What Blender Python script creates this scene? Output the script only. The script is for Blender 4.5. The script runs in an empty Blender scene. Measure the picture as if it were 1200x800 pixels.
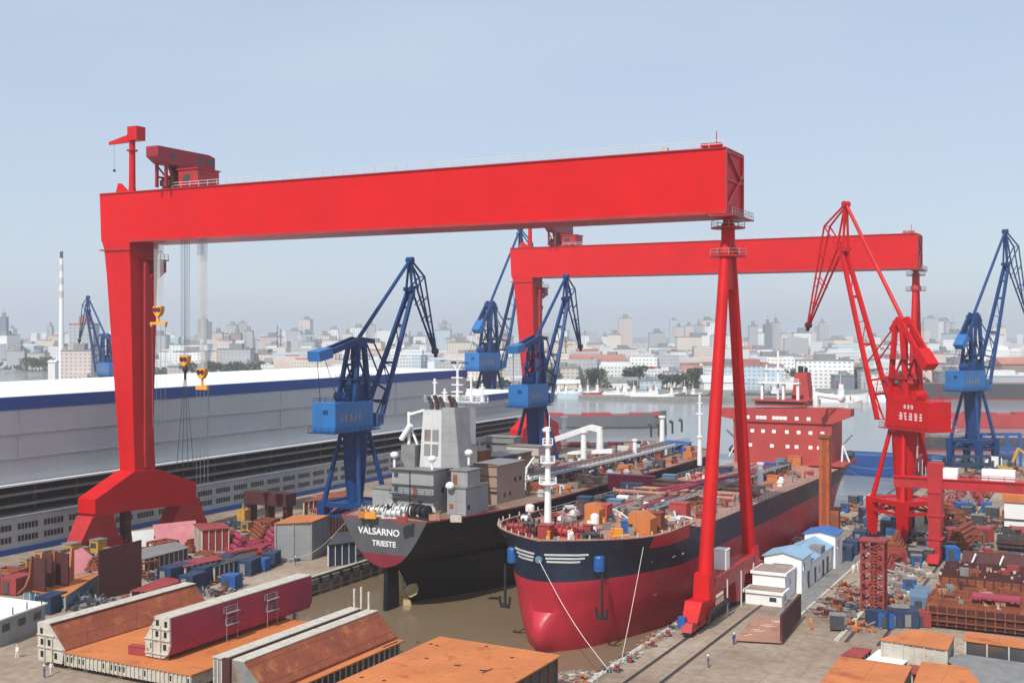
import bpy, bmesh, math, random
from mathutils import Vector, Matrix
random.seed(7)
R = math.radians
scn = bpy.context.scene
COL = scn.collection
# ------------------------------------------------------------------ camera solve
CH, CF, CHZ, CTH = 50.0, 1360.0, 387.0, R(27.5)
cc, ss = math.cos(CTH), math.sin(CTH)
def G(u, v, z=0.0):                      # photo pixel -> point of the world at height z
    d = (CH - z) * CF / (v - CHZ); l = (u - 600) / CF * d
    return Vector((l*cc - d*ss, l*ss + d*cc, z))
def AY(u, v, Y):
    t = (u - 600) / CF; X = Y*(t*cc - ss)/(cc + t*ss); d = -X*ss + Y*cc
    return Vector((X, Y, CH - (v - CHZ)*d/CF))
def AX(u, v, X):
    t = (u - 600) / CF; Y = X*(cc + t*ss)/(t*cc - ss); d = -X*ss + Y*cc
    return Vector((X, Y, CH - (v - CHZ)*d/CF))
def AD(u, d, z=0.0):                     # photo column and distance -> point
    l = (u - 600)/CF*d
    return Vector((l*cc - d*ss, l*ss + d*cc, z))
def PU(p):
    d = -p[0]*ss + p[1]*cc
    return 600 + CF*(p[0]*cc + p[1]*ss)/max(d, 1)

# ------------------------------------------------------------------ materials
MATS = {}
def M(name, col, rough=.6, metal=0., var=.12, sc=.35, rust=0., rcol=(.16, .06, .025), rsc=.25,
      streak=0., scol=(.25, .1, .06), seam=None, seamc=.75, bump=0., spec=.4, win=None, wincol=(.1, .12, .15)):
    if name in MATS: return MATS[name]
    m = bpy.data.materials.new(name); MATS[name] = m
    m.use_nodes = True
    nt = m.node_tree; N = nt.nodes; L = nt.links
    b = N['Principled BSDF']
    b.inputs['Roughness'].default_value = rough; b.inputs['Metallic'].default_value = metal
    b.inputs['Specular IOR Level'].default_value = spec
    tc = N.new('ShaderNodeTexCoord')
    info = N.new('ShaderNodeObjectInfo')
    off = N.new('ShaderNodeVectorMath'); off.operation = 'MULTIPLY_ADD'
    L.new(info.outputs['Random'], off.inputs[0]); off.inputs[1].default_value = (37, 53, 29)
    L.new(tc.outputs['Object'], off.inputs[2])
    co = off.outputs[0]
    def noise(scale, detail=4, rgh=.55, vec=None):
        n = N.new('ShaderNodeTexNoise'); n.inputs['Scale'].default_value = scale
        n.inputs['Detail'].default_value = detail; n.inputs['Roughness'].default_value = rgh
        L.new(vec or co, n.inputs['Vector']); return n.outputs['Fac']
    def mix(fac, a, c, mode='MIX'):
        x = N.new('ShaderNodeMix'); x.data_type = 'RGBA'; x.blend_type = mode
        for s, val in ((x.inputs[0], fac), (x.inputs[6], a), (x.inputs[7], c)):
            if isinstance(val, (int, float)): s.default_value = val
            elif isinstance(val, tuple): s.default_value = (*val, 1)
            else: L.new(val, s)
        return x.outputs[2]
    def rng(f, a, c, lo=0., hi=1.):
        x = N.new('ShaderNodeMapRange'); x.inputs[1].default_value = a; x.inputs[2].default_value = c
        x.inputs[3].default_value = lo; x.inputs[4].default_value = hi; L.new(f, x.inputs[0]); return x.outputs[0]
    nf = noise(sc)
    hi = tuple(min(1, k*(1+var)) for k in col); lo = tuple(k*(1-var) for k in col)
    c = mix(rng(nf, .3, .7), lo, hi)
    nf2 = noise(sc*6, 3)
    c = mix(rng(nf2, .35, .65, 0, .5*min(1, var*3)), c, tuple(k*(1-var*1.6) for k in col))
    if seam or win:
        w, h, mo = seam or win
        sx = N.new('ShaderNodeSeparateXYZ'); L.new(tc.outputs['Object'], sx.inputs[0])
        ad = N.new('ShaderNodeMath'); L.new(sx.outputs[0], ad.inputs[0]); L.new(sx.outputs[1], ad.inputs[1])
        cb = N.new('ShaderNodeCombineXYZ'); L.new(ad.outputs[0], cb.inputs[0]); L.new(sx.outputs[2], cb.inputs[1])
        cb2 = N.new('ShaderNodeCombineXYZ'); L.new(sx.outputs[0], cb2.inputs[0]); L.new(sx.outputs[1], cb2.inputs[1])
        gn = N.new('ShaderNodeNewGeometry'); gz = N.new('ShaderNodeSeparateXYZ'); L.new(gn.outputs['True Normal'], gz.inputs[0])
        ab = N.new('ShaderNodeMath'); ab.operation = 'ABSOLUTE'; L.new(gz.outputs[2], ab.inputs[0])
        gt = N.new('ShaderNodeMath'); gt.operation = 'GREATER_THAN'; gt.inputs[1].default_value = .75; L.new(ab.outputs[0], gt.inputs[0])
        vm = N.new('ShaderNodeMix'); vm.data_type = 'VECTOR'; L.new(gt.outputs[0], vm.inputs[0]); L.new(cb.outputs[0], vm.inputs[4]); L.new(cb2.outputs[0], vm.inputs[5])
        br = N.new('ShaderNodeTexBrick'); br.offset = 0; br.squash = 1
        L.new(vm.outputs[1], br.inputs['Vector']); br.inputs['Scale'].default_value = 1
        br.inputs['Brick Width'].default_value = w; br.inputs['Row Height'].default_value = h
        br.inputs['Mortar Size'].default_value = mo; br.inputs['Mortar Smooth'].default_value = .1
        if seam:
            c = mix(br.outputs['Fac'], c, tuple(k*seamc for k in col))
        else:                            # windows: the bricks are glass, the mortar is wall; walls only, not roofs
            ge = N.new('ShaderNodeNewGeometry'); sz = N.new('ShaderNodeSeparateXYZ')
            L.new(ge.outputs['True Normal'], sz.inputs[0])
            wallm = rng(sz.outputs[2], .3, .5, 1, 0)
            inv = N.new('ShaderNodeMath'); inv.operation = 'SUBTRACT'; inv.inputs[0].default_value = 1
            L.new(br.outputs['Fac'], inv.inputs[1])
            mu = N.new('ShaderNodeMath'); mu.operation = 'MULTIPLY'; L.new(inv.outputs[0], mu.inputs[0]); L.new(wallm, mu.inputs[1])
            c = mix(mu.outputs[0], c, wincol)
    if streak:
        mp = N.new('ShaderNodeMapping'); mp.inputs['Scale'].default_value = (1.1, 1.1, .05); L.new(co, mp.inputs['Vector'])
        sf = noise(1.0, 5, .6, mp.outputs[0])
        c = mix(rng(sf, .54, .75, 0, streak), c, scol)
    rf = None
    if rust:
        rn = noise(rsc, 8, .65)
        rf = rng(rn, .62-.25*rust, .74-.25*rust)
        c = mix(rf, c, rcol)
    L.new(c, b.inputs['Base Color'])
    rr = rng(nf2, .3, .7, max(0, rough-.1), min(1, rough+.1)); L.new(rr, b.inputs['Roughness'])
    if bump:
        bp = N.new('ShaderNodeBump'); bp.inputs['Strength'].default_value = .6; bp.inputs['Distance'].default_value = bump
        L.new(noise(sc*8, 4), bp.inputs['Height']); L.new(bp.outputs[0], b.inputs['Normal'])
    return m

M('crane_red', (.58, .004, .006), .5, spec=.2, var=.07, sc=.12, seam=(9.0, 3.2, .035), seamc=.86, streak=.22, scol=(.45, .02, .02))
M('crane_red_plain', (.53, .005, .007), .5, spec=.22, var=.10, sc=.3, streak=.25, scol=(.42, .02, .02))
M('crane_red_faded', (.42, .02, .024), .5, var=.18, sc=.3, streak=.3, scol=(.25, .03, .03), rust=.1)
M('crane_blue', (.004, .045, .165), .5, spec=.25, var=.16, sc=.3, streak=.35, scol=(.012, .03, .12))
M('crane_red_deep', (.30, .012, .028), .5, var=.15, sc=.3, streak=.3, scol=(.18, .015, .02))
M('crane_blue_house', (.020, .15, .40), .42, var=.10, sc=.3, streak=.25, scol=(.01, .04, .16))
M('dark_metal', (.035, .035, .038), .55, .3)
M('grey_metal', (.30, .31, .32), .5, .2)
M('light_grey_paint', (.55, .56, .56), .5, var=.1, streak=.35, scol=(.28, .22, .17))
M('mid_grey_paint', (.30, .31, .31), .55, var=.12, sc=.25, streak=.4, scol=(.16, .13, .10), seam=(3.4, 2.8, .05), seamc=.75)
M('white_paint', (.80, .81, .80), .5, var=.05, streak=.25, scol=(.5, .42, .34))
M('ivory_web', (.50, .47, .40), .7, var=.14, sc=.8, rust=.18, rcol=(.26, .12, .05), rsc=1.2)
M('glass', (.03, .045, .06), .12, spec=.6, var=.05)
M('yellow_paint', (.55, .30, .05), .5, var=.2, sc=1., rust=.25)
M('hook_orange', (.78, .33, .03), .5, var=.12, sc=1.)
M('rope_steel', (.20, .21, .22), .5, .5)
M('rope_pale', (.62, .60, .55), .8, var=.1)
M('orange_primer', (.52, .17, .050), .7, var=.13, sc=.16, rust=.22, rcol=(.36, .085, .025), rsc=.22, seam=(7.5, 6.0, .04), seamc=.62, streak=0, bump=.01)
M('rust_orange', (.42, .10, .030), .8, var=.25, sc=.4, rust=.3, rcol=(.26, .06, .03), rsc=.5, streak=.4, scol=(.2, .05, .03))
M('rust_brown', (.25, .065, .030), .8, var=.22, sc=.3, rust=.3, rcol=(.36, .13, .045), rsc=.35, seam=(5.0, 2.1, .05), seamc=.6)
M('dark_maroon', (.075, .020, .020), .75, var=.2, sc=.3, rust=.12, rcol=(.14, .05, .03), seam=(4.6, 3.1, .05), seamc=.7)
M('magenta_primer', (.34, .035, .080), .6, var=.12, sc=.25, seam=(6.0, 2.4, .04), seamc=.75, streak=.2, scol=(.22, .03, .06))
M('pink_primer', (.62, .23, .25), .7, var=.12, sc=.4, rust=.1, rcol=(.3, .1, .06))
M('red_primer', (.30, .042, .040), .6, var=.15, sc=.3, streak=.3, scol=(.2, .04, .03), rust=.12)
M('steel_dark', (.055, .06, .068), .65, var=.25, sc=.4, rust=.25, rcol=(.12, .06, .04))
M('steel_grey', (.22, .22, .215), .6, var=.2, sc=.5, rust=.2, rcol=(.17, .09, .05), bump=.01)
M('box_blue', (.015, .10, .33), .5, var=.2, sc=.8, streak=.3, scol=(.02, .05, .1), rust=.08)
M('box_navy', (.02, .045, .10), .55, var=.2, sc=.8, rust=.1)
M('box_grey_blue', (.12, .22, .32), .55, var=.2, sc=.7, streak=.3, scol=(.08, .1, .12), seam=(.6, 50, .03), seamc=.75)
M('cyan_roof', (.25, .42, .56), .5, var=.08, sc=.3, seam=(.9, .9, .04), seamc=.8)
M('roof_blue', (.03, .15, .42), .5, var=.1, sc=.4)
M('white_wall', (.78, .79, .79), .7, var=.06, sc=.4, streak=.3, scol=(.55, .52, .48))
M('tan_roof', (.30, .235, .19), .85, var=.15, sc=.6)
M('wood', (.30, .19, .10), .8, var=.3, sc=1.2)
M('rubber', (.02, .02, .022), .9)
M('hall_wall', (.50, .555, .575), .55, var=.05, sc=.08, seam=(6.0, 60., .05), seamc=.86, streak=.16, scol=(.40, .41, .43))
M('hall_blue', (.013, .075, .30), .5, var=.05, sc=.1, seam=(6.0, 60., .04), seamc=.85)
M('hall_roof', (.82, .85, .86), .7, var=.03, sc=.05)
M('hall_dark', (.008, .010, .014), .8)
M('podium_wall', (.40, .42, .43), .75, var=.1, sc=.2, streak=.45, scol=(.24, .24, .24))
M('window_strip', (.025, .03, .036), .3, var=.2, sc=1., win=None)
M('hull_navy', (.010, .018, .038), .42, var=.25, sc=.2, streak=.45, scol=(.045, .04, .042), seam=(9., 2.6, .04), seamc=1.6, bump=.04)
M('hull_red', (.47, .022, .042), .42, var=.16, sc=.10, streak=.5, scol=(.25, .025, .03), seam=(9., 2.6, .04), seamc=.78, rust=.05, rcol=(.24, .07, .04), rsc=.5, bump=.05)
M('hull_dull_red', (.20, .018, .034), .5, var=.15, streak=.3, scol=(.1, .02, .03))
M('hull_patch', (.48, .02, .03), .5)
M('hull_black', (.004, .009, .015), .5, spec=.25, var=.2, sc=.15, seam=(9., 2.6, .03), seamc=1.5, streak=.2, scol=(.022, .018, .02))
M('hull_grey', (.085, .088, .094), .5, var=.12, sc=.3, streak=.3, scol=(.05, .045, .04))
M('deck_brown', (.39, .205, .145), .8, var=.15, sc=.15, rust=.3, rcol=(.26, .10, .06), rsc=.15, bump=.01)
M('deck_mud', (.25, .18, .13), .85, var=.22, sc=.15, rust=.4, rcol=(.20, .09, .06), rsc=.2)
M('house_red', (.40, .055, .050), .6, var=.10, sc=.15, streak=.25, scol=(.28, .05, .04), seam=(4.0, 2.9, .05), seamc=.8)
M('bronze', (.55, .43, .22), .35, .3, var=.2)
M('skin', (.42, .25, .17), .7)
M('cloth_white', (.75, .74, .70), .9, var=.1)
M('cloth_blue', (.04, .08, .2), .9, var=.2)
M('cloth_orange', (.7, .2, .03), .9, var=.1)
M('helmet_yellow', (.75, .5, .04), .4)
M('foliage', (.06, .085, .045), .9, var=.4, sc=.4)
M('bark', (.10, .07, .05), .95)
M('soil', (.22, .22, .20), .95, var=.2)
M('barge_blue', (.010, .065, .24), .5, var=.12, sc=.1, streak=.3, scol=(.02, .05, .13))
M('barge_grey', (.13, .135, .15), .6, var=.12, sc=.1, streak=.3, scol=(.1, .07, .06))
M('barge_red', (.40, .05, .05), .6, var=.12, sc=.1)
WALLC = {'white': (.76, .76, .74), 'cream': (.68, .60, .50), 'beige': (.52, .45, .38), 'grey': (.42, .43, .44),
         'pink': (.60, .50, .46), 'brown': (.33, .23, .18), 'slate': (.17, .20, .24), 'pale blue': (.45, .54, .61)}
for k, v in WALLC.items():
    M('city_' + k, v, .8, var=.06, sc=.02, win=(4.2, 3.4, 1.15), wincol=(.25, .27, .29))
    M('plain_' + k, v, .8, var=.10, sc=.05, streak=.2, scol=tuple(x*.7 for x in v))
M('roof_grey', (.25, .25, .25), .85, var=.2, sc=.05)
M('roof_red', (.40, .17, .13), .8, var=.15, sc=.05)
M('roof_teal', (.34, .44, .46), .7, var=.1, sc=.05)
M('roof_pale', (.60, .62, .63), .7, var=.08, sc=.05)

def ground_mat():
    m = bpy.data.materials.new('yard_concrete'); MATS['yard_concrete'] = m; m.use_nodes = True
    N = m.node_tree.nodes; L = m.node_tree.links; b = N['Principled BSDF']; b.inputs['Roughness'].default_value = .85
    b.inputs['Specular IOR Level'].default_value = .25
    tc = N.new('ShaderNodeTexCoord')
    def noise(s, d=6, r=.6):
        n = N.new('ShaderNodeTexNoise'); n.inputs['Scale'].default_value = s; n.inputs['Detail'].default_value = d
        n.inputs['Roughness'].default_value = r; L.new(tc.outputs['Object'], n.inputs['Vector']); return n.outputs['Fac']
    def ramp(f, pts):
        r = N.new('ShaderNodeValToRGB'); L.new(f, r.inputs[0])
        for i, (p, c) in enumerate(pts):
            e = r.color_ramp.elements[i] if i < 2 else r.color_ramp.elements.new(p)
            e.position = p; e.color = (*c, 1)
        return r.outputs[0]
    def mix(f, a, c, mode='MIX', k=1.):
        x = N.new('ShaderNodeMix'); x.data_type = 'RGBA'; x.blend_type = mode
        if isinstance(f, float): x.inputs[0].default_value = f
        else: L.new(f, x.inputs[0])
        L.new(a, x.inputs[6])
        if isinstance(c, tuple): x.inputs[7].default_value = (*c, 1)
        else: L.new(c, x.inputs[7])
        return x.outputs[2]
    c = ramp(noise(.035, 7), [(.32, (.22, .165, .12)), (.68, (.43, .35, .275)), (.5, (.35, .275, .21))])
    c2 = ramp(noise(.6, 6), [(.35, (.62, .6, .58)), (.65, (1, 1, 1))])
    c = mix(.7, c, c2, 'MULTIPLY')
    rust = ramp(noise(.11, 8, .68), [(.56, (0, 0, 0)), (.70, (1, 1, 1))])
    rb = N.new('ShaderNodeMath'); rb.operation = 'MULTIPLY'; rb.inputs[1].default_value = .45; L.new(rust, rb.inputs[0])
    c = mix(rb.outputs[0], c, (.25, .12, .07))
    br = N.new('ShaderNodeTexBrick'); br.offset = .5; L.new(tc.outputs['Object'], br.inputs['Vector'])
    br.inputs['Scale'].default_value = 1; br.inputs['Brick Width'].default_value = 9; br.inputs['Row Height'].default_value = 6
    br.inputs['Mortar Size'].default_value = .05
    sm = N.new('ShaderNodeMath'); sm.operation = 'MULTIPLY'; sm.inputs[1].default_value = .7; L.new(br.outputs['Fac'], sm.inputs[0])
    c = mix(sm.outputs[0], c, (.12, .09, .07))
    oil = ramp(noise(.25, 5, .7), [(.64, (0, 0, 0)), (.72, (1, 1, 1))])
    ob = N.new('ShaderNodeMath'); ob.operation = 'MULTIPLY'; ob.inputs[1].default_value = .5; L.new(oil, ob.inputs[0])
    c = mix(ob.outputs[0], c, (.09, .075, .065))
    L.new(c, b.inputs['Base Color'])
    bp = N.new('ShaderNodeBump'); bp.inputs['Strength'].default_value = .5; bp.inputs['Distance'].default_value = .03
    L.new(noise(2.5, 5), bp.inputs['Height']); L.new(bp.outputs[0], b.inputs['Normal'])
ground_mat()
def water_mat(name, col, rough, s1, bump, spec=.5):
    m = bpy.data.materials.new(name); MATS[name] = m; m.use_nodes = True
    N = m.node_tree.nodes; L = m.node_tree.links; b = N['Principled BSDF']
    b.inputs['Roughness'].default_value = rough; b.inputs['IOR'].default_value = 1.33; b.inputs['Specular IOR Level'].default_value = spec
    tc = N.new('ShaderNodeTexCoord')
    n = N.new('ShaderNodeTexNoise'); n.inputs['Scale'].default_value = .02; n.inputs['Detail'].default_value = 5; L.new(tc.outputs['Object'], n.inputs['Vector'])
    x = N.new('ShaderNodeMix'); x.data_type = 'RGBA'; L.new(n.outputs['Fac'], x.inputs[0])
    x.inputs[6].default_value = (*[k*.82 for k in col], 1); x.inputs[7].default_value = (*[k*1.15 for k in col], 1)
    L.new(x.outputs[2], b.inputs['Base Color'])
    mp = N.new('ShaderNodeMapping'); mp.inputs['Scale'].default_value = (1, .55, 1); mp.inputs['Rotation'].default_value = (0, 0, .5); L.new(tc.outputs['Object'], mp.inputs[0])
    n2 = N.new('ShaderNodeTexNoise'); n2.inputs['Scale'].default_value = s1; n2.inputs['Detail'].default_value = 5; L.new(mp.outputs[0], n2.inputs['Vector'])
    bp = N.new('ShaderNodeBump'); bp.inputs['Strength'].default_value = .5; bp.inputs['Distance'].default_value = bump
    L.new(n2.outputs['Fac'], bp.inputs['Height']); L.new(bp.outputs[0], b.inputs['Normal'])
water_mat('dock_water', (.19, .14, .088), .12, .5, .10)
water_mat('river_water', (.24, .25, .245), .18, .25, .18)

# ------------------------------------------------------------------ mesh builder
class MB:
    def __init__(s): s.v = []; s.f = []; s.m = []; s.mi = 0
    def add(s, vs, fs):
        o = len(s.v); s.v += [tuple(p) for p in vs]
        for f in fs: s.f.append(tuple(i+o for i in f)); s.m.append(s.mi)
        return s
    def box(s, x0, x1, y0, y1, z0, z1):
        return s.add([(x0,y0,z0),(x1,y0,z0),(x1,y1,z0),(x0,y1,z0),(x0,y0,z1),(x1,y0,z1),(x1,y1,z1),(x0,y1,z1)],
                     [(0,3,2,1),(4,5,6,7),(0,1,5,4),(1,2,6,5),(2,3,7,6),(3,0,4,7)])
    def cbox(s, c, d, rz=0):
        ca, sa = math.cos(rz), math.sin(rz); vs = []
        for z in (0, d[2]):
            for x, y in ((-1,-1),(1,-1),(1,1),(-1,1)):
                a, b = x*d[0]/2, y*d[1]/2
                vs.append((c[0]+a*ca-b*sa, c[1]+a*sa+b*ca, c[2]+z))
        return s.add(vs, [(0,3,2,1),(4,5,6,7),(0,1,5,4),(1,2,6,5),(2,3,7,6),(3,0,4,7)])
    def hexa(s, b, t):
        return s.add(list(b)+list(t), [(0,3,2,1),(4,5,6,7),(0,1,5,4),(1,2,6,5),(2,3,7,6),(3,0,4,7)])
    def prism(s, poly, lo, hi, ax='z'):
        n = len(poly)
        def pt(a, b, h): return {'z': (a, b, h), 'y': (a, h, b), 'x': (h, a, b)}[ax]
        vs = [pt(a, b, lo) for a, b in poly] + [pt(a, b, hi) for a, b in poly]
        return s.add(vs, [tuple(range(n))[::-1], tuple(range(n, 2*n))] + [(i, (i+1) % n, n+(i+1) % n, n+i) for i in range(n)])
    def bar(s, p, q, w, h=None, up=(0, 0, 1)):
        h = h or w; p, q = Vector(p), Vector(q); d = (q-p)
        if d.length < 1e-6: return s
        d.normalize(); u = Vector(up)
        if abs(d.dot(u)) > .97: u = Vector((1, 0, 0))
        a = d.cross(u).normalized(); b = a.cross(d).normalized()
        vs = [e + a*i*w/2 + b*j*h/2 for e in (p, q) for i, j in ((-1,-1),(1,-1),(1,1),(-1,1))]
        return s.add(vs, [(0,3,2,1),(4,5,6,7),(0,1,5,4),(1,2,6,5),(2,3,7,6),(3,0,4,7)])
    def tube(s, p, q, r0, r1=None, n=8):
        r1 = r0 if r1 is None else r1; p, q = Vector(p), Vector(q); d = (q-p)
        if d.length < 1e-6: return s
        d.normalize(); u = Vector((0, 0, 1)) if abs(d.z) < .97 else Vector((1, 0, 0))
        a = d.cross(u).normalized(); b = a.cross(d)
        vs = []
        for e, r in ((p, r0), (q, r1)):
            for k in range(n):
                t = 2*math.pi*k/n; vs.append(e + a*r*math.cos(t) + b*r*math.sin(t))
        return s.add(vs, [tuple(range(n))[::-1], tuple(range(n, 2*n))] + [(i, (i+1) % n, n+(i+1) % n, n+i) for i in range(n)])
    def path(s, pts, r, n=6):
        for a, b in zip(pts, pts[1:]): s.tube(a, b, r, r, n)
        return s
    def lathe(s, prof, c=(0, 0, 0), n=12):
        vs = []; k = len(prof)
        for r, z in prof:
            for i in range(n):
                t = 2*math.pi*i/n; vs.append((c[0]+r*math.cos(t), c[1]+r*math.sin(t), c[2]+z))
        fs = [tuple(range(n))[::-1], tuple(range((k-1)*n, k*n))]
        for j in range(k-1):
            for i in range(n): fs.append((j*n+i, j*n+(i+1) % n, (j+1)*n+(i+1) % n, (j+1)*n+i))
        return s.add(vs, fs)
    def ball(s, c, r, sz=1., n=8):
        prof = [(r*math.sin(math.pi*k/6)+.001, -r*sz*math.cos(math.pi*k/6)) for k in range(7)]
        return s.lathe(prof, c, n)
    def grid(s, rows, matf=None):
        o = len(s.v); w = len(rows[0])
        for r in rows: s.v += [tuple(p) for p in r]
        for j in range(len(rows)-1):
            for i in range(w-1):
                s.f.append((o+j*w+i, o+j*w+i+1, o+(j+1)*w+i+1, o+(j+1)*w+i)); s.m.append(matf(j, i) if matf else s.mi)
        return s
    def merge(s, o, mi):
        k = len(s.v); s.v += o.v
        for f in o.f: s.f.append(tuple(i+k for i in f)); s.m.append(mi)
        return s
    def rail(s, pts, h=1.1, sp=2.0, r=.045, bars=2):
        for a, b in zip(pts, pts[1:]):
            a, b = Vector(a), Vector(b); L = (b-a).length; n = max(1, int(L/sp))
            for k in range(n+1):
                p = a.lerp(b, k/n); s.bar(p, p+Vector((0, 0, h)), r*1.6)
            for j in range(bars):
                z = Vector((0, 0, h*(1-j*.5/ max(1, bars-1) if bars > 1 else 1))); s.bar(a+z, b+z, r*1.6)
        return s
    def build(s, name, mat, parent=None, origin=None, smooth=True):
        me = bpy.data.meshes.new(name)
        o = Vector(origin) if origin is not None else Vector((0, 0, 0))
        me.from_pydata([(p[0]-o.x, p[1]-o.y, p[2]-o.z) for p in s.v], [], s.f); me.update()
        me.polygons.foreach_set('material_index', s.m)
        bm = bmesh.new(); bm.from_mesh(me)
        bmesh.ops.remove_doubles(bm, verts=bm.verts, dist=1e-5)
        bmesh.ops.recalc_face_normals(bm, faces=bm.faces); bm.to_mesh(me); bm.free()
        mats = mat if isinstance(mat, (list, tuple)) else [mat]
        for k in mats: me.materials.append(MATS[k])
        if smooth:
            me.polygons.foreach_set('use_smooth', [True]*len(me.polygons)); me.set_sharp_from_angle(angle=R(32))
        ob = bpy.data.objects.new(name, me); COL.objects.link(ob)
        if parent is not None: ob.parent = parent
        elif origin is not None: ob.location = o
        return ob
def tag(o, label=None, cat=None, group=None, kind=None):
    if label: o['label'] = label
    if cat: o['category'] = cat
    if group: o['group'] = group
    if kind: o['kind'] = kind
    return o
def thing(name, loc, label=None, cat=None, group=None, rz=0, sc=1):
    o = bpy.data.objects.new(name, None); COL.objects.link(o); o.location = loc; o.rotation_euler = (0, 0, rz); o.scale = (sc,)*3
    o.empty_display_size = 1
    return tag(o, label, cat, group)
def copy_tree(o, parent=None):
    c = o.copy(); COL.objects.link(c)
    if parent is not None: c.parent = parent
    for ch in list(o.children): copy_tree(ch, c)
    return c
def put(proto, loc, rz=0, label=None, group=None, first=[None], sc=None):
    if proto.get('_used'): o = copy_tree(proto)
    else: o = proto; proto['_used'] = 1
    o.location = loc; o.rotation_euler = (0, 0, rz)
    if sc: o.scale = (sc,)*3 if isinstance(sc, (int, float)) else sc
    if label: o['label'] = label
    if group: o['group'] = group
    return o
ORD = ['leftmost', 'second from left', 'third from left', 'fourth from left', 'fifth from left', 'sixth from left', 'seventh from left',
       'eighth from left', 'ninth from left', 'tenth from left', 'eleventh from left', 'twelfth from left', 'thirteenth from left',
       'fourteenth from left', 'fifteenth from left', 'sixteenth from left', 'seventeenth from left', 'eighteenth from left', 'nineteenth from left', 'twentieth from left']
AUTO = {}
def auto(o, desc, zone, group=None, cat=None):           # label written at the end, ordered left to right within the zone
    AUTO.setdefault((desc, zone), []).append(o)
    tag(o, None, cat, group)
    return o
def finish_auto():
    for (desc, zone), os_ in AUTO.items():
        os_.sort(key=lambda o: PU(o.matrix_world.translation if o.parent else o.location))
        n = len(os_)
        for i, o in enumerate(os_):
            if n == 1: o['label'] = f'{desc} {zone}'
            elif n == 2: o['label'] = f'{desc} {zone}, the {("left","right")[i]} one'
            elif i == n-1: o['label'] = f'{desc} {zone}, rightmost'
            else: o['label'] = f'{desc} {zone}, {ORD[i] if i < len(ORD) else str(i+1)+"th from left"}'
def glyphs(mb, c, ax, up, n, h, w, gap, seed=1, th=.05, out=(0, 0, 0)):   # illegible character strokes
    rnd = random.Random(seed); ax, up, c, out = Vector(ax), Vector(up), Vector(c), Vector(out)
    for i in range(n):
        o = c + ax*(i*(w+gap)) + out
        for k in range(3):
            y = h*(.1+.4*k); mb.bar(o+up*y+ax*(w*rnd.uniform(0, .25)), o+up*y+ax*(w*rnd.uniform(.7, 1)), th, h*.14, up)
        x = w*rnd.uniform(.35, .65); mb.bar(o+ax*x, o+ax*x+up*h, th, w*.16, ax)
        if rnd.random() < .6: mb.bar(o+ax*(w*.1), o+ax*(w*.1)+up*h*.9, th, w*.14, ax)
def text_obj(body, size, mat, parent, loc, rot, name='lettering', ext=.03, sx=1.):
    cu = bpy.data.curves.new('lettering', 'FONT'); cu.body = body; cu.size = size; cu.extrude = ext; cu.align_x = 'CENTER'; cu.offset = size*.018
    t = bpy.data.objects.new('tmp', cu); COL.objects.link(t)
    dg = bpy.context.evaluated_depsgraph_get(); me = bpy.data.meshes.new_from_object(t.evaluated_get(dg))
    bpy.data.objects.remove(t)
    o = bpy.data.objects.new(name, me); me.materials.clear(); me.materials.append(MATS[mat]); COL.objects.link(o)
    o.parent = parent; o.location = loc; o.rotation_euler = rot; o.scale = (sx, 1, 1)
    return o
# ================================================================== SETTING
def slab(name, pts, z0, z1, mat, kind='structure'):
    return tag(MB().prism([(p[0], p[1]) for p in pts], z0, z1).build(name, mat, smooth=False), kind=kind)
QL, QR, QN = -144.0, -66.8, 151.5                      # quay edges
slab('ground', [(-900, -260), (QL, -260), (QL, 452), (-300, 452), (-330, 470), (-900, 470)], -9, 0, 'yard_concrete')
slab('ground', [(QL, -260), (QR, -260), (QR, QN), (QL, QN)], -9, 0, 'yard_concrete')
slab('ground', [(QR, -260), (700, -260), (700, 476), (-55, 476), (-55, 372), (QR, 366)], -9, 0, 'yard_concrete')
WZ = -3.6
tag(MB().add([(-6500, 385, WZ), (6500, 385, WZ), (6500, 8500, WZ), (-6500, 8500, WZ)], [(0, 1, 2, 3)]).build('river', 'river_water'), kind='structure')
tag(MB().add([(QL, QN, WZ), (QR, QN, WZ), (QR, 385, WZ), (QL, 385, WZ)], [(0, 1, 2, 3)]).build('dock_water', 'dock_water'), kind='structure')
bank = [G(-260, 424, -1), G(0, 427, -1), G(200, 436, -1), G(420, 449, -1), G(640, 463, -1), G(800, 467, -1), G(960, 468, -1), G(1120, 461, -1), G(1300, 455, -1), G(1700, 452, -1)]
slab('terrain', [(p.x, p.y) for p in bank] + [(5500, 8000), (-6500, 8000), (-6500, 2600)], -9, -.6, 'soil')

# quay edges: coping, piles in the left quay's face, crane rails, kerb
def quay_wall(name, x, y0, y1, label, sgn):
    t = thing(name, (x, y0, 0), label, 'quay wall')
    m = MB(); m.box(0, .9, 0, y1-y0, -.25, .28) if sgn > 0 else m.box(-.9, 0, 0, y1-y0, -.25, .28)
    m.build('coping', 'ivory_web', t)
    f = MB(); a, b = (-.45, -.02) if sgn > 0 else (.02, .45)
    n = int((y1-y0)/3.6)
    for k in range(n):
        y = k*3.6
        f.box(a, b, y, y+.9, -5, -.3)
    f.box(a, b, 0, y1-y0, -1.3, -.3)
    f.box(a*1.01, b*1.01, 0, y1-y0, -3.0, -2.6)
    f.build('fender_frame', 'steel_grey' if sgn < 0 else 'steel_dark', t)
    return t
quay_wall('quay_wall', QL, QN, 452, 'shadowed quay wall with vertical piles beside the stern of the black ship', -1)
quay_wall('quay_wall', QR, QN, 366, 'pale topped quay wall along the basin beside the red tanker', 1)
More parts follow.
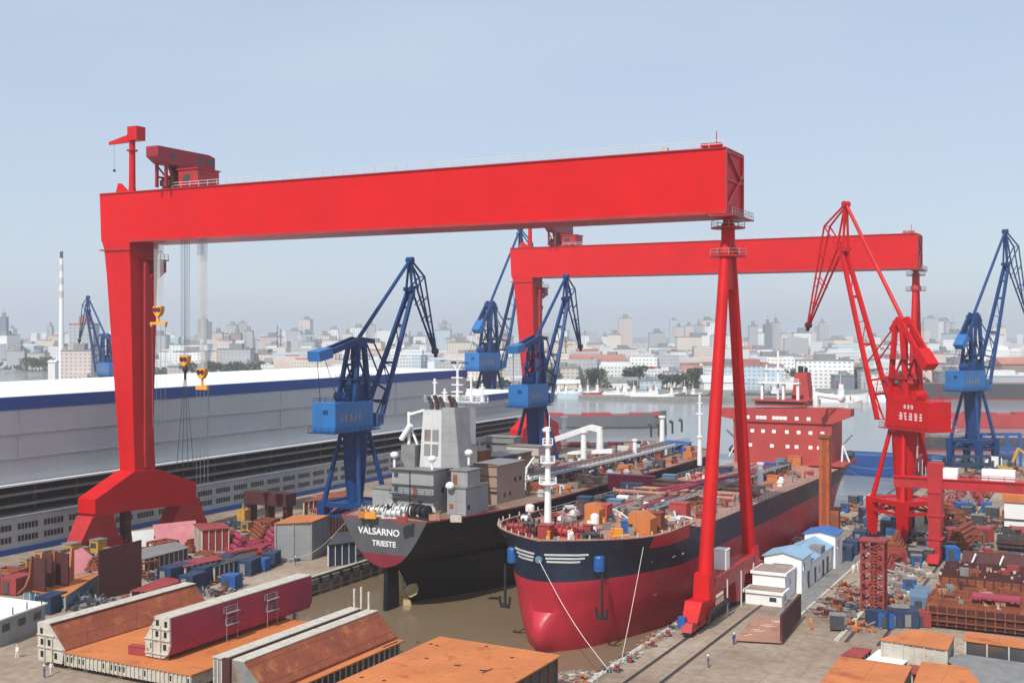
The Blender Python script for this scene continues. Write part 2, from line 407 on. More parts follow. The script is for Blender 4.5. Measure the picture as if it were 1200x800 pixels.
def rails(x, y0, y1, label):
    m = MB(); m.box(-.32, -.13, 0, y1-y0, 0, .02); m.box(.13, .32, 0, y1-y0, 0, .02); m.box(-.05, .05, 0, y1-y0, 0, .10)
    tag(m.build('crane_rail', 'dark_metal', origin=None, smooth=False), label, 'rail').location = (x, y0, .004)
rails(-61.9, 100, 470, 'dark crane rail nearest the basin, running under the red A-frame leg')
rails(-57.3, 100, 470, 'dark crane rail running between the A-frame and the white buildings')
rails(-51.6, 215, 470, 'crane rail under the red jib crane feet nearer the tanker')
rails(-38.5, 190, 470, 'crane rail under the red jib crane feet farther from the tanker')
rails(-33.5, 190, 470, 'rail along which the orange red portal leg stands')
tag(MB().box(-53.0, -49.4, 196, 300, .004, .14).build('pavement', 'steel_grey', smooth=False), kind='structure')
tag(MB().box(-49.38, -48.9, 186, 300, .004, .2).build('kerb', 'ivory_web', smooth=False), kind='structure')
tag(MB().box(-40.4, -39.6, 190, 330, .004, .2).build('kerb', 'ivory_web', smooth=False), kind='structure')

# ------------------------------------------------------------------ assembly hall on the left
HX = -220.0
def hall(y0, y1, ztop, zs, depth, label, zb=(16.1, 8.6)):
    zstripe, zwhite, zpod = zs, zb[0], zb[1]
    t = thing('assembly_hall', (HX, y0, 0), label, 'hall'); L = y1-y0
    w = MB()
    zm = zstripe - (zstripe-zwhite)*.33; zl = zstripe - (zstripe-zwhite)*.66
    w.box(-depth, -.0, 0, L, zm, zstripe); w.box(-depth+.1, -.35, .1, L-.1, zl, zm); w.box(-depth+.2, -.7, .2, L-.2, zwhite, zl)
    w.build('wall', 'hall_wall', t, smooth=False)
    b = MB(); b.box(-depth-.25, .25, -.25, L+.25, zstripe, ztop); b.build('parapet', 'hall_blue', t, smooth=False)
    r = MB(); r.box(-depth+.4, -.1, .1, L-.1, ztop, ztop+.12)
    for k in range(int(L/24)): r.box(-depth+2, -2, 12+k*24, 12.5+k*24, ztop+.12, ztop+.22)
    r.build('roof', 'hall_roof', t, smooth=False)
    for zz in (zm, zl): MB().box(-.68, .12, .1, L-.1, zz-.14, zz+.10).build('shadow_line', 'podium_wall', t, smooth=False)  # darker grey strips imitating the shadow lines between the wall bands
    for k in range(1, int(L/31)): MB().box(.02, .16, k*31, k*31+.2, zm+.1, zstripe).box(-.32, -.2, k*31, k*31+.2, zl+.1, zm-.14).build('downpipe', 'podium_wall', t, smooth=False)
    g = MB(); g.box(-.9, 1.3, 0, L, zwhite-.42, zwhite-.02); g.build('cornice', 'white_paint', t, smooth=False)
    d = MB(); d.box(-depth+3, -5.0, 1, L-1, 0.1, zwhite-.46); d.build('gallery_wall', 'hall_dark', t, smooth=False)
    for k in range(int(L/12)+1): MB().box(-1.2, -.7, k*12, k*12+.5, zpod+.26, zwhite-.46).build('column', 'steel_dark', t, smooth=False)
    for q in (.36, .70):
        z = zpod + (zwhite-zpod)*(1-q); e = MB(); e.box(-4.9, .3, 0, L, z, z+.22); e.box(.3, .42, 0, L, z-.05, z+.55); e.build('gallery_beam', 'steel_grey', t, smooth=False)
    p = MB(); p.box(-4.95, 1.2, 0, L, 1.3, zpod); p.box(-4.9, 1.5, 0, L, zpod, zpod+.25); p.build('podium', 'podium_wall', t, smooth=False)
    s = MB(); s.box(-4.95, 1.6, 0, L, .01, 1.3); s.build('plinth', 'hall_blue', t, smooth=False)
    n = int(L/7.2)
    for k in range(n):
        for z in (2.6, 5.3):
            wn = MB(); wn.box(1.2, 1.24, k*7.2+1, k*7.2+6.6, z, z+1.35); wn.mi = 1
            for j in range(0, 7): wn.box(1.24, 1.30, k*7.2+1+j*.94-.06, k*7.2+1+j*.94+.06, z, z+1.35)
            wn.build('window', ['window_strip', 'podium_wall'], t, smooth=False)
    return t
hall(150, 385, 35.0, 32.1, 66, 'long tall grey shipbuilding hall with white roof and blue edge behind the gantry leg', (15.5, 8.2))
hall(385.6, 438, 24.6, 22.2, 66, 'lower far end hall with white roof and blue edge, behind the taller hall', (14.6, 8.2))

# ------------------------------------------------------------------ gantry cranes
def make_gantry():
    t = thing('gantry_crane', (0, 0, 0))                # origin: foot of the A-frame, beam runs towards -x
    Y0, Y1, ZB, ZT = -5.3, 5.3, 71.0, 82.0
    b = MB()
    b.prism([(-150.4, ZB), (1.0, ZB), (1.0, ZT), (-150.9, ZT)], Y0, Y1, 'y'); g = b.build('girder', 'crane_red', t, smooth=False)
    fl = MB(); fl.box(-141, 1.4, Y0-.35, Y1+.35, ZB-.55, ZB-.01); fl.box(-150.7, 1.2, Y0-.3, Y1+.3, ZT+.01, ZT+.22); fl.build('flange', 'crane_red_faded', g, smooth=False)
    rl = MB()
    for y in (Y0-.1, Y1+.1): rl.rail([(-128, y, ZT+.2), (.8, y, ZT+.2)], 1.25, 2.6, .06)
    rl.build('railing', 'light_grey_paint', g, smooth=False)
    tr = MB()
    for y in (-3.3, 3.3): tr.box(-149, .5, y-.15, y+.15, ZT+.22, ZT+.45)
    tr.build('trolley_rail', 'grey_metal', g, smooth=False)
    e = MB()                                             # end frame with diagonal bracing, platform and ladder
    e.bar((1.3, Y0+.6, ZB+1), (1.3, Y1-.5, ZB+7.2), .35); e.bar((1.3, Y1-.5, ZB+5.5), (1.3, Y0+.6, ZT-.5), .35)
    for z in (ZB+.2, ZB+5.6, ZT-.4): e.box(1.02, 1.35, Y0, Y1, z-.2, z+.2)
    e.box(1.02, 1.4, Y0, Y0+.4, ZB, ZT); e.box(1.02, 1.4, Y1-.4, Y1, ZB, ZT)
    e.build('end_frame', 'crane_red_faded', g, smooth=False)
    pf = MB(); pf.box(-1.5, 2.9, Y0-1.3, Y1+1.3, ZB-1.0, ZB-.75); pf.build('platform', 'crane_red_faded', g, smooth=False)
    pr = MB(); pr.rail([(2.8, Y0-1.2, ZB-.75), (2.8, Y1+1.2, ZB-.75), (-1.4, Y1+1.2, ZB-.75)], 1.2, 1.5, .05); pr.build('railing', 'grey_metal', g, smooth=False)
    an = MB(); an.tube((-.8, Y0+1, ZT), (-.8, Y0+1, ZT+3.2), .10); an.box(-3.5, .2, Y0+.2, Y0+1.6, ZT+.5, ZT+1.1); an.build('antenna', 'crane_red', g)
    MB().box(-7.2, -5.6, Y1-1, Y1+.2, ZT+.3, ZT+1.4).build('floodlight', 'light_grey_paint', g); MB().box(-11, -9.8, Y0+.4, Y0+1.3, ZT+.3, ZT+1).build('floodlight', 'light_grey_paint', g)
    # rigid box leg
    l = MB()
    def ring(x0, x1, y0, y1, z): return [(x0, y0, z), (x1, y0, z), (x1, y1, z), (x0, y1, z)]
    secs = [ring(-150.2, -141.3, Y0, 3.9, 70.995), ring(-149.4, -141.3, Y0, 3.9, 69), ring(-148.6, -141.0, Y0, 3.2, 63), ring(-145.3, -140.2, Y0+.1, 1.2, 28), ring(-144.4, -139.6, Y0+.1, 1.2, 16.6)]
    for a, c in zip(secs[1:], secs): l.hexa(a, c)
    lg = l.build('rigid_leg', 'crane_red_plain', t)
    c = MB(); c.box(-150.6, -140.8, Y0-.4, 4.4, 68.7, 69.0); c.box(-142.4, -138.6, -2, 4.6, 66.5, 66.8)
    c.rail([(-138.7, -2, 66.8), (-138.7, 4.5, 66.8)], 1.2, 1.2, .05); c.build('platform', 'crane_red_faded', lg, smooth=False)
    ca = MB(); ca.box(-140.9, -138.9, 1.0, 4.0, 64.2, 66.4); ca.prism([(-141, 63.6), (-138.6, 64.2), (-138.6, 64.0), (-141, 62.4)], .8, 3.8, 'y'); ca.build('cabin', 'crane_red_faded', lg, smooth=False)
    cw = MB(); cw.box(-138.9, -138.82, 1.2, 3.8, 64.9, 66.0); cw.build('window', 'glass', lg, smooth=False)
    lad = MB(); lad.box(-140.0, -139.4, -2.2, -1.2, 18, 66); lad.build('ladder_case', 'crane_red_faded', lg, smooth=False)
    # portal under the rigid leg: splayed in y
    p = MB(); X0, X1 = -144.6, -139.2
    p.prism([(Y0-.6, 17.4), (2.2, 17.0), (14.5, 12.6), (14.5, 8.2), (13.2, 7.4), (-8.0, 8.6), (-16.2, 8.4), (-17.4, 9.2), (-17.4, 12.4)], X0, X1, 'x')
    po = p.build('portal', 'crane_red_plain', t, smooth=False)
    for y, sg in ((-15.5, 1), (12.5, -1)):
        f = MB(); f.hexa([(X0+.5, y-5.6, 3.2), (X1-.5, y-5.6, 3.2), (X1-.5, y+5.6, 3.2), (X0+.5, y+5.6, 3.2)], [(X0+.2, y-2.4, 8.6), (X1-.2, y-2.4, 8.6), (X1-.2, y+3.4, 8.6), (X0+.2, y+3.4, 8.6)]); f.build('equalizer_beam', 'crane_red_faded', t, smooth=False)
        for k in (-1, 1):
            h = MB(); h.prism([(y+k*4-3.4, 1.0), (y+k*4+3.4, 1.0), (y+k*4+2.6, 3.2), (y+k*4-2.6, 3.2)], X0+1, X1-1, 'x'); bo = h.build('bogie', 'crane_red_faded', t, smooth=False)
            w = MB()
            for j in (-2.4, -.8, .8, 2.4): w.tube((X0+2.2, y+k*4+j, .62), (X1-2.2, y+k*4+j, .62), .6, .6, 12)
            w.build('wheel', 'dark_metal', bo)
    st = MB(); st.box(X1-4.2, X1-2.4, -6.3, -4.5, .1, 8.7); st.build('stair_tower', 'dark_maroon', t, smooth=False)
    # hinged A-frame leg
    for sg, y in ((-1, -13.4), (1, 13.6)):
        a = MB(); a.tube((0, sg*1.35, 65.6), (0, y, 7.4), .95, 1.25, 16); a.build('leg', 'crane_red_plain', t)
    h = MB(); h.lathe([(1.75, 63.6), (1.75, 64.6), (1.25, 65.2), (1.2, 69.2)], (0, 0, 0), 18); h.lathe([(.95, 69.2), (.9, 70.6)], (0, 0, 0), 12); h.prism([(-1.6, 64.2), (1.6, 64.2), (3.1, 56.6), (1.0, 57.4), (-1.0, 57.4), (-3.1, 56.6)], -.5, .5, 'x'); h.build('hinge_column', 'crane_red_plain', t)
    for z, r in ((68.3, 3.1), (63.2, 3.3)):
        pl = MB(); pl.lathe([(r, z), (r, z+.25)], (0, 0, 0), 14); po2 = pl.build('platform', 'crane_red_faded', t)
        ra = MB(); ra.rail([(r*math.cos(k*math.pi/5), r*math.sin(k*math.pi/5), z+.25) for k in range(11)], 1.1, 3, .05); ra.build('railing', 'grey_metal', po2, smooth=False)
    for sg, y in ((-1, -13.6), (1, 14.0)):
        f = MB(); f.hexa([(-1.45, y-1.9, 4.4), (1.45, y-1.9, 4.4), (1.45, y+1.9, 4.4), (-1.45, y+1.9, 4.4)], [(-1.3, y-1.4, 9.0), (1.3, y-1.4, 9.0), (1.3, y+1.4, 9.0), (-1.3, y+1.4, 9.0)]); f.build('foot', 'crane_red_plain', t, smooth=False)
    s = MB(); s.box(-1.3, 1.3, -11.5, 12, 5.0, 7.6); s.box(-1.45, 1.45, -11.5, 12, 7.6, 7.8); s.hexa([(-1.2, 1.5, .9), (1.2, 1.5, .9), (1.2, 5.5, .9), (-1.2, 5.5, .9)], [(-1.2, .5, 5), (1.2, .5, 5), (1.2, 6.5, 5), (-1.2, 6.5, 5)]); s.build('sill_beam', 'crane_red_faded', t, smooth=False)
    cb = MB(); cb.box(-1.1, 1.1, -4.8, -2.6, 7.82, 11.2); cb.box(-1.2, 1.2, -4.9, -2.5, 11.2, 11.4); cb.build('control_cabinet', 'white_paint', t, smooth=False)
    for y, sg in ((-17.0, 1), (15.2, -1)):
        e = MB(); e.hexa([(-1.3, y-4.4, 2.2), (1.3, y-4.4, 2.2), (1.3, y+5.4, 2.2), (-1.3, y+5.4, 2.2)], [(-1.5, y-2.2, 5.2), (1.5, y-2.2, 5.2), (1.5, y+5.0, 4.6), (-1.5, y+5.0, 4.6)]); e.build('equalizer_beam', 'crane_red_plain', t, smooth=False)
        for k in (-4.2, 0, 4.2):
            h = MB(); h.prism([(y+k-1.9, .9), (y+k+1.9, .9), (y+k+1.2, 2.3), (y+k-1.2, 2.3)], -.9, .9, 'x'); bo = h.build('bogie', 'crane_red_faded', t, smooth=False)
            w = MB()
            for j in (-1.1, 1.1): w.tube((-.55, y+k+j, .6), (.55, y+k+j, .6), .55, .55, 12)
            w.build('wheel', 'dark_metal', bo)
    ho = MB()
    for k in range(9): ho.tube((1.5, -16+k*1.3, 1.0+.5*(k % 2)), (1.9, -15.6+k*1.3, 3.4), .22, .22, 6)
    ho.build('cable_loops', 'dark_metal', t)
    bb = MB(); bb.box(-1.6, -.4, -22.6, -21.6, 1.6, 3.2); bb.build('buffer', 'box_blue', t, smooth=False)
    for y in (-6, 2.5, 10.5):
        q = MB(); q.tube((1.7, y, 0), (1.7, y, 6.5), .14, .14, 6); q.build('guard_pole', 'light_grey_paint', t)
    # trolley: bridge with machine house (own empty-free: upper house is the part, the rest hang off it)
    u = MB(); u.prism([(-9.9, 89.0), (-7.4, 87.6), (8.6, 87.6), (8.6, 90.8), (6.5, 91.3), (-9.9, 91.3)], -131.5, -127.9, 'x'); tr = u.build('trolley', 'crane_red_deep', t, smooth=False)
    h = MB(); h.box(-126.8, -121.0, -4.7, 2.2, 82.5, 86.3); h.box(-127.1, -120.7, -5.0, 2.5, 86.3, 86.6); h.build('machine_house', 'crane_red_faded', tr, smooth=False)
    s = MB()
    for x in (-131.1, -128.3):
        s.bar((x, -7.0, 82.4), (x, -7.0, 87.7), .6); s.bar((x, 5.4, 82.5), (x, 5.4, 87.7), .6); s.bar((x, -6.4, 84.8), (x, -1, 84.8), .4)
        s.hexa([(x-.25, -1.2, 82.6), (x+.25, -1.2, 82.6), (x+.25, 1.0, 82.6), (x-.25, 1.0, 82.6)], [(x-.25, -3.4, 87.6), (x+.25, -3.4, 87.6), (x+.25, 4.0, 87.6), (x-.25, 4.0, 87.6)]); s.bar((x, -6.8, 87.2), (x, -1.4, 82.8), .3)
    s.box(-132, -120.6, -4.5, -3.7, 82.3, 82.9); s.box(-132, -120.6, 3.7, 4.5, 82.3, 82.9); s.build('support_frame', 'crane_red_deep', tr, smooth=False)
    k = MB(); k.box(-131.6, -127.6, -5.6, -1.6, 82.9, 84.2); k.tube((-131.4, -4.6, 84.4), (-127.8, -4.6, 84.4), .7); k.tube((-131.4, -2.8, 84.6), (-127.8, -2.8, 84.6), .6); k.build('winch', 'dark_maroon', tr)
    for y in (-5.0, 3.6, 6.9):
        w = MB(); w.box(-127.89, -127.83, y-.8, y+.8, 89.0, 90.2); w.build('window', 'glass', tr, smooth=False)
    w = MB(); w.box(-125.4, -123.4, -4.76, -4.7, 83.8, 85.2); w.build('window', 'glass', tr, smooth=False)
    # service jib crane on the end of the girder
    j = MB(); j.lathe([(.95, 82), (.8, 84), (.72, 94.5)], (-143.8, -2, 0), 12); j.lathe([(1.3, 92.2), (1.3, 92.5)], (-143.8, -2, 0), 12); jc = j.build('service_crane', 'crane_red_plain', t)
    bo = MB(); bo.hexa([(-151.2, -2.25, 94.2), (-144, -2.6, 94.4), (-144, -1.4, 94.4), (-151.2, -1.75, 94.2)], [(-151.2, -2.25, 94.9), (-144, -2.6, 96.2), (-144, -1.4, 96.2), (-151.2, -1.75, 94.9)]); bo.build('boom', 'crane_red_plain', jc, smooth=False)
    cb = MB(); cb.box(-144, -141.0, -3.4, -.6, 94.6, 97.8); cb.build('winch_box', 'crane_red_plain', jc, smooth=False)
    hk = MB(); hk.tube((-149.6, -2, 88.4), (-149.6, -2, 94.3), .04, .04, 4); hk.ball((-149.6, -2, 88.0), .35); hk.build('hook', 'dark_metal', jc)
    br = MB(); br.prism([(-147.6, 82.1), (-146.8, 84.6), (-146.1, 84.6), (-143.2, 82.1)], -3.6, -2.9, 'y'); br.build('end_bracket', 'crane_red', t, smooth=False)
    return t
GA = make_gantry()
GX, GY = -62.0, 203.4
GA.location = (GX, GY, 0)
tag(GA, 'nearer huge red gantry crane whose A-frame leg stands beside the white quay buildings', 'gantry crane', 'red gantry cranes over the dock')
GB = copy_tree(GA); GB.location = (-59.6, GY+204.6, 0); GB['label'] = 'second red gantry crane behind, its beam seen under the nearer one'
for ch in GB.children:
    if ch.name.startswith('trolley'): ch.location.x -= 2.2
# ropes and hook blocks of the near crane
def hookset(crane, ux, vy, hv, y, spread, nrope, label_part, dark=False):
    gx, gy = crane.location.x, crane.location.y
    p = AY(ux, hv, gy+y); x = p.x-gx; z = p.z
    r = MB()
    for i in range(nrope):
        dx = (i-(nrope-1)/2)*spread/max(1, nrope-1)
        for dy in (-.55, .55): r.tube((x+dx, y+dy, 70.9), (x+dx*.9, y+dy, z+1.6), .05 if not dark else .075, .05, 4)
    r.build('hoist_rope', 'rope_steel' if dark else 'light_grey_paint', crane, smooth=False)
    b = MB(); b.prism([(x-1.25, z+1.8), (x-1.1, z+.4), (x-.4, z-.5), (x+.4, z-.5), (x+1.1, z+.4), (x+1.25, z+1.8)], y-.6, y+.6, 'y'); hb = b.build('hook_block', 'hook_orange', crane, smooth=False)
    s = MB()
    for k in (-.55, .55): s.tube((x+k, y-.75, z+1.0), (x+k, y+.75, z+1.0), .55, .55, 10)
    s.build('sheave', 'dark_maroon', hb)
    return x, y, z, hb
x, y, z, hb = hookset(GA, 186, 0, 368, -3.5, 1.8, 8, 'a')
s = MB(); s.box(x-2.4, x+2.4, y-.35, y+.35, z-2.4, z-1.8); s.tube((x, y, z-.5), (x, y, z-1.8), .3); s.prism([(x-2.4, z-2.4), (x-2.1, z-3), (x-1.7, z-2.4)], y-.3, y+.3, 'y'); s.prism([(x+2.4, z-2.4), (x+2.1, z-3), (x+1.7, z-2.4)], y-.3, y+.3, 'y'); s.build('spreader_beam', 'hook_orange', hb, smooth=False)
s = MB()
for k in (-2.1, -.7, .7, 2.1): s.tube((x+k, y, z-2.6), (x+k*.9, y, z-26), .06, .06, 4)
s.build('sling', 'rope_steel', hb, smooth=False)
x, y, z, hb = hookset(GA, 217, 0, 426, -3.0, 1.5, 4, 'b', True)
s = MB(); s.ball((x, y, z-1.2), .65, 1.3); s.tube((x, y, z-3.6), (x, y, z-1.5), .3); s.build('hook', 'dark_metal', hb)
s = MB()
for k in (-2.6, -.9, .9, 2.6): s.tube((x+.12*k, y, z-3.4), (x+k, y, z-24), .09, .09, 4)
s.build('sling', 'dark_metal', hb, smooth=False)
x, y, z, hb = hookset(GA, 237, 0, 441, -2.0, 1.9, 9, 'c')
s = MB(); s.box(x-1.7, x+1.7, y-.35, y+.35, z-3.0, z-2.1); s.tube((x, y, z-.5), (x, y, z-2.1), .3); s.build('spreader_beam', 'hook_orange', hb, smooth=False)
s = MB()
for k in (-1.7, -.6, .6, 1.7): s.tube((x+k, y, z-3), (x+k, y, z-24), .08, .08, 4)
s.build('sling', 'rope_steel', hb, smooth=False)

# ------------------------------------------------------------------ portal jib cranes
def make_jib(tall, paint, house, accent, glyph_mat):
    t = thing('portal_jib_crane', (0, 0, 0))
    for sx in (-1, 1):
        for sy in (-1, 1):
            l = MB(); x, y = sx*5.2, sy*5.2
            l.hexa([(x-.7, y-.9, 1.3), (x+.7, y-.9, 1.3), (x+.7, y+.9, 1.3), (x-.7, y+.9, 1.3)], [(x-1.0, y-1.0, 7), (x+1.0, y-1.0, 7), (x+1.0, y+1.0, 7), (x-1.0, y+1.0, 7)])
            l.cbox((x, y, 7), (2.1, 2.1, 3.4)); lo = l.build('portal_leg', paint, t, smooth=False)
            b = MB(); b.prism([(y-2.6, .7), (y+2.6, .7), (y+1.6, 2.0), (y-1.6, 2.0)], x-.6, x+.6, 'x'); b.build('bogie', 'dark_metal', lo, smooth=False)
            s = MB(); s.tube((x*.98, y*.98, 10.2), (sx*2.3, sy*2.3, 26.2), .62, .5, 10); s.build('strut', paint, t)
    f = MB()
    for sg in (-1, 1):
        f.box(-4.3, 4.3, sg*5.2-.75, sg*5.2+.75, 9.2, 10.3); f.box(sg*5.2-.75, sg*5.2+.75, -4.3, 4.3, 9.2, 10.3)
        f.box(-4.3, 4.3, sg*5.2-.4, sg*5.2+.4, 6.9, 7.5); f.box(sg*5.2-.4, sg*5.2+.4, -4.3, 4.3, 6.9, 7.5)
        for a, b in ((-4.2, 0), (0, 4.2)):
            z0, z1 = (7.3, 9.3) if a < 0 else (9.3, 7.3)
            f.bar((a, sg*5.2, z0), (b, sg*5.2, z1), .35); f.bar((sg*5.2, a, z0), (sg*5.2, b, z1), .35)
    f.build('portal_frame', paint, t, smooth=False)
    c = MB(); c.lathe([(1.7, 8.6), (1.8, 10.4), (2.2, 13.5), (2.6, 18), (2.9, 25.2), (3.3, 26.2)], (0, 0, 0), 16); c.build('column', paint, t)
    d = MB(); d.lathe([(3.7, 26.2), (3.7, 26.8)], (0, 0, 0), 20); d.build('slewing_ring', accent, t)
    d = MB(); d.lathe([(5.0, 9.95), (5.0, 10.0)], (0, 0, 0), 8); d.build('deck', accent, t)
    # superstructure (+x is where the jib points)
    h = MB(); h.box(-11.6, 2.6, -3.3, 3.3, 27.0, 33.6); e = MB()
    glyphs(e, (-9.6, 3.34, 29.2), (1, 0, 0), (0, 0, 1), 5, 1.7, 1.1, .55, 3, .04); glyphs(e, (-6.6, 3.34, 31.8), (1, 0, 0), (0, 0, 1), 3, .9, .8, .4, 5, .04)
    glyphs(e, (-9.6, -3.34, 29.2), (1, 0, 0), (0, 0, 1), 5, 1.7, 1.1, .55, 3, .04); ho = h.merge(e, 1).build('machine_house', [house, glyph_mat], t, smooth=False)
    e = MB(); e.box(-12.6, 4.6, -3.9, 3.9, 26.75, 26.98); e.build('platform', accent, ho, smooth=False)
    e = MB(); e.rail([(-12.4, -3.8, 26.98), (4.4, -3.8, 26.98), (4.4, 3.8, 26.98), (-12.4, 3.8, 26.98), (-12.4, -3.8, 26.98)], 1.1, 1.8, .05); e.rail([(-11.4, -3.2, 33.6), (2.4, -3.2, 33.6), (2.4, 3.2, 33.6), (-11.4, 3.2, 33.6), (-11.4, -3.2, 33.6)], 1.0, 2.2, .05); e.build('railing', accent, ho, smooth=False)
    e = MB(); e.box(-11.64, -11.6, -1.2, .2, 31.0, 32.0); e.build('louvre', accent, ho, smooth=False)
    cb = MB(); cb.prism([(4.0, 27.2), (6.6, 27.8), (6.9, 30.2), (4.0, 30.6)], -3.4, -1.2, 'y'); cbo = cb.build('cabin', house, t, smooth=False)
    w = MB(); w.hexa([(6.63, -3.2, 28.3), (6.70, -3.2, 28.3), (6.70, -1.4, 28.3), (6.63, -1.4, 28.3)], [(6.88, -3.2, 30), (6.95, -3.2, 30), (6.95, -1.4, 30), (6.88, -1.4, 30)]); w.box(4.4, 6.2, -3.44, -3.4, 28.6, 30); w.build('window', 'glass', cbo, smooth=False)
    za = 52.0 if tall else 47.0
    F = Vector((6.5, 0, 28.6)); J = Vector((22.4, 0, 70.5)) if tall else Vector((23.0, 0, 60.3))
    A = Vector((21.4, 0, 82.0)) if tall else Vector((22.6, 0, 67.6)); K = Vector((29.0, 0, 77.0)) if tall else Vector((27.8, 0, 63.6)); T = Vector((36.8, 0, 51.4)) if tall else Vector((34.0, 0, 44.6))
    AT = Vector((.6, 0, za)); CW = Vector((-7.0, 0, za-8.5)) if tall else Vector((-12.6, 0, za-2.4)); RK = Vector((5.6, 0, za+.4)) if not tall else Vector((3.2, 0, za-2))
    a = MB()
    for sg in (-1, 1):
        a.bar((-3.4, sg*2.4, 33.5), (AT.x-1.2, sg*1.5, za-.6), .85); a.bar((3.0, sg*2.4, 27.2), (AT.x+.8, sg*1.5, za-.4), 1.0)
        a.bar((-1.8, sg*2.2, 38.5), (2.2, sg*2.2, 38.5), .5); a.bar((-2.4, sg*2.2, 36), (2.0, sg*1.9, 42), .35); a.bar((2.6, sg*2.2, 36), (-1.0, sg*1.9, 43), .35)
    for z in (37, 42, za-1): a.bar((-.6, -1.9, z), (-.6, 1.9, z), .5)
    a.box(AT.x-1.6, AT.x+1.4, -1.9, 1.9, za-.9, za+.3); a.build('tower_frame', paint, t, smooth=False)
    pl = MB()
    for z in (38.6, 43.2): pl.box(-3.8, 3.4, -2.9, 2.9, z, z+.12); pl.rail([(-3.7, -2.8, z), (3.3, -2.8, z), (3.3, 2.8, z), (-3.7, 2.8, z)], 1.1, 1.4, .05)
    pl.build('stair_platform', accent, t, smooth=False)
    mh = MB(); mh.box(-2.2, 2.4, -1.6, 1.6, 33.6, 37.4); mh.tube((-5, -1.6, 34.8), (-5, 1.6, 34.8), 1.1, 1.1, 14); mh.build('hoist_unit', paint, t)
    b = MB()                                              # counterweight rocker
    for sg in (-1.3, 1.3): b.bar(CW+Vector((0, sg, 0)), AT+Vector((0, sg, .9)), .7, 1.3); b.bar(AT+Vector((0, sg, .9)), RK+Vector((0, sg, 0)), .6, 1.1)
    b.bar(RK-Vector((0, 1.4, 0)), RK+Vector((0, 1.4, 0)), .6); bo = b.build('rocker_beam', paint, t, smooth=False)
    d = (CW-AT).normalized(); w = MB(); w.bar(CW-d*2.2, CW+d*2.6, 3.4, 2.3); w.build('counterweight', house, bo, smooth=False)
    # jib: two tapering chords, battens and a thin lattice under them
    jb = MB(); n = 7
    for sg in (-1, 1):
        pts = [F.lerp(J, k/n) + Vector((0, sg*(2.6 - 1.9*k/n), 0)) for k in range(n+1)]
        for p, q in zip(pts, pts[1:]): jb.bar(p, q, .85, 1.0)
    u = (J-F).normalized(); nb = Vector((u.z, 0, -u.x))
    lo = [F.lerp(J, k/n) + nb*(.2+2.1*math.sin(math.pi*min(1, (k+.6)/n)*.95)) for k in range(n+1)]
    for p, q in zip(lo, lo[1:]): jb.bar(p, q, .3)
    for k in range(n+1):
        wd = 2.6-1.9*k/n; c0 = F.lerp(J, k/n); l_, r_ = c0+Vector((0, -wd, 0)), c0+Vector((0, wd, 0))
        if k % 2 == 1 or k >= n-1: jb.bar(l_, r_, .55)
        jb.bar(l_, lo[k], .2); jb.bar(r_, lo[k], .2)
        if k < n: jb.bar(lo[k], F.lerp(J, (k+1)/n)+Vector((0, (-1)**k*(2.6-1.9*(k+1)/n), 0)), .18)
    jo = jb.build('jib', paint, t, smooth=False)
    hd = MB()
    for sg in (-.8, .8):
        hd.bar(J+Vector((-.9, sg, 0)), A+Vector((0, sg*.4, 0)), .45); hd.bar(J+Vector((1.5, sg, .6)), A+Vector((0, sg*.4, 0)), .4)
    hd.bar(J+Vector((-1.2, -1.2, 0)), J+Vector((-1.2, 1.2, 0)), 1.0); hd.bar(J+Vector((1.4, -1.2, .5)), J+Vector((1.4, 1.2, .5)), .8); hd.bar(J-Vector((0, 1, 1.8)), J+Vector((0, 1, -1.8)), .9, 1.6)
    hd.tube(A+Vector((0, -.9, 0)), A+Vector((0, .9, 0)), .8, .8, 12); hd.build('jib_head', paint, jo)
    fj = MB()
    for sg in (-1, 1):
        o = Vector((0, sg*.9, 0)); o2 = Vector((0, sg*.35, 0))
        fj.bar(A+o2, K+o, .38); fj.bar(K+o, T+o2, .34); fj.bar(J+Vector((1.2, 0, .6))+o, T+o2, .38); fj.bar(J+Vector((1.2, 0, .6))+o, K+o, .28)
        for q in (.25, .5, .75): fj.bar((K+o).lerp(T+o2, q), (J+o).lerp(T+o2, q), .2)
    for q in (.0, .3, .6): fj.bar(K.lerp(T, q)+Vector((0, -.9*(1-q), 0)), K.lerp(T, q)+Vector((0, .9*(1-q), 0)), .25)
    fj.build('fly_jib', accent if not tall else paint, jo, smooth=False)
    tp = MB(); tp.tube(T+Vector((0, -.7, 0)), T+Vector((0, .7, 0)), .75, .75, 10); tp.bar(T, T+(T-K).normalized()*1.6, .7); tp.build('sheave_head', 'dark_maroon' if tall else 'dark_metal', jo)
    bs = MB(); bs.tube(AT+Vector((0, 0, .5)), A, .5, .45, 10); bs.build('backstay', paint, t)
    for sg in (-1.1, 1.1):
        MB().bar(RK+Vector((0, sg, 0)), F.lerp(J, .32)+Vector((0, sg*1.4, 0)), .28).build('link_rod', paint, t, smooth=False)
        MB().bar((3.0, sg, 39), F.lerp(J, .22)+Vector((0, sg*1.6, 0)), .45).build('luffing_rod', paint, t, smooth=False)
        MB().tube(CW+Vector((0, sg, -1)), (-9.5, sg*2.4, 33.6), .08, .08, 4).build('counterweight_rope', paint, t)
    return t
JB = make_jib(False, 'crane_blue', 'crane_blue_house', 'crane_blue', 'tan_roof')
grp = 'portal jib cranes of the shipyard'
def crane(proto, x, y, hd, label, sc=None):
    o = put(proto, (x, y, 0), R(hd), label, grp, sc=sc); o['category'] = 'jib crane'; return o
crane(JB, -158, 224, 88, 'large blue jib crane standing on the left quay beside the grey stern')
crane(JB, -159.5, 322, 90, 'blue jib crane in front of the far gantry leg, behind the grey deckhouse')
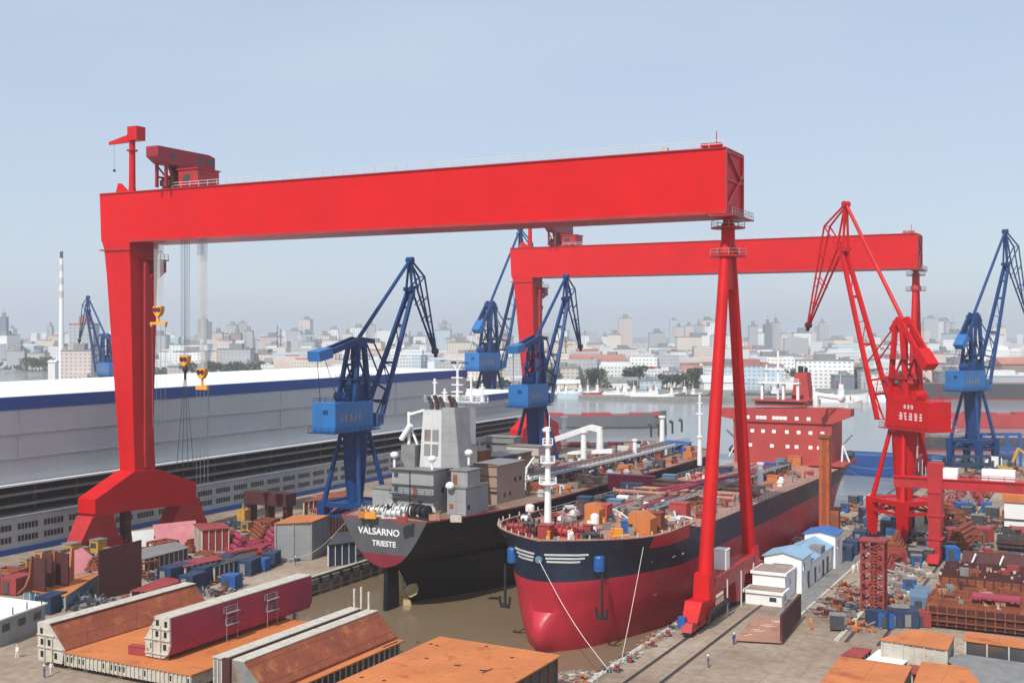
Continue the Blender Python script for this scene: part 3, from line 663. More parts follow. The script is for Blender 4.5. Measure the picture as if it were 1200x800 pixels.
JU = make_jib(True, 'crane_blue', 'crane_blue_house', 'crane_blue', 'tan_roof')
crane(JU, -252, 462, 84, 'tall blue jib crane behind the low hall, left of the far gantry leg', 1.19)
crane(JB, -462, 434, 160, 'small distant blue jib crane behind the white roof, near the tall chimney')
JT = make_jib(True, 'crane_red_plain', 'crane_red_plain', 'crane_red_faded', 'white_paint')
crane(JT, -44.5, 287, 140, 'red jib crane, the only red one, standing over the yard behind the lattice tower')
crane(JU, -46, 449, 66, 'blue jib crane behind the red jib crane, beyond the orange red semi gantry beam', 1.06)
# ================================================================== RED TANKER (bow towards us)
TX, TY, TL, TB = -85.0, 172.6, 184.0, 16.0
def tdeck(y): return 14.0 - 3.0*min(1, max(0, y)/150)
def tbnd(y): return 8.3 - 1.6*max(0, y)/184
def lerp(a, b, t): return a+(b-a)*t
def tpar(z, y=0):
    ks = [(-6, 3.0, 44, 1.3, 0, .56), (0, 1.9, 37, 1.3, 0, .50), (3, 1.5, 33, 1.3, 0, .47), (8, .8, 27, 1.6, .1, .44), (11.5, .4, 24, 2.0, .6, .46), (14.0, 0, 21, 2.3, 1, .5), (16, -.6, 20, 2.4, 1, .5)]
    for a, b in zip(ks, ks[1:]):
        if z <= b[0]:
            t = max(0, (z-a[0])/(b[0]-a[0])); return [lerp(a[i], b[i], t) for i in (1, 2, 3, 4, 5)]
    return list(ks[-1][1:])
def thalf(y, z):
    ys, Le, p, wq, ex = tpar(z)
    t = (y-ys)/Le; h = 0 if t <= 0 else (TB if t >= 1 else TB*(wq*(1-(1-t)**p)+(1-wq)*min(1, 1.02*t**ex)))
    q = 1-((z+.4)/6.8)**2
    if q > 0:
        L_ = 15.0; tt = (y+.5)/L_ ; 
        e = q - (1-min(1, tt))**2 if tt > 0 else -1
        if e > 0:
            hb = 4.6*math.sqrt(e); h = (h**3+hb**3)**(1/3) if y < 20 else max(h, hb)
    if y > 140:
        k = (y-140)/(TL-140); zz = max(0, min(1, (11-z)/13)); h *= 1-(.06+.55*zz)*k**2.0
    return min(h, TB)
def tstart(z):
    ys = tpar(z)[0]; q = 1-((z+.4)/6.8)**2
    return min(ys, -.5+15*(1-math.sqrt(q))) if q > 0 else ys
tk = thing('tanker_ship', (TX, TY, 0), 'red and navy tanker with winged bow emblem, berthed beside the A-frame leg', 'ship')
SS = [0, .15, .4, .8, 1.3, 2, 3, 4, 5.2, 6.5, 8, 10, 12, 14.5, 17.5, 21, 25, 30, 36, 44, 54, 70, 90, 115, 140, 150, 160, 168, 176, 184]
NZ = [-5.5, -4.2, -3, -1.5, 0, 1.5, 3, 4.2, 5.4, 6.6]
rows = {1: [], -1: []}
for sg in (1, -1):
    for s in SS:
        col = []
        for i in range(len(NZ)+5):
            if i < len(NZ): zf = lambda y, i=i: NZ[i] + (tbnd(y)-8.3)*(i/len(NZ))
            elif i == len(NZ): zf = tbnd
            elif i == len(NZ)+1: zf = lambda y: tbnd(y)+.004
            else:
                q = (i-len(NZ)-1)/3; zf = lambda y, q=q: lerp(tbnd(y), tdeck(y)+ (1.15 if y < 34 else 0), q)
            z = zf(s); y0 = tstart(z); y = y0 + s*(TL-y0)/TL; z = zf(y)
            col.append((sg*thalf(y, z) if s > 0 else 0, y, z))
        rows[sg].append(col)
hm = MB(); nb = len(NZ)
def hmat(j, i): return 0 if i < nb else (2 if (i == nb+3 and SS[j] >= 14 and SS[j] < 27) else 1)
for sg in (1, -1): hm.grid(rows[sg], lambda j, i, sg=sg: 1 if (sg < 0 and i >= nb) else hmat(j, i))
a, b = rows[1][-1], rows[-1][-1]
hm.mi = 1
for i in range(len(a)-1): hm.add([a[i], a[i+1], b[i+1], b[i]], [(0, 1, 2, 3)])
hull = hm.build('hull', ['hull_red', 'hull_navy', 'hull_patch'], tk)
bw = MB()                                             # inner face and capping of the bow bulwark
for sg in (1, -1):
    pts = [(sg*max(0, thalf(y, 15)-.0), y) for y in [0, .15, .5, 1, 2, 3.2, 4.6, 6.5, 9, 12, 16, 20, 25, 30, 34]]
    for (x0, y0), (x1, y1) in zip(pts, pts[1:]):
        z0, z1 = tdeck(y0)+1.15, tdeck(y1)+1.15
        bw.hexa([(x0-.02*sg, y0, z0), (x1-.02*sg, y1, z1), (x1-.45*sg, y1+.25, z1), (x0-.45*sg, y0+.4, z0)], [(x0, y0, z0+.16), (x1, y1, z1+.16), (x1-.45*sg, y1+.25, z1+.16), (x0-.45*sg, y0+.4, z0+.16)])
        mx, my, mz = (x0+x1)/2, (y0+y1)/2, (z0+z1)/2
        bw.bar((mx-.3*sg, my+.2, mz), (mx-1.0*sg, my+.5, tdeck(my)+.1), .16)
bw.build('bulwark_cap', 'deck_brown', hull, smooth=False)
dk = MB()
ys = [.6, 1.5, 3, 5, 8, 12, 17, 24, 34, 34.1, 60, 100, 140, 165, 183.5]
dk.grid([[(-thalf(y, tdeck(y)), y, tdeck(y)), (-.01, y, tdeck(y)+.25), (thalf(y, tdeck(y)), y, tdeck(y))] for y in ys]); dk.build('deck', 'deck_brown', tk)
# bow emblem: three bars each side of a disc, following the stem
EM = {1: MB(), -1: MB()}
for k, (z, n) in enumerate(((12.6, 4.4), (12.0, 4.0), (11.45, 3.4))):
    for sg in (1, -1):
        pts = []; em = EM[sg]
        for q in range(12):
            y = .35 + tstart(z) + q*.42*n/4.4
            h = thalf(y, z)
            pts.append((sg*(h+.03), y-.10, z+.25*max(0, 1-q/8)))
        for p, q in zip(pts, pts[1:]): em.bar(p, q, .10, .30)
for sg in (1, -1): EM[sg].build('emblem_wing', 'light_grey_paint', hull, smooth=False)
e2 = MB(); e2.tube((0, .15, 12.0), (0, .75, 12.0), .62, .62, 14); e2.build('emblem_disc', 'box_grey_blue', hull)
for sg, yy in ((1, 7.0), (-1, 7.0)):
    x = sg*(thalf(yy, 11.4)); c = MB(); c.lathe([(.75, 0), (.98, .15), (.98, 2.4), (.8, 2.7)], (x, yy-.35, 9.6), 12); c.build('anchor_cover', 'box_blue', hull, smooth=False)
    xa = sg*(thalf(yy, 8.5)+1.0); ya = yy-1.4
    a = MB(); a.tube((xa, ya, 9.6), (xa, ya, 5.4), .16, .16, 6)
    for k in range(6): a.bar((xa-.25, ya, 5.4+k*.7), (xa+.25, ya, 5.4+k*.7), .25)
    a.bar((xa, ya, 2.2), (xa, ya, 5.6), .36)
    for d in (-1, 1): a.bar((xa, ya, 2.2), (xa+d*.85, ya-.1, 2.55), .42); a.bar((xa+d*.85, ya-.1, 2.5), (xa+d*1.05, ya-.2, 3.9), .32)
    a.bar((xa-.9, ya, 2.1), (xa+.9, ya, 2.1), .4); a.build('anchor', 'rubber', hull)
for y in (17, 22.5, 26): mk = MB(); mk.bar((thalf(y, 9.9)+.02, y, 9.9), (thalf(y+.9, 9.9)+.02, y+.9, 10.05), .06, .14); mk.build('draught_mark', 'white_paint', hull, smooth=False)
for y in (20, 33): mk = MB(); mk.bar((thalf(y, 3.5)+.02, y, 3.5), (thalf(y+1.2, 3.5)+.02, y+1.2, 3.5), .06, .2); mk.build('draught_mark', 'white_paint', hull, smooth=False)
def TD(u, v, dz=0):                                   # photo pixel -> tanker deck, ship coordinates
    z = 13.0
    for _ in range(4): p = G(u, v, z); z = tdeck(p.y-TY)+.1
    return (p.x-TX, p.y-TY, z+dz)
# foremast
x, y, z = TD(642, 622)
m = MB(); m.lathe([(.72, 0), (.58, 6), (.46, 14), (.34, 18)], (x, y, z), 12); m.cbox((x, y, z+18), (.9, .7, .8)); fm = m.build('foremast', 'white_paint', tk)
for h, r in ((8.2, 1.7), (12.0, 1.4), (15.2, 1.0)):
    c = MB(); c.lathe([(r*.6, h), (r, h+.3), (r, h+.5)], (x, y, z), 12); c.rail([(x+r*math.cos(k), y+r*math.sin(k), z+h+.5) for k in (0, 1.05, 2.1, 3.14, 4.2, 5.24, 6.28)], 1, 4, .06); c.build('crosstree', 'white_paint', fm)
c = MB(); c.tube((x+.3, y, z+18.7), (x+.3, y, z+21), .07); c.ball((x-.7, y, z+18.2), .4); c.build('light_bracket', 'white_paint', fm)
# windlasses and winches at the bow (red, each a part)
def winch(parent, x, y, z, rz, mat, name='winch', sc=1.):
    w = MB(); ca, sa = math.cos(rz), math.sin(rz)
    def q(a, b, h): return (x+(a*ca-b*sa)*sc, y+(a*sa+b*ca)*sc, z+h*sc)
    w.tube(q(-1.6, 0, 1.1), q(1.6, 0, 1.1), .62*sc, .62*sc, 12)
    for a in (-1.6, -.5, .6, 1.6): w.tube(q(a-.09, 0, 1.1), q(a+.09, 0, 1.1), 1.05*sc, 1.05*sc, 14)
    w.bar(q(-2.4, 0, .6), q(-1.9, 0, .6), 1.3*sc); w.bar(q(2.0, .2, .5), q(2.6, .2, .5), 1.0*sc); w.bar(q(-2.4, 0, .15), q(2.4, 0, .15), 1.9*sc, .3*sc)
    return w.build(name, mat, parent)
for u, v, rz, sc in ((604, 622, .3, 1.0), (622, 620, .2, 1.1), (633, 629, .1, 1.2), (663, 630, -.1, 1.15), (680, 626, .2, 1.1), (652, 624, 1.2, .9), (694, 631, .5, .9), (612, 628, -.2, .9)):
    x, y, z = TD(u, v); winch(tk, x, y, z, rz, ('red_primer', 'dark_maroon', 'steel_dark', 'house_red')[u % 4], sc=sc*.85)
for u, v, w_, h_ in ((640, 631, 2.2, 2.4), (690, 630, 1.2, 2.2)):
    x, y, z = TD(u, v); b = MB(); b.cbox((x, y, z), (w_, w_, h_)); b.cbox((x, y, z+h_), (w_+.3, w_+.3, .15)); b.build('deck_locker', 'red_primer', tk, smooth=False)
for u, v, r, h in ((621, 605, .9, 1.6), (615, 613, .8, 1.0), (658, 613, .8, .9), (674, 609, .95, 1.3), (697, 623, .8, 2.2), (727, 606, .5, .7)):
    x, y, z = TD(u, v); b = MB(); b.lathe([(.35, 0), (.35, h*.6), (r, h*.7), (r, h*1.3), (r*.6, h*1.5)], (x, y, z), 10); b.build('ventilator', 'white_paint', tk)
for u, v, w_, l_, h_, mt in ((697, 614, 3.0, 2.8, 4.05, 'orange_primer'), (707, 612, 2.6, 3.0, 3.6, 'house_red'), (753, 625, 4.2, 3.4, 4.02, 'orange_primer'), (768, 621, 2.8, 2.6, 3.4, 'rust_brown'), (797, 607, 3.4, 3.2, 3.2, 'house_red'),
                             (686, 605, 2.6, 2.4, 4.0, 'box_navy'), (738, 624, 2.6, 2.2, 2.2, 'box_blue'), (742, 579, 5.0, 3.2, 2.6, 'box_navy'), (722, 598, 3.0, 2.4, 2.4, 'box_grey_blue'), (714, 592, 2.4, 2.4, 2.2, 'box_navy'),
                             (700, 597, 2.4, 2.4, 2.6, 'steel_dark'), (785, 567, 3.2, 2.2, 2.4, 'box_grey_blue'), (744, 605, 2.0, 2, 1.8, 'steel_grey'), (748, 598, 1.6, 1.6, 2.4, 'steel_grey'),
                             (850, 560, 3, 3, 3, 'box_navy'), (856, 570, 2.6, 2.4, 2.4, 'box_grey_blue'), (902, 552, 3, 2.6, 2.4, 'box_blue'), (920, 551, 3, 2.6, 2.2, 'box_navy'), (932, 545, 3.6, 3, 2.8, 'orange_primer'), (915, 545, 2.6, 2, 2.0, 'box_grey_blue'), (945, 540, 3.4, 2.6, 2.4, 'rust_brown'), (957, 545, 2.6, 2.6, 2.2, 'steel_grey'), (906, 566, 2.6, 2.2, 2, 'orange_primer')):
    x, y, z = TD(u, v); b = MB()
    if mt == 'orange_primer' and h_ > 4: b.prism([(x-w_/2, z), (x+w_/2, z), (x+w_/2, z+h_*.72), (x+w_*.1, z+h_), (x-w_/2, z+h_*.95)], y-l_/2, y+l_/2, 'y'); b.cbox((x+w_*.2, y-l_/2-.05, z+.3), (1.0, .1, 2.0))
    else: b.cbox((x, y, z), (w_, l_, h_*.94), .05); b.cbox((x, y, z+h_*.94), (w_+.24, l_+.24, h_*.06), .05); b.cbox((x, y-l_/2-.04, z+.2), (w_*.3, .08, h_*.6))
    b.build('deck_house' if h_ > 3 else 'deck_crate', mt, tk, smooth=False)
rn = random.Random(8)
for k in range(60):
    u, v = rn.uniform(600, 790), 0
    v = rn.uniform(604, 634)-max(0, u-700)*.12
    x, y, z = TD(u, v)
    if y < 2 or abs(x) > thalf(y, 14)-1.2: continue
    b = MB(); kk = rn.random()
    if kk < .4: b.lathe([(.25, 0), (.25, rn.uniform(.6, 1.6)), (.42, rn.uniform(1.6, 1.9))], (x, y, z), 8); nm = 'bollard_post'
    elif kk < .7: b.cbox((x, y, z), (rn.uniform(.5, 1.4), rn.uniform(.5, 1.2), rn.uniform(.5, 1.5)), rn.uniform(0, 1)); nm = 'deck_gear'
    else: b.tube((x, y, z+.15), (x+rn.uniform(-3, 3), y+rn.uniform(-2, 2), z+.3), .14); nm = 'loose_pipe'
    b.build(nm, rn.choice(['white_paint', 'red_primer', 'steel_dark', 'hook_orange', 'ivory_web', 'deck_mud', 'box_navy', 'steel_grey', 'cloth_white']), tk)
bp_ = MB()
for sg in (1, -1):
    for y in [.6, 1.6, 3, 4.6, 6.4, 8.6, 11, 14, 17, 20, 24, 28, 32]: bp_.tube((sg*max(.3, thalf(y, 15)-.25), y, tdeck(y)+1.25), (sg*max(.3, thalf(y, 15)-.25), y, tdeck(y)+2.0), .13, .13, 6)
bp_.build('bow_railing', 'ivory_web', hull)
# main pipe run, cross manifolds and catwalk down the middle of the deck
for k, (xx, r, mt) in enumerate(((-4.2, .42, 'red_primer'), (-3.0, .42, 'steel_grey'), (-1.8, .42, 'deck_brown'), (.6, .5, 'magenta_primer'), (2.0, .4, 'steel_grey'), (3.2, .4, 'light_grey_paint'))):
    p = MB(); pts = [(xx, y, tdeck(y)+1.5) for y in (38+k*3, 60, 90, 120, 146)]; p.path(pts, r, 8)
    for y in range(42, 146, 6): p.cbox((xx, y, tdeck(y)), (.4, .4, 1.4))
    p.build('pipe', mt, tk)
p = MB()
for y in range(36, 146, 2): p.cbox((5.2, y+.5, tdeck(y)+2.1), (1.6, 1.9, .12))
p.rail([(4.5, 36, tdeck(36)+2.2), (4.5, 146, tdeck(146)+2.2)], 1.1, 3, .05); p.rail([(6, 36, tdeck(36)+2.2), (6, 146, tdeck(146)+2.2)], 1.1, 3, .05)
for y in range(38, 146, 8): p.cbox((5.2, y, tdeck(y)), (.5, .3, 2.1))
p.build('catwalk', 'steel_grey', tk, smooth=False)
for y in (66, 74, 82, 90):
    p = MB(); z = tdeck(y)+1.9; p.tube((-13.5, y, z), (13.5, y, z), .42, .42, 8)
    for x in (-12, -8, 8, 12): p.cbox((x, y, z-2), (.5, .8, 2))
    for x in (-13.6, 13.6): p.tube((x-.12, y, z), (x+.12, y, z), .75, .75, 10)
    p.build('manifold_pipe', 'deck_brown' if y % 4 else 'red_primer', tk)
rn = random.Random(3)
for k in range(190):                                  # valves, goosenecks, hatches, small gear
    y = rn.uniform(28, 145); x = rn.uniform(-13.5, 13.5); z = tdeck(y)+.1; kind = rn.random(); mt = rn.choice(['red_primer', 'deck_brown', 'steel_grey', 'box_navy', 'house_red', 'rust_brown', 'light_grey_paint', 'deck_mud', 'box_grey_blue', 'white_paint', 'hook_orange', 'steel_dark'])
    b = MB()
    if kind < .35: b.lathe([(.7, 0), (.7, .8), (.9, .8), (.9, 1.0)], (x, y, z), 10); b.tube((x-.6, y, z+1.3), (x+.6, y, z+1.3), .12); nm = 'tank_hatch'
    elif kind < .65: b.tube((x, y, z), (x, y, z+1.6), .2); b.tube((x, y, z+1.6), (x+.7, y, z+1.7), .22); b.tube((x+.7, y, z+1.7), (x+.75, y, z+1.1), .3); nm = 'air_pipe'
    else: b.cbox((x, y, z), (rn.uniform(1, 2.6), rn.uniform(.8, 2.2), rn.uniform(.7, 1.7)), rn.uniform(0, 3)); b.tube((x, y, z+.5), (x+rn.uniform(-2, 2), y+rn.uniform(-2, 2), z+.4), .2); nm = 'deck_gear'
    b.build(nm, mt, tk)
# magenta deck frame before the manifold, hose handling derricks, posts
x, y, z = TD(705+ 35, 574); b = MB(); b.cbox((x, y, z), (11, 2.4, 3.4)); b.cbox((x, y, z+3.4), (11.4, 2.8, .2)); b.build('breakwater', 'magenta_primer', tk, smooth=False)
for u, v, h in ((891, 577, 6.5), (820, 545, 8), (744, 545, 7)):
    x, y, z = TD(u, v); b = MB(); b.lathe([(.75, 0), (.6, h), (.9, h), (.9, h+.5)], (x, y, z), 12); b.build('derrick_post', 'white_paint', tk)
b = MB()
for k in range(2): b.tube((-2+3*k, 62, tdeck(62)+3.2), (9-2*k, 98, tdeck(98)+4.2), .35)
b.build('derrick_boom', 'magenta_primer', tk)
# orange flexible hoses on the foredeck
h = MB()
for a, c, sag in (((704, 600), (737, 614), .5), ((737, 614), (752, 617), .3), ((784, 596), (792, 612), .6), ((792, 612), (812, 614), .2)):
    A_, B_ = Vector(TD(*a, 1.0)), Vector(TD(*c, 1.0)); h.path([A_.lerp(B_, q/8)+Vector((0, 0, 1.2*math.sin(math.pi*q/8)*sag)) for q in range(9)], .20, 6)
h.build('hose', 'rope_pale', tk)
r = MB()
for sg in (1, -1): r.rail([(sg*(thalf(y, tdeck(y))-.2), y, tdeck(y)) for y in (34, 60, 90, 120, 150)], 1.15, 3, .06)
r.build('railing', 'light_grey_paint', tk, smooth=False)
# aft deckhouse: wide red block with bridge wings
y0 = 335-TY; zd = tdeck(y0)
b = MB(); b.hexa([(-15.2, y0, zd-.4), (13.2, y0, zd-.4), (13.2, y0+14, zd-.4), (-15.2, y0+14, zd-.4)], [(-15.6, y0, 26.2), (13.2, y0, 26.2), (13.2, y0+14, 26.2), (-15.6, y0+14, 26.2)])
dh = b.build('deckhouse', 'house_red', tk, smooth=False)
b = MB(); b.prism([(-19.6, 24.6), (-13, 23.3), (13.2, 23.3), (18.6, 25.6), (18.6, 27.6), (14, 27.9), (-19.6, 26.9)], y0-.6, y0+4.6, 'y'); b.tube((-20.4, y0+1, 26), (-19.4, y0+1, 26), .9, .9, 10); wg = b.build('bridge_wing', 'house_red', dh, smooth=False)
b = MB(); b.box(-9, 5.6, y0-.2, y0+9, 27.92, 29.4); b.box(-9.6, 6.2, y0-.8, y0+9.4, 29.4, 29.8); b.build('wheelhouse', 'house_red', dh, smooth=False)
b = MB(); b.box(-8.4, 5.2, y0-.26, y0-.2, 28.5, 29.1); b.build('window', 'glass', dh, smooth=False)
for z, xs in ((24.6, (-11, -8, -7, -6, -3.2, -2.2, -1.2, 0, 3.4, 6.8)), (20.6, (-13, -9.8, -6.6, -3.4, .4, 3.8, 7.2, 10.6)), (16.4, (-12.8, -10.4, -4.0, .6, 3.2, 7.2, 9.6))):
    for x in xs:
        b = MB(); b.box(x-.55, x+.55, y0-.66 if z > 24 else y0-.06, y0-.602 if z > 24 else y0-.002, z-.5, z+.5); b.build('window', 'white_paint', dh, smooth=False)
b = MB(); b.box(7, 17.5, y0-3.4, y0+.0, zd+.6, zd+1.2); b.box(13.25, 17.5, y0, y0+16, zd+.6, zd+1.2); b.build('boat_deck', 'house_red', dh, smooth=False)
c = MB(); c.tube((-3, y0+3, 29.8), (-3, y0+3, 44), .35); c.box(-8.5, 3.5, y0+1.5, y0+4.5, 34.4, 34.8)
for x in (-7.5, -1.2, 3): c.box(x-.35, x+.35, y0+2, y0+3.4, 29.8, 34.4)
c.box(-6.6, -1, y0+2.2, y0+4, 38.4, 38.8); c.tube((-6.4, y0+3, 34.8), (-6.4, y0+3, 40), .25); c.rail([(-8.4, y0+1.6, 34.8), (3.4, y0+1.6, 34.8)], 1.1, 1.6, .08); c.tube((-5, y0+3, 41.5), (-1, y0+3, 41.5), .2); ms = c.build('radar_mast', 'white_paint', dh)
c = MB(); c.prism([(-.3, 29.8), (5.0, 29.8), (4.2, 37.6), (.8, 37.6)], y0+8, y0+13, 'y'); fu = c.build('funnel', 'house_red', dh, smooth=False)
c = MB(); c.tube((2, y0+10, 37.6), (2, y0+10, 39.4), .8, .8, 10); c.tube((3.4, y0+10.6, 37.6), (3.4, y0+10.6, 39), .5, .5, 10); c.build('exhaust_pipe', 'dark_metal', fu)
c = MB(); c.tube((6.5, y0+8, 31.2), (13.8, y0+8, 30.4), .7); c.ball((14.4, y0+8, 30.2), 1.2); c.tube((6.8, y0+8, 26.2), (6.8, y0+8, 32), .9); c.build('stores_crane', 'white_paint', dh)
for sx, s2 in ((14.8, 1), (-16.4, -1)):
    c = MB(); c.bar((sx, y0+6, zd+1), (sx+.3, y0+6, zd+6), .5); c.bar((sx+.3, y0+6, zd+6), (sx+3*s2, y0+6, zd+9), .5); c.bar((sx+2.2*s2, y0+6, zd+1), (sx+.3, y0+6, zd+6), .4); c.build('boat_davit', 'white_paint', dh, smooth=False)
    c = MB(); c.lathe([(.1, -2.6), (1.0, -1.6), (1.25, 0), (1.0, 1.6), (.1, 2.6)], (0, 0, 0), 10)
    c.v = [(sx+s2*1.8+a, y0+9+q, zd+3+b_) for a, b_, q in c.v]; c.build('lifeboat', 'steel_dark', dh)
# people and loose crane gear come later; second small mast at left of deck
x, y, z = TD(819+2, 505); 
# ================================================================== GREY-STERNED SHIP (stern towards us)
LX, LY, LL, LB = -124.0, 185.0, 178.0, 16.0
def ldeck(y): return 14.0 - 1.6*min(1, max(0, y)/120)
def lhalf(y, z):
    top = [(4.8, .6), (5.4, 2.6), (6.2, 4.0), (7.4, 5.3), (9, 6.6), (11, 7.9), (14.2, 9.8)]
    if z >= 4.8:
        for a, b in zip(top, top[1:]):
            if z <= b[0]: h0 = lerp(a[1], b[1], (z-a[0])/(b[0]-a[0])); break
        else: h0 = 9.7
        Le = lerp(66, 40, min(1, (z-4.8)/9)); t = min(1, max(0, y)/Le); h = lerp(h0, LB, 1-(1-t)**1.75)
    else:
        y0 = lerp(9.5, 3.5, min(1, max(0, (z+5)/9.8))**2.2); t = min(1, max(0, (y-y0))/50); h = .25 + (LB-.25)*(1-(1-t)**1.9)
    if y > LL-30: k = (y-LL+30)/30; h *= (1-k**2.2)
    return max(h, .01)
sh = thing('cargo_ship', (LX, LY, 0), 'black hulled ship with grey transom stern showing its propeller, cluttered rusty deck', 'ship')
zs = [-5.5, -4, -2.5, -1, .5, 2, 3.4, 4.79, 4.8, 5.4, 6.2, 7.4, 7.6, 9, 11, 12.6, 14]
yy = [0, 1, 2.5, 4.5, 7, 10, 13, 16, 19, 22, 26, 31, 37, 44, 52, 60, 72, 90, 115, 148, 156, 164, 170, 174, 177, 178]
hm = MB()
for sg in (1, -1):
    rws = []
    for y in yy:
        rws.append([(sg*lhalf(y, z), max(y, {-5.5: 9.4, -4: 9.3, -2.5: 9.1, -1: 8.8, .5: 8.2, 2: 7.2, 3.4: 5.6, 4.79: 3.2}.get(z, 0)), z if z < 14 else ldeck(y)) for z in zs])
    hm.grid(rws, lambda j, i: 0)
hm.mi = 1
for a, b in zip(zs[8:], zs[9:]):
    hm.mi = 2 if b <= 7.4 else 1
    hm.add([(-lhalf(0, a), 0, a), (lhalf(0, a), 0, a), (lhalf(0, b), 0, b if b < 14 else ldeck(0)), (-lhalf(0, b), 0, b if b < 14 else ldeck(0))], [(0, 1, 2, 3)])
lh = hm.build('hull', ['hull_black', 'hull_grey', 'hull_dull_red'], sh)
dk = MB(); dk.grid([[(-lhalf(y, 14)+.02, y, ldeck(y)), (0, y, ldeck(y)+.2), (lhalf(y, 14)-.02, y, ldeck(y))] for y in [0, 2.5, 7, 13, 19, 26, 37, 52, 72, 90, 115, 148, 164, 174, 177]]); dk.build('deck', 'deck_mud', sh)
r = MB()
for sg in (1, -1):
    for a, b in zip(yy[:19], yy[1:]): r.bar((sg*(lhalf(a, 14)-.1), a, ldeck(a)+.12), (sg*(lhalf(b, 14)-.1), b, ldeck(b)+.12), .25, .3)
r.bar((-9.6, .1, 14.1), (9.6, .1, 14.1), .25, .3); r.build('gunwale', 'red_primer', lh, smooth=False)
rd = MB(); rd.prism([(.6, -5), (5.0, -5), (4.6, 4.6), (1.0, 4.6)], -.45, .45, 'x'); rd.build('rudder', 'hull_black', lh, smooth=False)
pr = MB(); pr.lathe([(.2, -1.2), (.9, -.2), (1.0, 1.0)], (0, 0, 0), 12); pr.v = [(a, 6.6+b_, -1.3+c_) for a, c_, b_ in pr.v]
for k in range(4):
    a = k*math.pi/2+.35; ux, uz = math.cos(a), math.sin(a); pv_ = [(0.6, -.5), (2.0, -1.35), (3.5, -1.1), (4.0, -.2), (3.6, .9), (2.0, 1.1), (.6, .5)]
    vs = []
    for th in (-.1, .1): vs += [(ux*r_-uz*w_, 6.6+th+w_*.35, -1.3+uz*r_+ux*w_) for r_, w_ in pv_]
    n = 7; pr.add(vs, [tuple(range(n))[::-1], tuple(range(n, 2*n))]+[(i, (i+1) % n, n+(i+1) % n, n+i) for i in range(n)])
pr.build('propeller', 'bronze', lh)
text_obj('VALSARNO', 1.75, 'white_paint', lh, (-1.0, -.04, 11.0), (R(90), 0, 0), 'ship_name', sx=1.06)
text_obj('TRIESTE', 1.45, 'white_paint', lh, (.2, -.04, 8.9), (R(90), 0, 0), 'home_port', sx=1.06)
def LD(u, v, dz=0):
    z = 13.6
    for _ in range(4): p = G(u, v, z); z = ldeck(p.y-LY)+.15
    return (p.x-LX, p.y-LY, z+dz)
for u, v, rz, sc, mt in ((442, 604, .2, .95, 'light_grey_paint'), (452, 602, .9, .9, 'dark_metal'), (473, 605, .1, 1.15, 'light_grey_paint'), (492, 607, -.2, 1.25, 'dark_metal'), (461, 607, .3, .9, 'light_grey_paint'), (432, 601, .3, .8, 'steel_grey'), (500, 606, 1.2, .9, 'light_grey_paint')):
    x, y, z = LD(u, v); winch(sh, x, y, z, rz, mt, sc=sc)
for u, v, mt in ((425, 606, 'orange_primer'), (433, 607, 'hook_orange'), (470, 612, 'red_primer'), (508, 609, 'deck_brown'), (455, 598, 'white_paint'), (533, 611, 'ivory_web')):
    x, y, z = LD(u, v); b = MB(); b.cbox((x, y, z), (1.6, 1.2, 1.1), .4); b.lathe([(.3, 0), (.3, 1.6), (.5, 1.7)], (x+1.2, y, z), 8); b.build('deck_gear', mt, sh)
# accommodation block aft and funnel casing
def blk(name, x0, x1, y0, y1, z0, z1, mat, parent=sh, cap=True):
    b = MB(); b.box(x0, x1, y0, y1, z0, z1)
    o = b.build(name, mat, parent, smooth=False); r_ = random.Random(int(x0*7+y0*3))
    for lev in range(int((z1-z0)/2.8)):
        z = z0+.7+lev*2.8
        for k in range(int((x1-x0)/2.2)):
            if r_.random() < .45: q = x0+.5+k*2.2; h_ = r_.choice((.9, .9, 1.9)); z_ = z+.6 if h_ < 1 else z-.4; MB().box(q, q+.9, y0-.06, y0-.004, z_, z_+h_).build('window' if h_ < 1 else 'door', r_.choice(('glass', 'steel_dark', 'rust_brown')), o, smooth=False)
        for k in range(int((y1-y0)/2.4)):
            if r_.random() < .4: q = y0+.6+k*2.4; MB().box(x1+.004, x1+.06, q, q+.9, z+.5, z+1.4).build('window', 'glass', o, smooth=False)
        if r_.random() < .5: p = MB(); p.box(x0-.3, x1+.3, y0-.5, y0-.07, z+2.0, z+2.1); p.build('ledge', 'steel_dark', o, smooth=False)
    if cap:
        c = MB(); c.box(x0-.25, x1+.25, y0-.25, y1+.25, z1+.002, z1+.18); c.build('roof_edge', 'steel_grey', o, smooth=False)
    return o
bx0 = LD(454, 601); bx1 = LD(506, 604)
hx0, hx1, hy = bx0[0]-.6, bx0[0]+9.0, bx0[1]+2.6
A_ = blk('accommodation', hx0, hx1, hy, hy+12, 14, 22.5, 'mid_grey_paint')
wi = blk('accommodation', hx0-5.4, hx0-.01, hy+1, hy+11, 14, 18.2, 'mid_grey_paint')
p = MB(); p.box(hx0-.02, hx1+.3, hy-1.0, hy-.01, 17.6, 17.75); p.rail([(hx0, hy-.95, 17.75), (hx1+.2, hy-.95, 17.75)], 1.0, 1.6, .05); p.box(hx0+4.1, hx0+4.3, hy-.16, hy-.01, 14.2, 22.3); p.box(hx0+6.1, hx0+7, hy-.08, hy-.01, 14.3, 16.5); p.box(hx0+.3, hx0+1.2, hy-.08, hy-.01, 14.3, 16.5); p.build('balcony', 'steel_dark', A_, smooth=False)
fx0, fx1, fy = hx0+3.9, hx0+8.9, hy+4
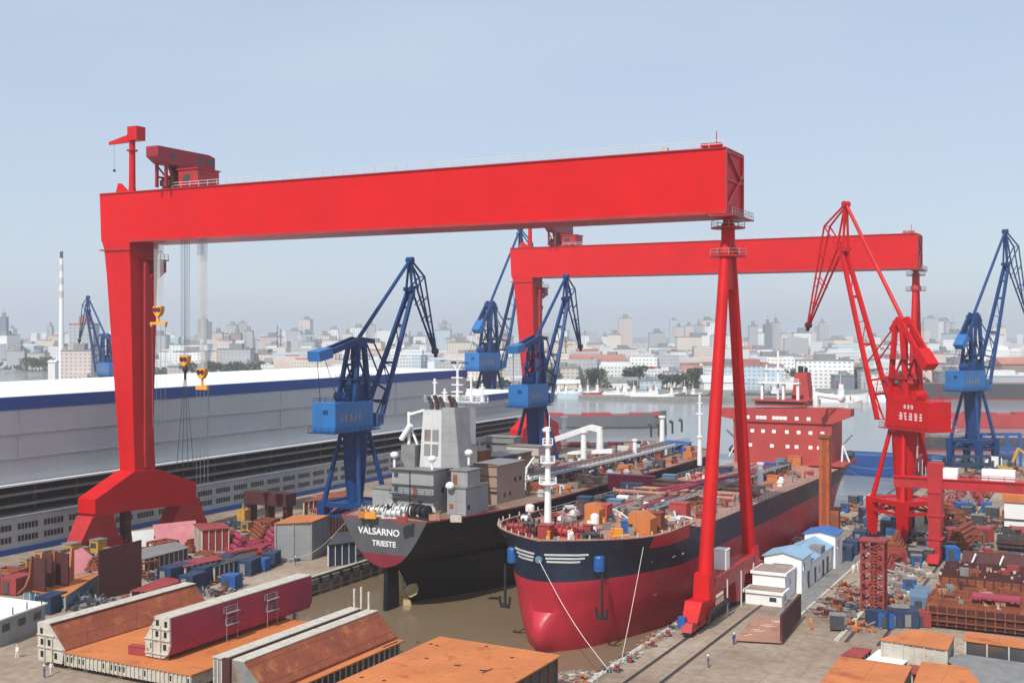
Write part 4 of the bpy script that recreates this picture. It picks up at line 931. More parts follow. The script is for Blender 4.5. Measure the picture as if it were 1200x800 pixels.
b = MB(); b.hexa([(fx0, fy, 22.7), (fx1, fy, 22.7), (fx1, fy+7, 22.7), (fx0, fy+7, 22.7)], [(fx0+.5, fy+.6, 34.0), (fx1-.2, fy+.6, 34.0), (fx1-.2, fy+7, 34.0), (fx0+.5, fy+7, 34.0)]); fu = b.build('funnel', 'light_grey_paint', sh, smooth=False)
b = MB(); b.hexa([(fx1+.01, fy, 22.7), (fx1+3.4, fy+1.5, 22.7), (fx1+3.4, fy+7, 22.7), (fx1+.01, fy+7, 22.7)], [(fx1-.18, fy+.6, 34.6), (fx1+2.2, fy+1.5, 34.6), (fx1+2.2, fy+7, 34.6), (fx1-.18, fy+7, 34.6)]); b.build('casing', 'mid_grey_paint', fu, smooth=False)
for ix in (0, 1):
    for iz in (0, 1):
        w = MB(); x = fx0+1.0+ix*1.85; z = 25.0+iz*2.9; yo = fy+.6*(z-22.7)/11.3-.06; w.hexa([(x, yo-.02, z), (x+1.4, yo-.02, z), (x+1.4, yo+.3, z), (x, yo+.3, z)], [(x, yo+.10, z+2.3), (x+1.4, yo+.10, z+2.3), (x+1.4, yo+.4, z+2.3), (x, yo+.4, z+2.3)]); w.build('louvre', 'steel_grey', fu, smooth=False)
for k, x in enumerate((fx0+1, fx0+2.4, fx0+3.6, fx1+.8, fx1+1.6)):
    c = MB(); c.tube((x, fy+3, 34), (x, fy+3, 35.4+.3*(k % 2)), .42, .42, 10); c.tube((x, fy+3, 35.3), (x-.5, fy+2.6, 36.6+.3*(k % 2)), .42, .42, 10); c.build('exhaust_pipe', 'dark_maroon' if k % 2 else 'steel_dark', fu)
for x, z, y in ((hx0+.2, 25.2, hy+.5), (fx1-.2, 24.8, hy+1), (fx1+5.2, 25.8, hy+6)):
    c = MB(); c.ball((x, y, z), .85, .8, 12); c.tube((x, y, z-2.4), (x, y, z-.8), .25); c.build('satellite_dome', 'white_paint', sh)
c = MB(); c.box(hx0+.2, hx0+3.4, hy+3, hy+8, 22.7, 27); c.build('deck_house', 'steel_grey', sh, smooth=False)
c = MB(); c.bar((hx0+.8, hy+5, 27), (hx0+.8, hy+5, 33.5), .5); c.bar((hx0+.8, hy+5, 33), (hx0+4.4, hy+5, 34), .45); c.bar((hx0+2.8, hy+5, 27), (hx0+.9, hy+5, 31), .35); c.tube((hx0-.4, hy+4, 28), (hx0+1.8, hy+4, 31), .6); c.build('stores_crane', 'white_paint', sh)
# second, smaller house to starboard and blocks forward
q0 = LD(524, 603); B_ = blk('accommodation', q0[0], q0[0]+4.2, q0[1], q0[1]+9, 14, 19.4, 'mid_grey_paint'); blk('deck_house', q0[0]+.3, q0[0]+4.0, q0[1]+1, q0[1]+6, 19.6, 22.6, 'mid_grey_paint')
c = MB(); c.ball((q0[0]+1, q0[1]-.6, 19.8), .9, .9, 10); c.build('satellite_dome', 'white_paint', sh)
q1 = LD(550, 588); C_ = blk('deck_house', q1[0], q1[0]+6.6, q1[1], q1[1]+13, ldeck(q1[1]), 21.6, 'plain_brown')
for z in (17, 19.4, 21.8): 
    p = MB(); p.box(q1[0]-.12, q1[0]+6.7, q1[1]-.14, q1[1]-.01, z, z+.25); p.build('ledge', 'rust_brown', C_, smooth=False)
for u, v, w_, l_, h_, mt in ((536, 566, 7, 7, 9, 'plain_beige'), (556, 560, 6, 6, 7, 'rust_brown'), (578, 556, 8, 8, 5, 'steel_dark'), (600, 552, 7, 9, 5, 'deck_mud'), (572, 586, 5, 6, 3.4, 'steel_dark'), (604, 566, 7, 6, 3.6, 'deck_mud'), (590, 540, 9, 5, 7, 'steel_grey'), (617, 543, 10, 5, 5, 'plain_beige')):
    x, y, z = LD(u, v); blk('deck_house', x-w_/2, x+w_/2, y-l_/2, y+l_/2, z-.2, z+h_, mt)
# antenna platform on three white posts
x, y, z = LD(533, 556); zt = 31.6; c = MB()
for dx in (-5.2, 0, 5.2): c.tube((x+dx, y, z), (x+dx, y, zt), .8, .8, 12)
pm = c.build('antenna_post', 'white_paint', sh)
c = MB(); c.box(x-8, x+8.6, y-2, y+2, zt, zt+.4); c.rail([(x-8, y-1.9, zt+.4), (x+8.6, y-1.9, zt+.4)], 1.3, 1.1, .1); c.rail([(x-8, y+1.9, zt+.4), (x+8.6, y+1.9, zt+.4)], 1.3, 1.1, .1); pl = c.build('antenna_platform', 'white_paint', sh, smooth=False)
for dx, h in ((-6, 6), (-3, 3.5), (4.8, 8), (8, 5)):
    c = MB(); c.tube((x+dx, y, zt+.4), (x+dx, y, zt+h), .3); c.box(x+dx-.8, x+dx+.8, y-.2, y+.2, zt+h-1.2, zt+h-.9); c.build('antenna', 'white_paint', pl)
c = MB(); c.tube((x+.8, y, zt), (x+.8, y, zt+8), .45, .3)
for h in (2.6, 4.4, 6.2): c.box(x-.8, x+2.4, y-.4, y+.4, zt+h, zt+h+.3)
c.bar((x+.8, y, zt+7.8), (x-.4, y, zt+10), .35); c.bar((x+.8, y, zt+7.8), (x+2, y, zt+10), .35); c.build('radar_mast', 'white_paint', pl)
c = MB(); c.box(x+1.2, x+4, y-.1, y+.1, zt+10, zt+10.35); c.box(x-1, x+.3, y-.3, y+.3, zt+9.9, zt+10.5); c.build('radar_scanner', 'steel_dark', pl, smooth=False)
# long pipe rack and gantries along the deck
for k, (xx, r, mt) in enumerate(((3.0, .5, 'light_grey_paint'), (1.6, .45, 'steel_grey'), (.2, .45, 'deck_mud'), (-1.4, .4, 'red_primer'), (-3, .45, 'steel_grey'))):
    p = MB(); p.path([(xx, y, ldeck(y)+2.2) for y in (48+3*k, 80, 120, 165)], r, 8)
    for y in range(54, 165, 7): p.cbox((xx, y, ldeck(y)), (.4, .4, 2))
    p.build('pipe', mt, sh)
p = MB(); p.rail([(4.4, 46, ldeck(46)+2.6), (4.4, 166, ldeck(166)+2.6)], 1.2, 3, .06)
for y in range(46, 166, 2): p.cbox((5.2, y, ldeck(y)+2.5), (1.6, 2, .12))
p.build('catwalk', 'steel_grey', sh, smooth=False)
for u, v, h in ((684, 542, 8.5), (776, 524, 9.5), (661, 520, 8.5)):
    x, y, z = LD(u, v); b = MB(); b.lathe([(.9, 0), (.75, h), (1.2, h), (1.2, h+.6)], (x, y, z), 12); b.build('king_post', 'white_paint', sh)
x, y, z = LD(703, 528); b = MB(); b.lathe([(1.2, 0), (1.0, 6.5)], (x, y, z), 12); b.bar((x+.6, y, z+6.5), (x-3.2, y, z+7.2), 1.5, 1.7); b.bar((x-3.2, y, z+7.2), (x-13.5, y-6, z+3.2), 1.2, 1.5); b.build('deck_crane', 'white_paint', sh, smooth=False)
x, y, z = LD(715, 541); b = MB(); b.hexa([(x-12, y-3, z+1.8), (x+1, y-1.0, z+2.6), (x+1, y+1.4, z+2.6), (x-12, y+1, z+1.8)], [(x-12, y-3, z+2.4), (x+1, y-1.0, z+3.8), (x+1, y+1.4, z+3.8), (x-12, y+1, z+2.4)]); b.cbox((x, y, z), (1, 1, 2.6)); b.cbox((x-9, y-1, z), (1, 1, 1.8)); b.build('deck_crane', 'white_paint', sh, smooth=False)
x, y, z = LD(792, 529); b = MB(); b.hexa([(x-4, y-3, z), (x+4, y-3, z), (x+4, y+3, z), (x-4, y+3, z)], [(x-4, y-3, z+2.0), (x+4, y-3, z+1.6), (x+4, y+3, z+3.0), (x-4, y+3, z+3.2)]); b.build('tarpaulin', 'box_blue', sh, smooth=False)
x, y, z = LD(820, 512); b = MB(); b.tube((x, y, z), (x, y, z+15), .55, .4, 10); b.box(x-1.4, x+1.4, y-.5, y+.5, z+8, z+8.4); b.bar((x-1, y, z+12), (x+1, y, z+12), .3); b.build('foremast', 'white_paint', sh)
for u, v in ((763, 512), (772, 511), (780, 510), (788, 508), (799, 506)):
    x, y, z = LD(u, v); b = MB(); b.tube((x, y, z), (x, y, z+4), .4); b.tube((x, y, z+4), (x-1, y, z+4.6), .6); b.build('ventilator', 'steel_dark', sh)
for u, v in ((604, 574), (620, 574)):
    x, y, z = LD(u, v); b = MB(); b.bar((x-1, y, z), (x-.6, y, z+5), .4); b.bar((x+1.4, y, z), (x-.4, y, z+3.4), .4); b.bar((x-.7, y, z+5), (x+1.3, y, z+7.6), .4); b.build('boat_davit', 'white_paint', sh, smooth=False)
rn = random.Random(5)
for k in range(200):
    y = rn.uniform(44, 170); x = rn.uniform(-1, 1)*(lhalf(y, 13)-1.5); z = ldeck(y)+.1; kind = rn.random(); mt = rn.choice(['red_primer', 'deck_mud', 'steel_grey', 'steel_dark', 'rust_brown', 'light_grey_paint', 'deck_brown', 'orange_primer', 'box_navy'])
    b = MB()
    if kind < .3: b.lathe([(.8, 0), (.8, .9), (1.0, .9), (1.0, 1.1)], (x, y, z), 10); b.tube((x-.6, y, z+1.4), (x+.6, y, z+1.4), .14); nm = 'tank_hatch'
    elif kind < .5: b.tube((x, y, z), (x, y, z+1.8), .22); b.tube((x, y, z+1.8), (x+.8, y, z+1.9), .25); b.tube((x+.8, y, z+1.9), (x+.85, y, z+1.2), .33); nm = 'air_pipe'
    elif kind < .85: b.cbox((x, y, z), (rn.uniform(1, 4), rn.uniform(.8, 3), rn.uniform(.7, 2.2)), rn.choice((0, 0, .3))); b.tube((x, y, z+.5), (x+rn.uniform(-3, 3), y+rn.uniform(-3, 3), z+.4), .25); nm = 'deck_gear'
    else:
        b.tube((x, y-3, z+.8), (x, y+3, z+.8), .3); b.cbox((x, y-2, z), (.3, .3, .8)); b.cbox((x, y+2, z), (.3, .3, .8)); nm = 'pipe'
    b.build(nm, mt, sh)
# mooring lines
def line(a, b, sag, label, r=.052, mat='rope_pale'):
    a, b = Vector(a), Vector(b); m = MB(); m.path([(a.lerp(b, k/14)+Vector((0, 0, -sag*math.sin(math.pi*k/14))))-a for k in range(15)], r, 5)
    o = m.build('mooring_line', mat); o.location = a; return tag(o, label, 'mooring line', 'mooring lines')
line((TX, TY+.3, 12.0), G(712, 783, .4), 1.2, 'pale mooring line from the bow emblem down to the quay corner')
line((TX+thalf(13, 13)+.2, TY+13, 13.2), G(729, 769, .4), .3, 'pale mooring line hanging almost straight down the red bow')
line((LX-8, LY, 13.6), G(338, 655, .6), 2.0, 'mooring line from the grey stern across the left quay')
line((LX-2, LY, 8.6), G(425, 650, .6), 1.0, 'short mooring line from under the stern name to a quay bollard')
# ================================================================== YARD: HULL BLOCKS IN THE FOREGROUND
def px(pts, z): return [G(u, v, z) for u, v in pts]
def web_face(mb_w, mb_d, p0, p1, z0, z1, n, out, holes=True, seed=1):
    """stiffener ribs and dark lightening holes on a vertical face from p0 to p1"""
    p0, p1, out = Vector((p0[0], p0[1], 0)), Vector((p1[0], p1[1], 0)), Vector((out[0], out[1], 0)); rnd = random.Random(seed); d = (p1-p0)/n
    for k in range(n+1):
        q = p0+d*k+out*.1; mb_w.bar(q+Vector((0, 0, z0)), q+Vector((0, 0, z1)), .16, .2)
    if holes:
        for k in range(n):
            if rnd.random() < .3:
                q = p0+d*(k+.5)+out*.012; h = (z1-z0)
                mb_d.bar(q+Vector((0, 0, z0+h*.3)), q+Vector((0, 0, z0+h*.75)), d.length*.42, .03, out)
def stands(parent, pts, h, mat='steel_grey'):
    for p in pts:
        m = MB(); m.hexa([(p[0]-.5, p[1]-.5, 0), (p[0]+.5, p[1]-.5, 0), (p[0]+.5, p[1]+.5, 0), (p[0]-.5, p[1]+.5, 0)], [(p[0]-.3, p[1]-.3, h), (p[0]+.3, p[1]-.3, h), (p[0]+.3, p[1]+.3, h), (p[0]-.3, p[1]+.3, h)]); m.build('support', mat, parent, origin=parent.location, smooth=False)
# block A: hopper side with sloping inner plate and double bottom floor
bx = thing('hull_block', (-128, 121, 0), 'orange hull block with sloping rusty side plate, carrying the magenta shell block', 'hull block')
o = bx.location
ya, yb = 121.0, 152.0
m = MB(); m.prism([(-142.6, .9), (-137.8, .9), (-137.4, 2.9), (-140.9, 6.4), (-142.8, 6.4)], ya+.3, yb, 'y'); sd = m.build('side_tank', 'rust_brown', bx, o, smooth=False)
m = MB(); m.box(-142.9, -140.5, ya+.2, yb+.1, 6.4, 6.52); m.build('flange', 'ivory_web', bx, o, smooth=False)
w = MB(); w.prism([(-142.7, .9), (-137.7, .9), (-137.3, 2.9), (-140.8, 6.5), (-142.9, 6.5)], ya, ya+.3, 'y')
for z, x0, x1 in ((3.0, -142.7, -137.4), (4.8, -142.8, -139.2)): w.box(x0, x1, ya-.25, ya, z-.08, z+.08)
for x in (-141.2, -139.6): w.box(x-.07, x+.07, ya-.25, ya, .9, 4.4)
d = MB()
for x, z in ((-141.9, 3.7), (-140.4, 3.7), (-139.0, 1.9), (-142.0, 5.3), (-141.9, 1.9)): d.prism([(x-.3, z-.45), (x+.3, z-.45), (x+.3, z+.45), (x-.3, z+.45)], ya-.02, ya-.002, 'y')
w.merge(d, 1).build('web_frame', ['ivory_web', 'hall_dark'], bx, o, smooth=False)
m = MB(); m.box(-137.4, -112.6, ya, yb, 2.55, 2.72); m.build('floor_plate', 'orange_primer', bx, o, smooth=False)
m = MB(); m.box(-137.2, -113, ya+.25, yb-.3, .75, 2.54)
w, d = MB(), MB(); web_face(w, d, (-137.2, ya+.25), (-113, ya+.25), .75, 2.5, 30, (0, -1), True, 4); web_face(w, d, (-113, ya+.25), (-113, yb-.3), .75, 2.5, 26, (1, 0), True, 5)
m.merge(w, 0).merge(d, 1).build('double_bottom', ['ivory_web', 'hall_dark'], bx, o, smooth=False)
stands(bx, [(x, y) for x in (-141, -134, -127, -120, -114) for y in (122.5, 136, 150)], .75)
tag(MB().cbox((-126.3, 125.2, 2.725), (3.6, 1.0, 1.2), .12).cbox((-126.3, 125.2, 3.93), (3.7, 1.2, .1), .12).build('steel_trough', 'red_primer', smooth=False), 'small dark red steel trough lying on the orange block floor', 'trough')
# block B: magenta outer shell with rounded bilge on top of the floor
b2 = thing('hull_block', (-122, 124, 2.72), 'magenta side shell block with white end web, standing on the orange floor', 'hull block'); o = b2.location
prof = [(-124.6, 3.0), (-124.7, 5.6), (-122.6, 8.8), (-120.0, 8.8), (-119.9, 4.6), (-120.4, 3.4), (-121.4, 2.95)]
ya2, yb2 = 124.5, 157.5
m = MB(); m.prism([(-122.7, 8.75), (-120.02, 8.75), (-119.9, 4.6), (-120.35, 3.4), (-121.3, 3.0), (-124.4, 3.05), (-124.5, 5.6)], ya2+.3, yb2, 'y'); sh2 = m.build('shell', 'magenta_primer', b2, o)
m = MB(); m.prism(prof, ya2, ya2+.29, 'y')
for z, x0, x1 in ((5.6, -124.7, -119.9), (7.2, -123.6, -120), (3.6, -124.6, -120.3)): m.box(x0, x1, ya2-.22, ya2, z-.07, z+.07)
for x in (-123.2, -121.6): m.box(x-.06, x+.06, ya2-.22, ya2, 3.0, 7.6)
d = MB()
for x, z in ((-120.7, 7.9), (-120.8, 6.4), (-122.4, 6.4), (-123.4, 4.6), (-120.9, 4.6), (-122.3, 8)): d.prism([(x-.28, z-.42), (x+.28, z-.42), (x+.28, z+.42), (x-.28, z+.42)], ya2-.02, ya2-.002, 'y')
m.merge(d, 1).build('web_frame', ['ivory_web', 'hall_dark'], b2, o, smooth=False)
m = MB(); m.box(-122.8, -119.95, ya2, yb2+.1, 8.8, 8.95); 
for k in range(22): m.box(-122.9, -122.75, ya2+k*1.5, ya2+k*1.5+.2, 8.2, 8.95)
m.build('flange', 'ivory_web', b2, o, smooth=False)
for y in (136, 145.5):
    m = MB(); m.rail([(-119.7, y, 5.4), (-119.7, y+2.6, 5.4)], .9, 1.2, .05); m.rail([(-119.7, y-.4, 7.2), (-119.7, y+2.2, 7.2)], .9, 1.2, .05)
    for k in range(2): m.box(-119.85, -119.2, y, y+2.8, 5.3+k*1.8, 5.4+k*1.8); m.bar((-119.5, y+k*2.4, 3), (-119.5, y+k*2.4, 8.2), .08)
    m.build('scaffold', 'grey_metal', b2, o, smooth=False)
stands(b2, [(x, y) for x in (-123.6, -121) for y in (154.5,)], 2.95, 'ivory_web')
m = MB(); m.cbox((-122.3, 125.2, 2.725), (2.6, .5, .24)); m.build('support', 'ivory_web', b2, o, smooth=False)
# block C: two white flanges with a recess, rusty slope to starboard
b3 = thing('hull_block', (-102, 118, 0), 'rust brown trough block with two pale top flanges beside the flat orange deck', 'hull block'); o = b3.location
ya3, yb3 = 117.5, 148.5
m = MB(); m.prism([(-105.6, .9), (-105.6, 6.9), (-103.7, 6.9), (-103.6, 5.6), (-102.6, 5.6), (-102.5, 6.9), (-100.6, 6.9), (-97.0, 3.5), (-97.0, .9)], ya3+.3, yb3, 'y'); m.build('shell', 'rust_brown', b3, o, smooth=False)
m = MB(); m.box(-105.75, -103.65, ya3, yb3+.1, 6.9, 7.05); m.build('flange', 'ivory_web', b3, o, smooth=False)
m = MB(); m.box(-102.55, -100.5, ya3+.3, yb3+.1, 6.9, 7.05); m.build('flange', 'ivory_web', b3, o, smooth=False)
m = MB(); m.box(-103.6, -102.6, ya3-.1, yb3, 5.62, 5.75); m.box(-103.9, -102.6, ya3-.2, ya3+.28, .9, 7.1); m.build('recess_plate', 'dark_maroon', b3, o, smooth=False)
m = MB(); m.box(-96.98, -95.6, ya3+.3, yb3, 2.9, 3.1); m.build('ledge', 'orange_primer', b3, o, smooth=False)
w, d = MB(), MB(); m = MB(); m.box(-96.99, -96.7, ya3+.4, yb3-.1, .9, 2.88)
web_face(w, d, (-96.6, ya3+.4), (-96.6, yb3-.1), .9, 2.85, 22, (1, 0), False)
m.merge(w, 1).build('web_frame', ['steel_dark', 'ivory_web'], b3, o, smooth=False); w = MB()
web_face(w, d, (-105.5, ya3+.2), (-104.2, ya3+.2), .9, 6.6, 2, (0, -1), True, 3); web_face(w, d, (-102.3, ya3+.2), (-97.4, ya3+.2), .9, 3.4, 6, (0, -1), True, 9)
m = MB(); m.prism([(-105.6, .9), (-105.6, 6.9), (-103.7, 6.9), (-103.6, 1.5), (-102.6, 1.5), (-102.5, 6.9), (-100.7, 6.9), (-97.05, 3.5), (-97.05, .9)], ya3+.12, ya3+.29, 'y'); m.merge(w, 1).merge(d, 2).build('end_plate', ['steel_grey', 'ivory_web', 'hall_dark'], b3, o, smooth=False)
for x, h in ((-104.6, 3.0), (-103.3, 3.4), (-101.9, 2.8)):
    m = MB(); m.bar((x, yb3-.4, 7.05), (x, yb3-.4, 7.05+h), .28); m.build('guide_post', 'ivory_web', b3, o, smooth=False)
stands(b3, [(x, y) for x in (-104.5, -98) for y in (119, 133, 147)], .9)
# block D: flat orange deck panel by the basin end
b4 = thing('hull_block', (-78, 112, 0), 'wide flat orange deck block at the end of the basin near the bow', 'hull block'); o = b4.location
m = MB(); m.prism([(p.x, p.y) for p in px([(515, 745), (658, 767)], 5)] + [(-68.2, 84), (-88.6, 84)], 4.8, 5.0, 'z'); pl = m.build('deck_plate', 'orange_primer', b4, o, smooth=False)
p1_, p2_ = G(515, 745, 5), G(658, 767, 5)
m = MB(); m.box(p1_.x+.3, p2_.x-.5, 84, p2_.y-.6, 1.0, 4.78)
w, d = MB(), MB(); web_face(w, d, (p2_.x-.5, p2_.y-.6), (p2_.x-.5, 84), 1.0, 4.7, 24, (1, 0), False); m.merge(w, 1).build('web_frame', ['steel_dark', 'rust_brown'], b4, o, smooth=False)
for u, v, a in ((500, 771, .2), (536, 779, .3), (566, 785, .4), (470, 763, .1), (490, 752, .2), (505, 754, .2), (512, 756, .2), (600, 770, .2), (424, 793, .2), (450, 797, .2), (570, 757, .2)):
    p = G(u, v, 5); MB().cbox((p.x, p.y, 5.004), (.9 if a > .2 else .5, .5, .02), a).build('drain_hole', 'hall_dark', pl, o, smooth=False)
for a, b in (((565, 788), (577, 783)), ((449, 758), (466, 751))): MB().bar(G(*a, 5.03), G(*b, 5.03), .28, .06).build('slot', 'dark_maroon', pl, o, smooth=False)
stands(b4, [(x, y) for x in (-86, -70) for y in (100, 120, 140)], 1.0)

def block_px(label, corners, zt, zb, top, side, name='hull_block', ribs=(10, 8), ribmat='ivory_web', holes=True, seed=1, extra=None, cat='hull block', th=.18, group=None):
    """a flat topped block from the photo outline of its top plate"""
    P_ = [Vector((p.x, p.y)) for p in px(corners, zt)]; c = sum(P_, Vector((0, 0)))/len(P_)
    area = sum(a.x*b.y-b.x*a.y for a, b in zip(P_, P_[1:]+P_[:1]))
    if area < 0: P_ = P_[::-1]
    t = thing(name, (c.x, c.y, 0), label, cat, group); o = t.location
    MB().prism([(p.x, p.y) for p in P_], zt-th, zt).build('top_plate', top, t, o, smooth=False)
    I_ = [p+(c-p).normalized()*.45 for p in P_]
    bo = MB().prism([(p.x, p.y) for p in I_], zb, zt-th-.004)
    w, d = MB(), MB()
    for i, (a, b) in enumerate(zip(I_, I_[1:]+I_[:1])):
        e = b-a; n = Vector((e.y, -e.x)).normalized()
        if n.y < .3: web_face(w, d, a, b, zb, zt-th-.01, max(2, int(e.length/(1.4 if ribs[0] > 8 else 2.6))), n, holes, seed+i)
    bo.merge(w, 1).merge(d, 2).build('body', [side, ribmat, 'hall_dark'], t, o, smooth=False)
    if zb > .3: stands(t, [(p.x+(c.x-p.x)*.2, p.y+(c.y-p.y)*.2) for p in P_], zb)
    return t
# lower right corner
block_px('orange topped block cut by the bottom edge, left of two at bottom right', [(984, 768), (1069, 780), (1056, 806), (960, 801)], 4.5, .8, 'orange_primer', 'steel_grey', seed=2)
block_px('orange topped block with chamfered corner at the bottom edge, right of the other', [(1080, 774), (1133, 781), (1151, 802), (1070, 801)], 4.6, .8, 'orange_primer', 'steel_grey', seed=3)
block_px('orange roofed block with white ribbed front, behind the white sheet at bottom right', [(1069, 736.5), (1119, 744), (1111, 760.5), (1030, 748)], 5.0, .7, 'orange_primer', 'ivory_web', ribs=(10, 8), holes=False, seed=4)
E4 = block_px('long orange topped block with dark arched openings at the right edge', [(1133, 739), (1212, 750), (1212, 760), (1128, 749)], 5.0, 1.2, 'orange_primer', 'steel_dark', ribs=(4, 4), holes=False, seed=5)
block_px('white sheet metal panel lying between the orange blocks at bottom right', [(1030, 760), (1071, 767), (1057, 779), (1012, 774)], 2.4, 1.6, 'white_paint', 'red_primer', name='metal_sheet', holes=False, seed=6, cat='panel')
block_px('grey slab block with orange rim in the bottom right corner', [(1125, 765), (1215, 778), (1225, 806), (1152, 804), (1108, 772)], 3.2, .6, 'steel_grey', 'orange_primer', holes=False, seed=7)
block_px('dark red open block beside the white panel at bottom right', [(1000, 757), (1022, 760), (1010, 770), (985, 767)], 2.6, .4, 'red_primer', 'dark_maroon', holes=False, seed=8)
block_px('small dark red block between two orange blocks at bottom edge', [(1070, 768), (1082, 770), (1076, 790), (1062, 786)], 2.0, .4, 'red_primer', 'dark_maroon', holes=False, seed=18)
# shed with a white roof at the left edge
p = px([(-30, 700), (0, 699), (56, 706), (-2, 727), (-60, 727)], 4.4)
t = thing('shed', (p[3].x, p[3].y, 0), 'low grey shed with flat white roof and small windows, before the bracket block', 'shed'); o = t.location
MB().prism([(q.x, q.y) for q in (p[0], p[4], p[3], p[2], p[1])], 4.2, 4.45).build('roof', 'white_paint', t, o, smooth=False)
I_ = [Vector((q.x, q.y)) for q in (p[0], p[4], p[3], p[2], p[1])]; cI = sum(I_, Vector((0, 0)))/5; I2 = [q+(cI-q).normalized()*.4 for q in I_]
MB().prism([(q.x, q.y) for q in I2], 0, 4.18).build('wall', 'mid_grey_paint', t, o, smooth=False)
a, b = I2[2], I2[3]
for q in (.12, .2, .45, .53, .78, .86):
    c = a.lerp(b, q); e = (b-a).normalized(); n = Vector((e.y, -e.x)); c = c+n*.02
    MB().bar((c.x, c.y, 2.2), (c.x, c.y, 3.4), .9, .06, (n.x, n.y, 0)).build('window', 'glass', t, o, smooth=False)
m = MB()
for q in (.3, .6, .92): c = a.lerp(b, q); m.tube((c.x, c.y, 4.45), (c.x, c.y, 5.6), .1, .1, 5)
m.build('vent_pipe', 'dark_metal', t, o)
# bracket block at the left, dark plate beside it
t = block_px('orange block with tall curved brackets and dark plates rising from it', [(26, 690), (79, 676), (118, 671), (77, 698)], 2.8, .5, 'orange_primer', 'box_grey_blue', holes=False, seed=9); o = t.location
for k, (u, v) in enumerate(((39, 691), (51, 686), (66, 684), (86, 679))):
    p = G(u, v, 2.8); hh = 6.2; m = MB()
    m.prism([(p.y, 2.805), (p.y-3.4, 2.805), (p.y-1.8, 3.8), (p.y-.9, 5.6), (p.y-.5, 2.8+hh), (p.y, 2.8+hh)], p.x-.25, p.x+.25, 'x'); m.build('bracket', 'orange_primer' if k % 2 else 'rust_brown', t, o, smooth=False)
    if k < 3: MB().box(p.x+.3, p.x+3.4-.9*(k % 2), p.y-.3, p.y, 2.81, 2.6+hh).build('back_plate', 'dark_maroon', t, o, smooth=False)
p = G(116, 703, 0); m = MB(); t = thing('steel_plate', (p.x, p.y, 0), 'large upright dark maroon plate standing beside the curved bracket block', 'steel plate'); o = t.location
q = G(166, 692, 0); e = (q-p).normalized(); n = Vector((-e.y, e.x, 0))
m.hexa([p+Vector((0, 0, .2)), q+Vector((0, 0, .2)), q+n*.3+Vector((0, 0, .2)), p+n*.3+Vector((0, 0, .2))], [p+Vector((0, 0, 9.2)), q+Vector((0, 0, 9.8)), q+n*.3+Vector((0, 0, 9.8)), p+n*.3+Vector((0, 0, 9.2))]); m.build('plate', 'dark_maroon', t, o, smooth=False)
for k in range(3): c = p.lerp(q, .15+.35*k)+n*.3; MB().add([c+Vector((0, 0, 0)), c+n*4, c+Vector((0, 0, 7)), c+e*.2, c+n*4+e*.2, c+e*.2+Vector((0, 0, 7))], [(0, 1, 2), (3, 5, 4), (0, 3, 4, 1), (1, 4, 5, 2), (2, 5, 3, 0)]).build('prop', 'dark_metal', t, o, smooth=False)
# leaning pink plates and blocks by the gantry foot
def lean(label, a, b, zt, th, mat, tilt, back='dark_maroon', name='steel_plate'):
    p, q = G(*a), G(*b); e = (q-p).normalized(); n = Vector((-e.y, e.x, 0)); t = thing(name, (p.x, p.y, 0), label, 'steel plate'); o = t.location
    up = Vector((n.x*tilt, n.y*tilt, zt)); MB().hexa([p, q, q+n*th, p+n*th], [p+up, q+up, q+up+n*th, p+up+n*th]).build('plate', mat, t, o, smooth=False)
    for k in (.1, .5, .9): c = p.lerp(q, k)+n*th; MB().bar(c+up*.9, c+n*(tilt+3)+Vector((0, 0, 0)), .3).build('prop', back, t, o, smooth=False)
    return t
lean('white and grey plate leaning at the foot of the gantry leg', (157, 645), (190, 641), 4.2, .3, 'white_paint', 1.2)
lean('pink primed plate leaning beside the white one, by the gantry foot', (186, 646), (236, 640), 5.6, .3, 'pink_primer', 3.4)
lean('pink plate lying tilted behind the dark maroon plate', (78, 676), (121, 662), 3.4, .3, 'pink_primer', 5.0)
block_px('open red block with a dark mouth, right of the pink plate', [(226, 613), (262, 612), (270, 618), (236, 621)], 6.2, .3, 'red_primer', 'red_primer', holes=False, seed=10)
block_px('long grey ridged panel in front of the pink plate', [(152, 645), (206, 634), (222, 641), (168, 655)], 3.4, .5, 'steel_grey', 'steel_dark', holes=False, seed=11)
block_px('low dark block with a red top, right of the maroon plate', [(205, 658), (252, 650), (262, 654), (216, 664)], 3.8, .2, 'red_primer', 'steel_dark', holes=False, seed=12)
block_px('flat orange red panel behind the rusty hull block', [(152, 692), (196, 674), (214, 680), (176, 692)], 2.0, .4, 'red_primer', 'dark_maroon', holes=False, seed=13)
block_px('dark block behind the pink slope on the left yard', [(238, 655), (292, 643), (302, 650), (250, 664)], 3.2, .2, 'steel_dark', 'box_navy', holes=False, seed=14)
# cabin with an orange roof on the left quay
t = block_px('small grey quay building with flat orange roof beside the nearest blue crane', [(345, 603), (386, 603), (366, 611), (321, 613)], 8.4, .1, 'orange_primer', 'mid_grey_paint', name='quay_building', ribs=(4, 4), holes=False, ribmat='mid_grey_paint', seed=15, cat='building')
o = t.location; p, q = G(319, 637, 0), G(352, 643, 0); e = (q-p).normalized(); n = Vector((e.y, -e.x, 0))
m = MB(); m.hexa([p+n*.8, q+n*.8, q, p], [p+n*.8+Vector((0, 0, 3)), q+n*.8+Vector((0, 0, 3)), q+Vector((0, 0, 3)), p+Vector((0, 0, 3))]); m.build('base', 'white_paint', t, o, smooth=False)
for k in (.15, .4, .62, .85): c = p.lerp(q, k)+n*.83; MB().bar(c+Vector((0, 0, .9)), c+Vector((0, 0, 2.2)), 1.2, .06, n).build('opening', 'hall_dark', t, o, smooth=False)
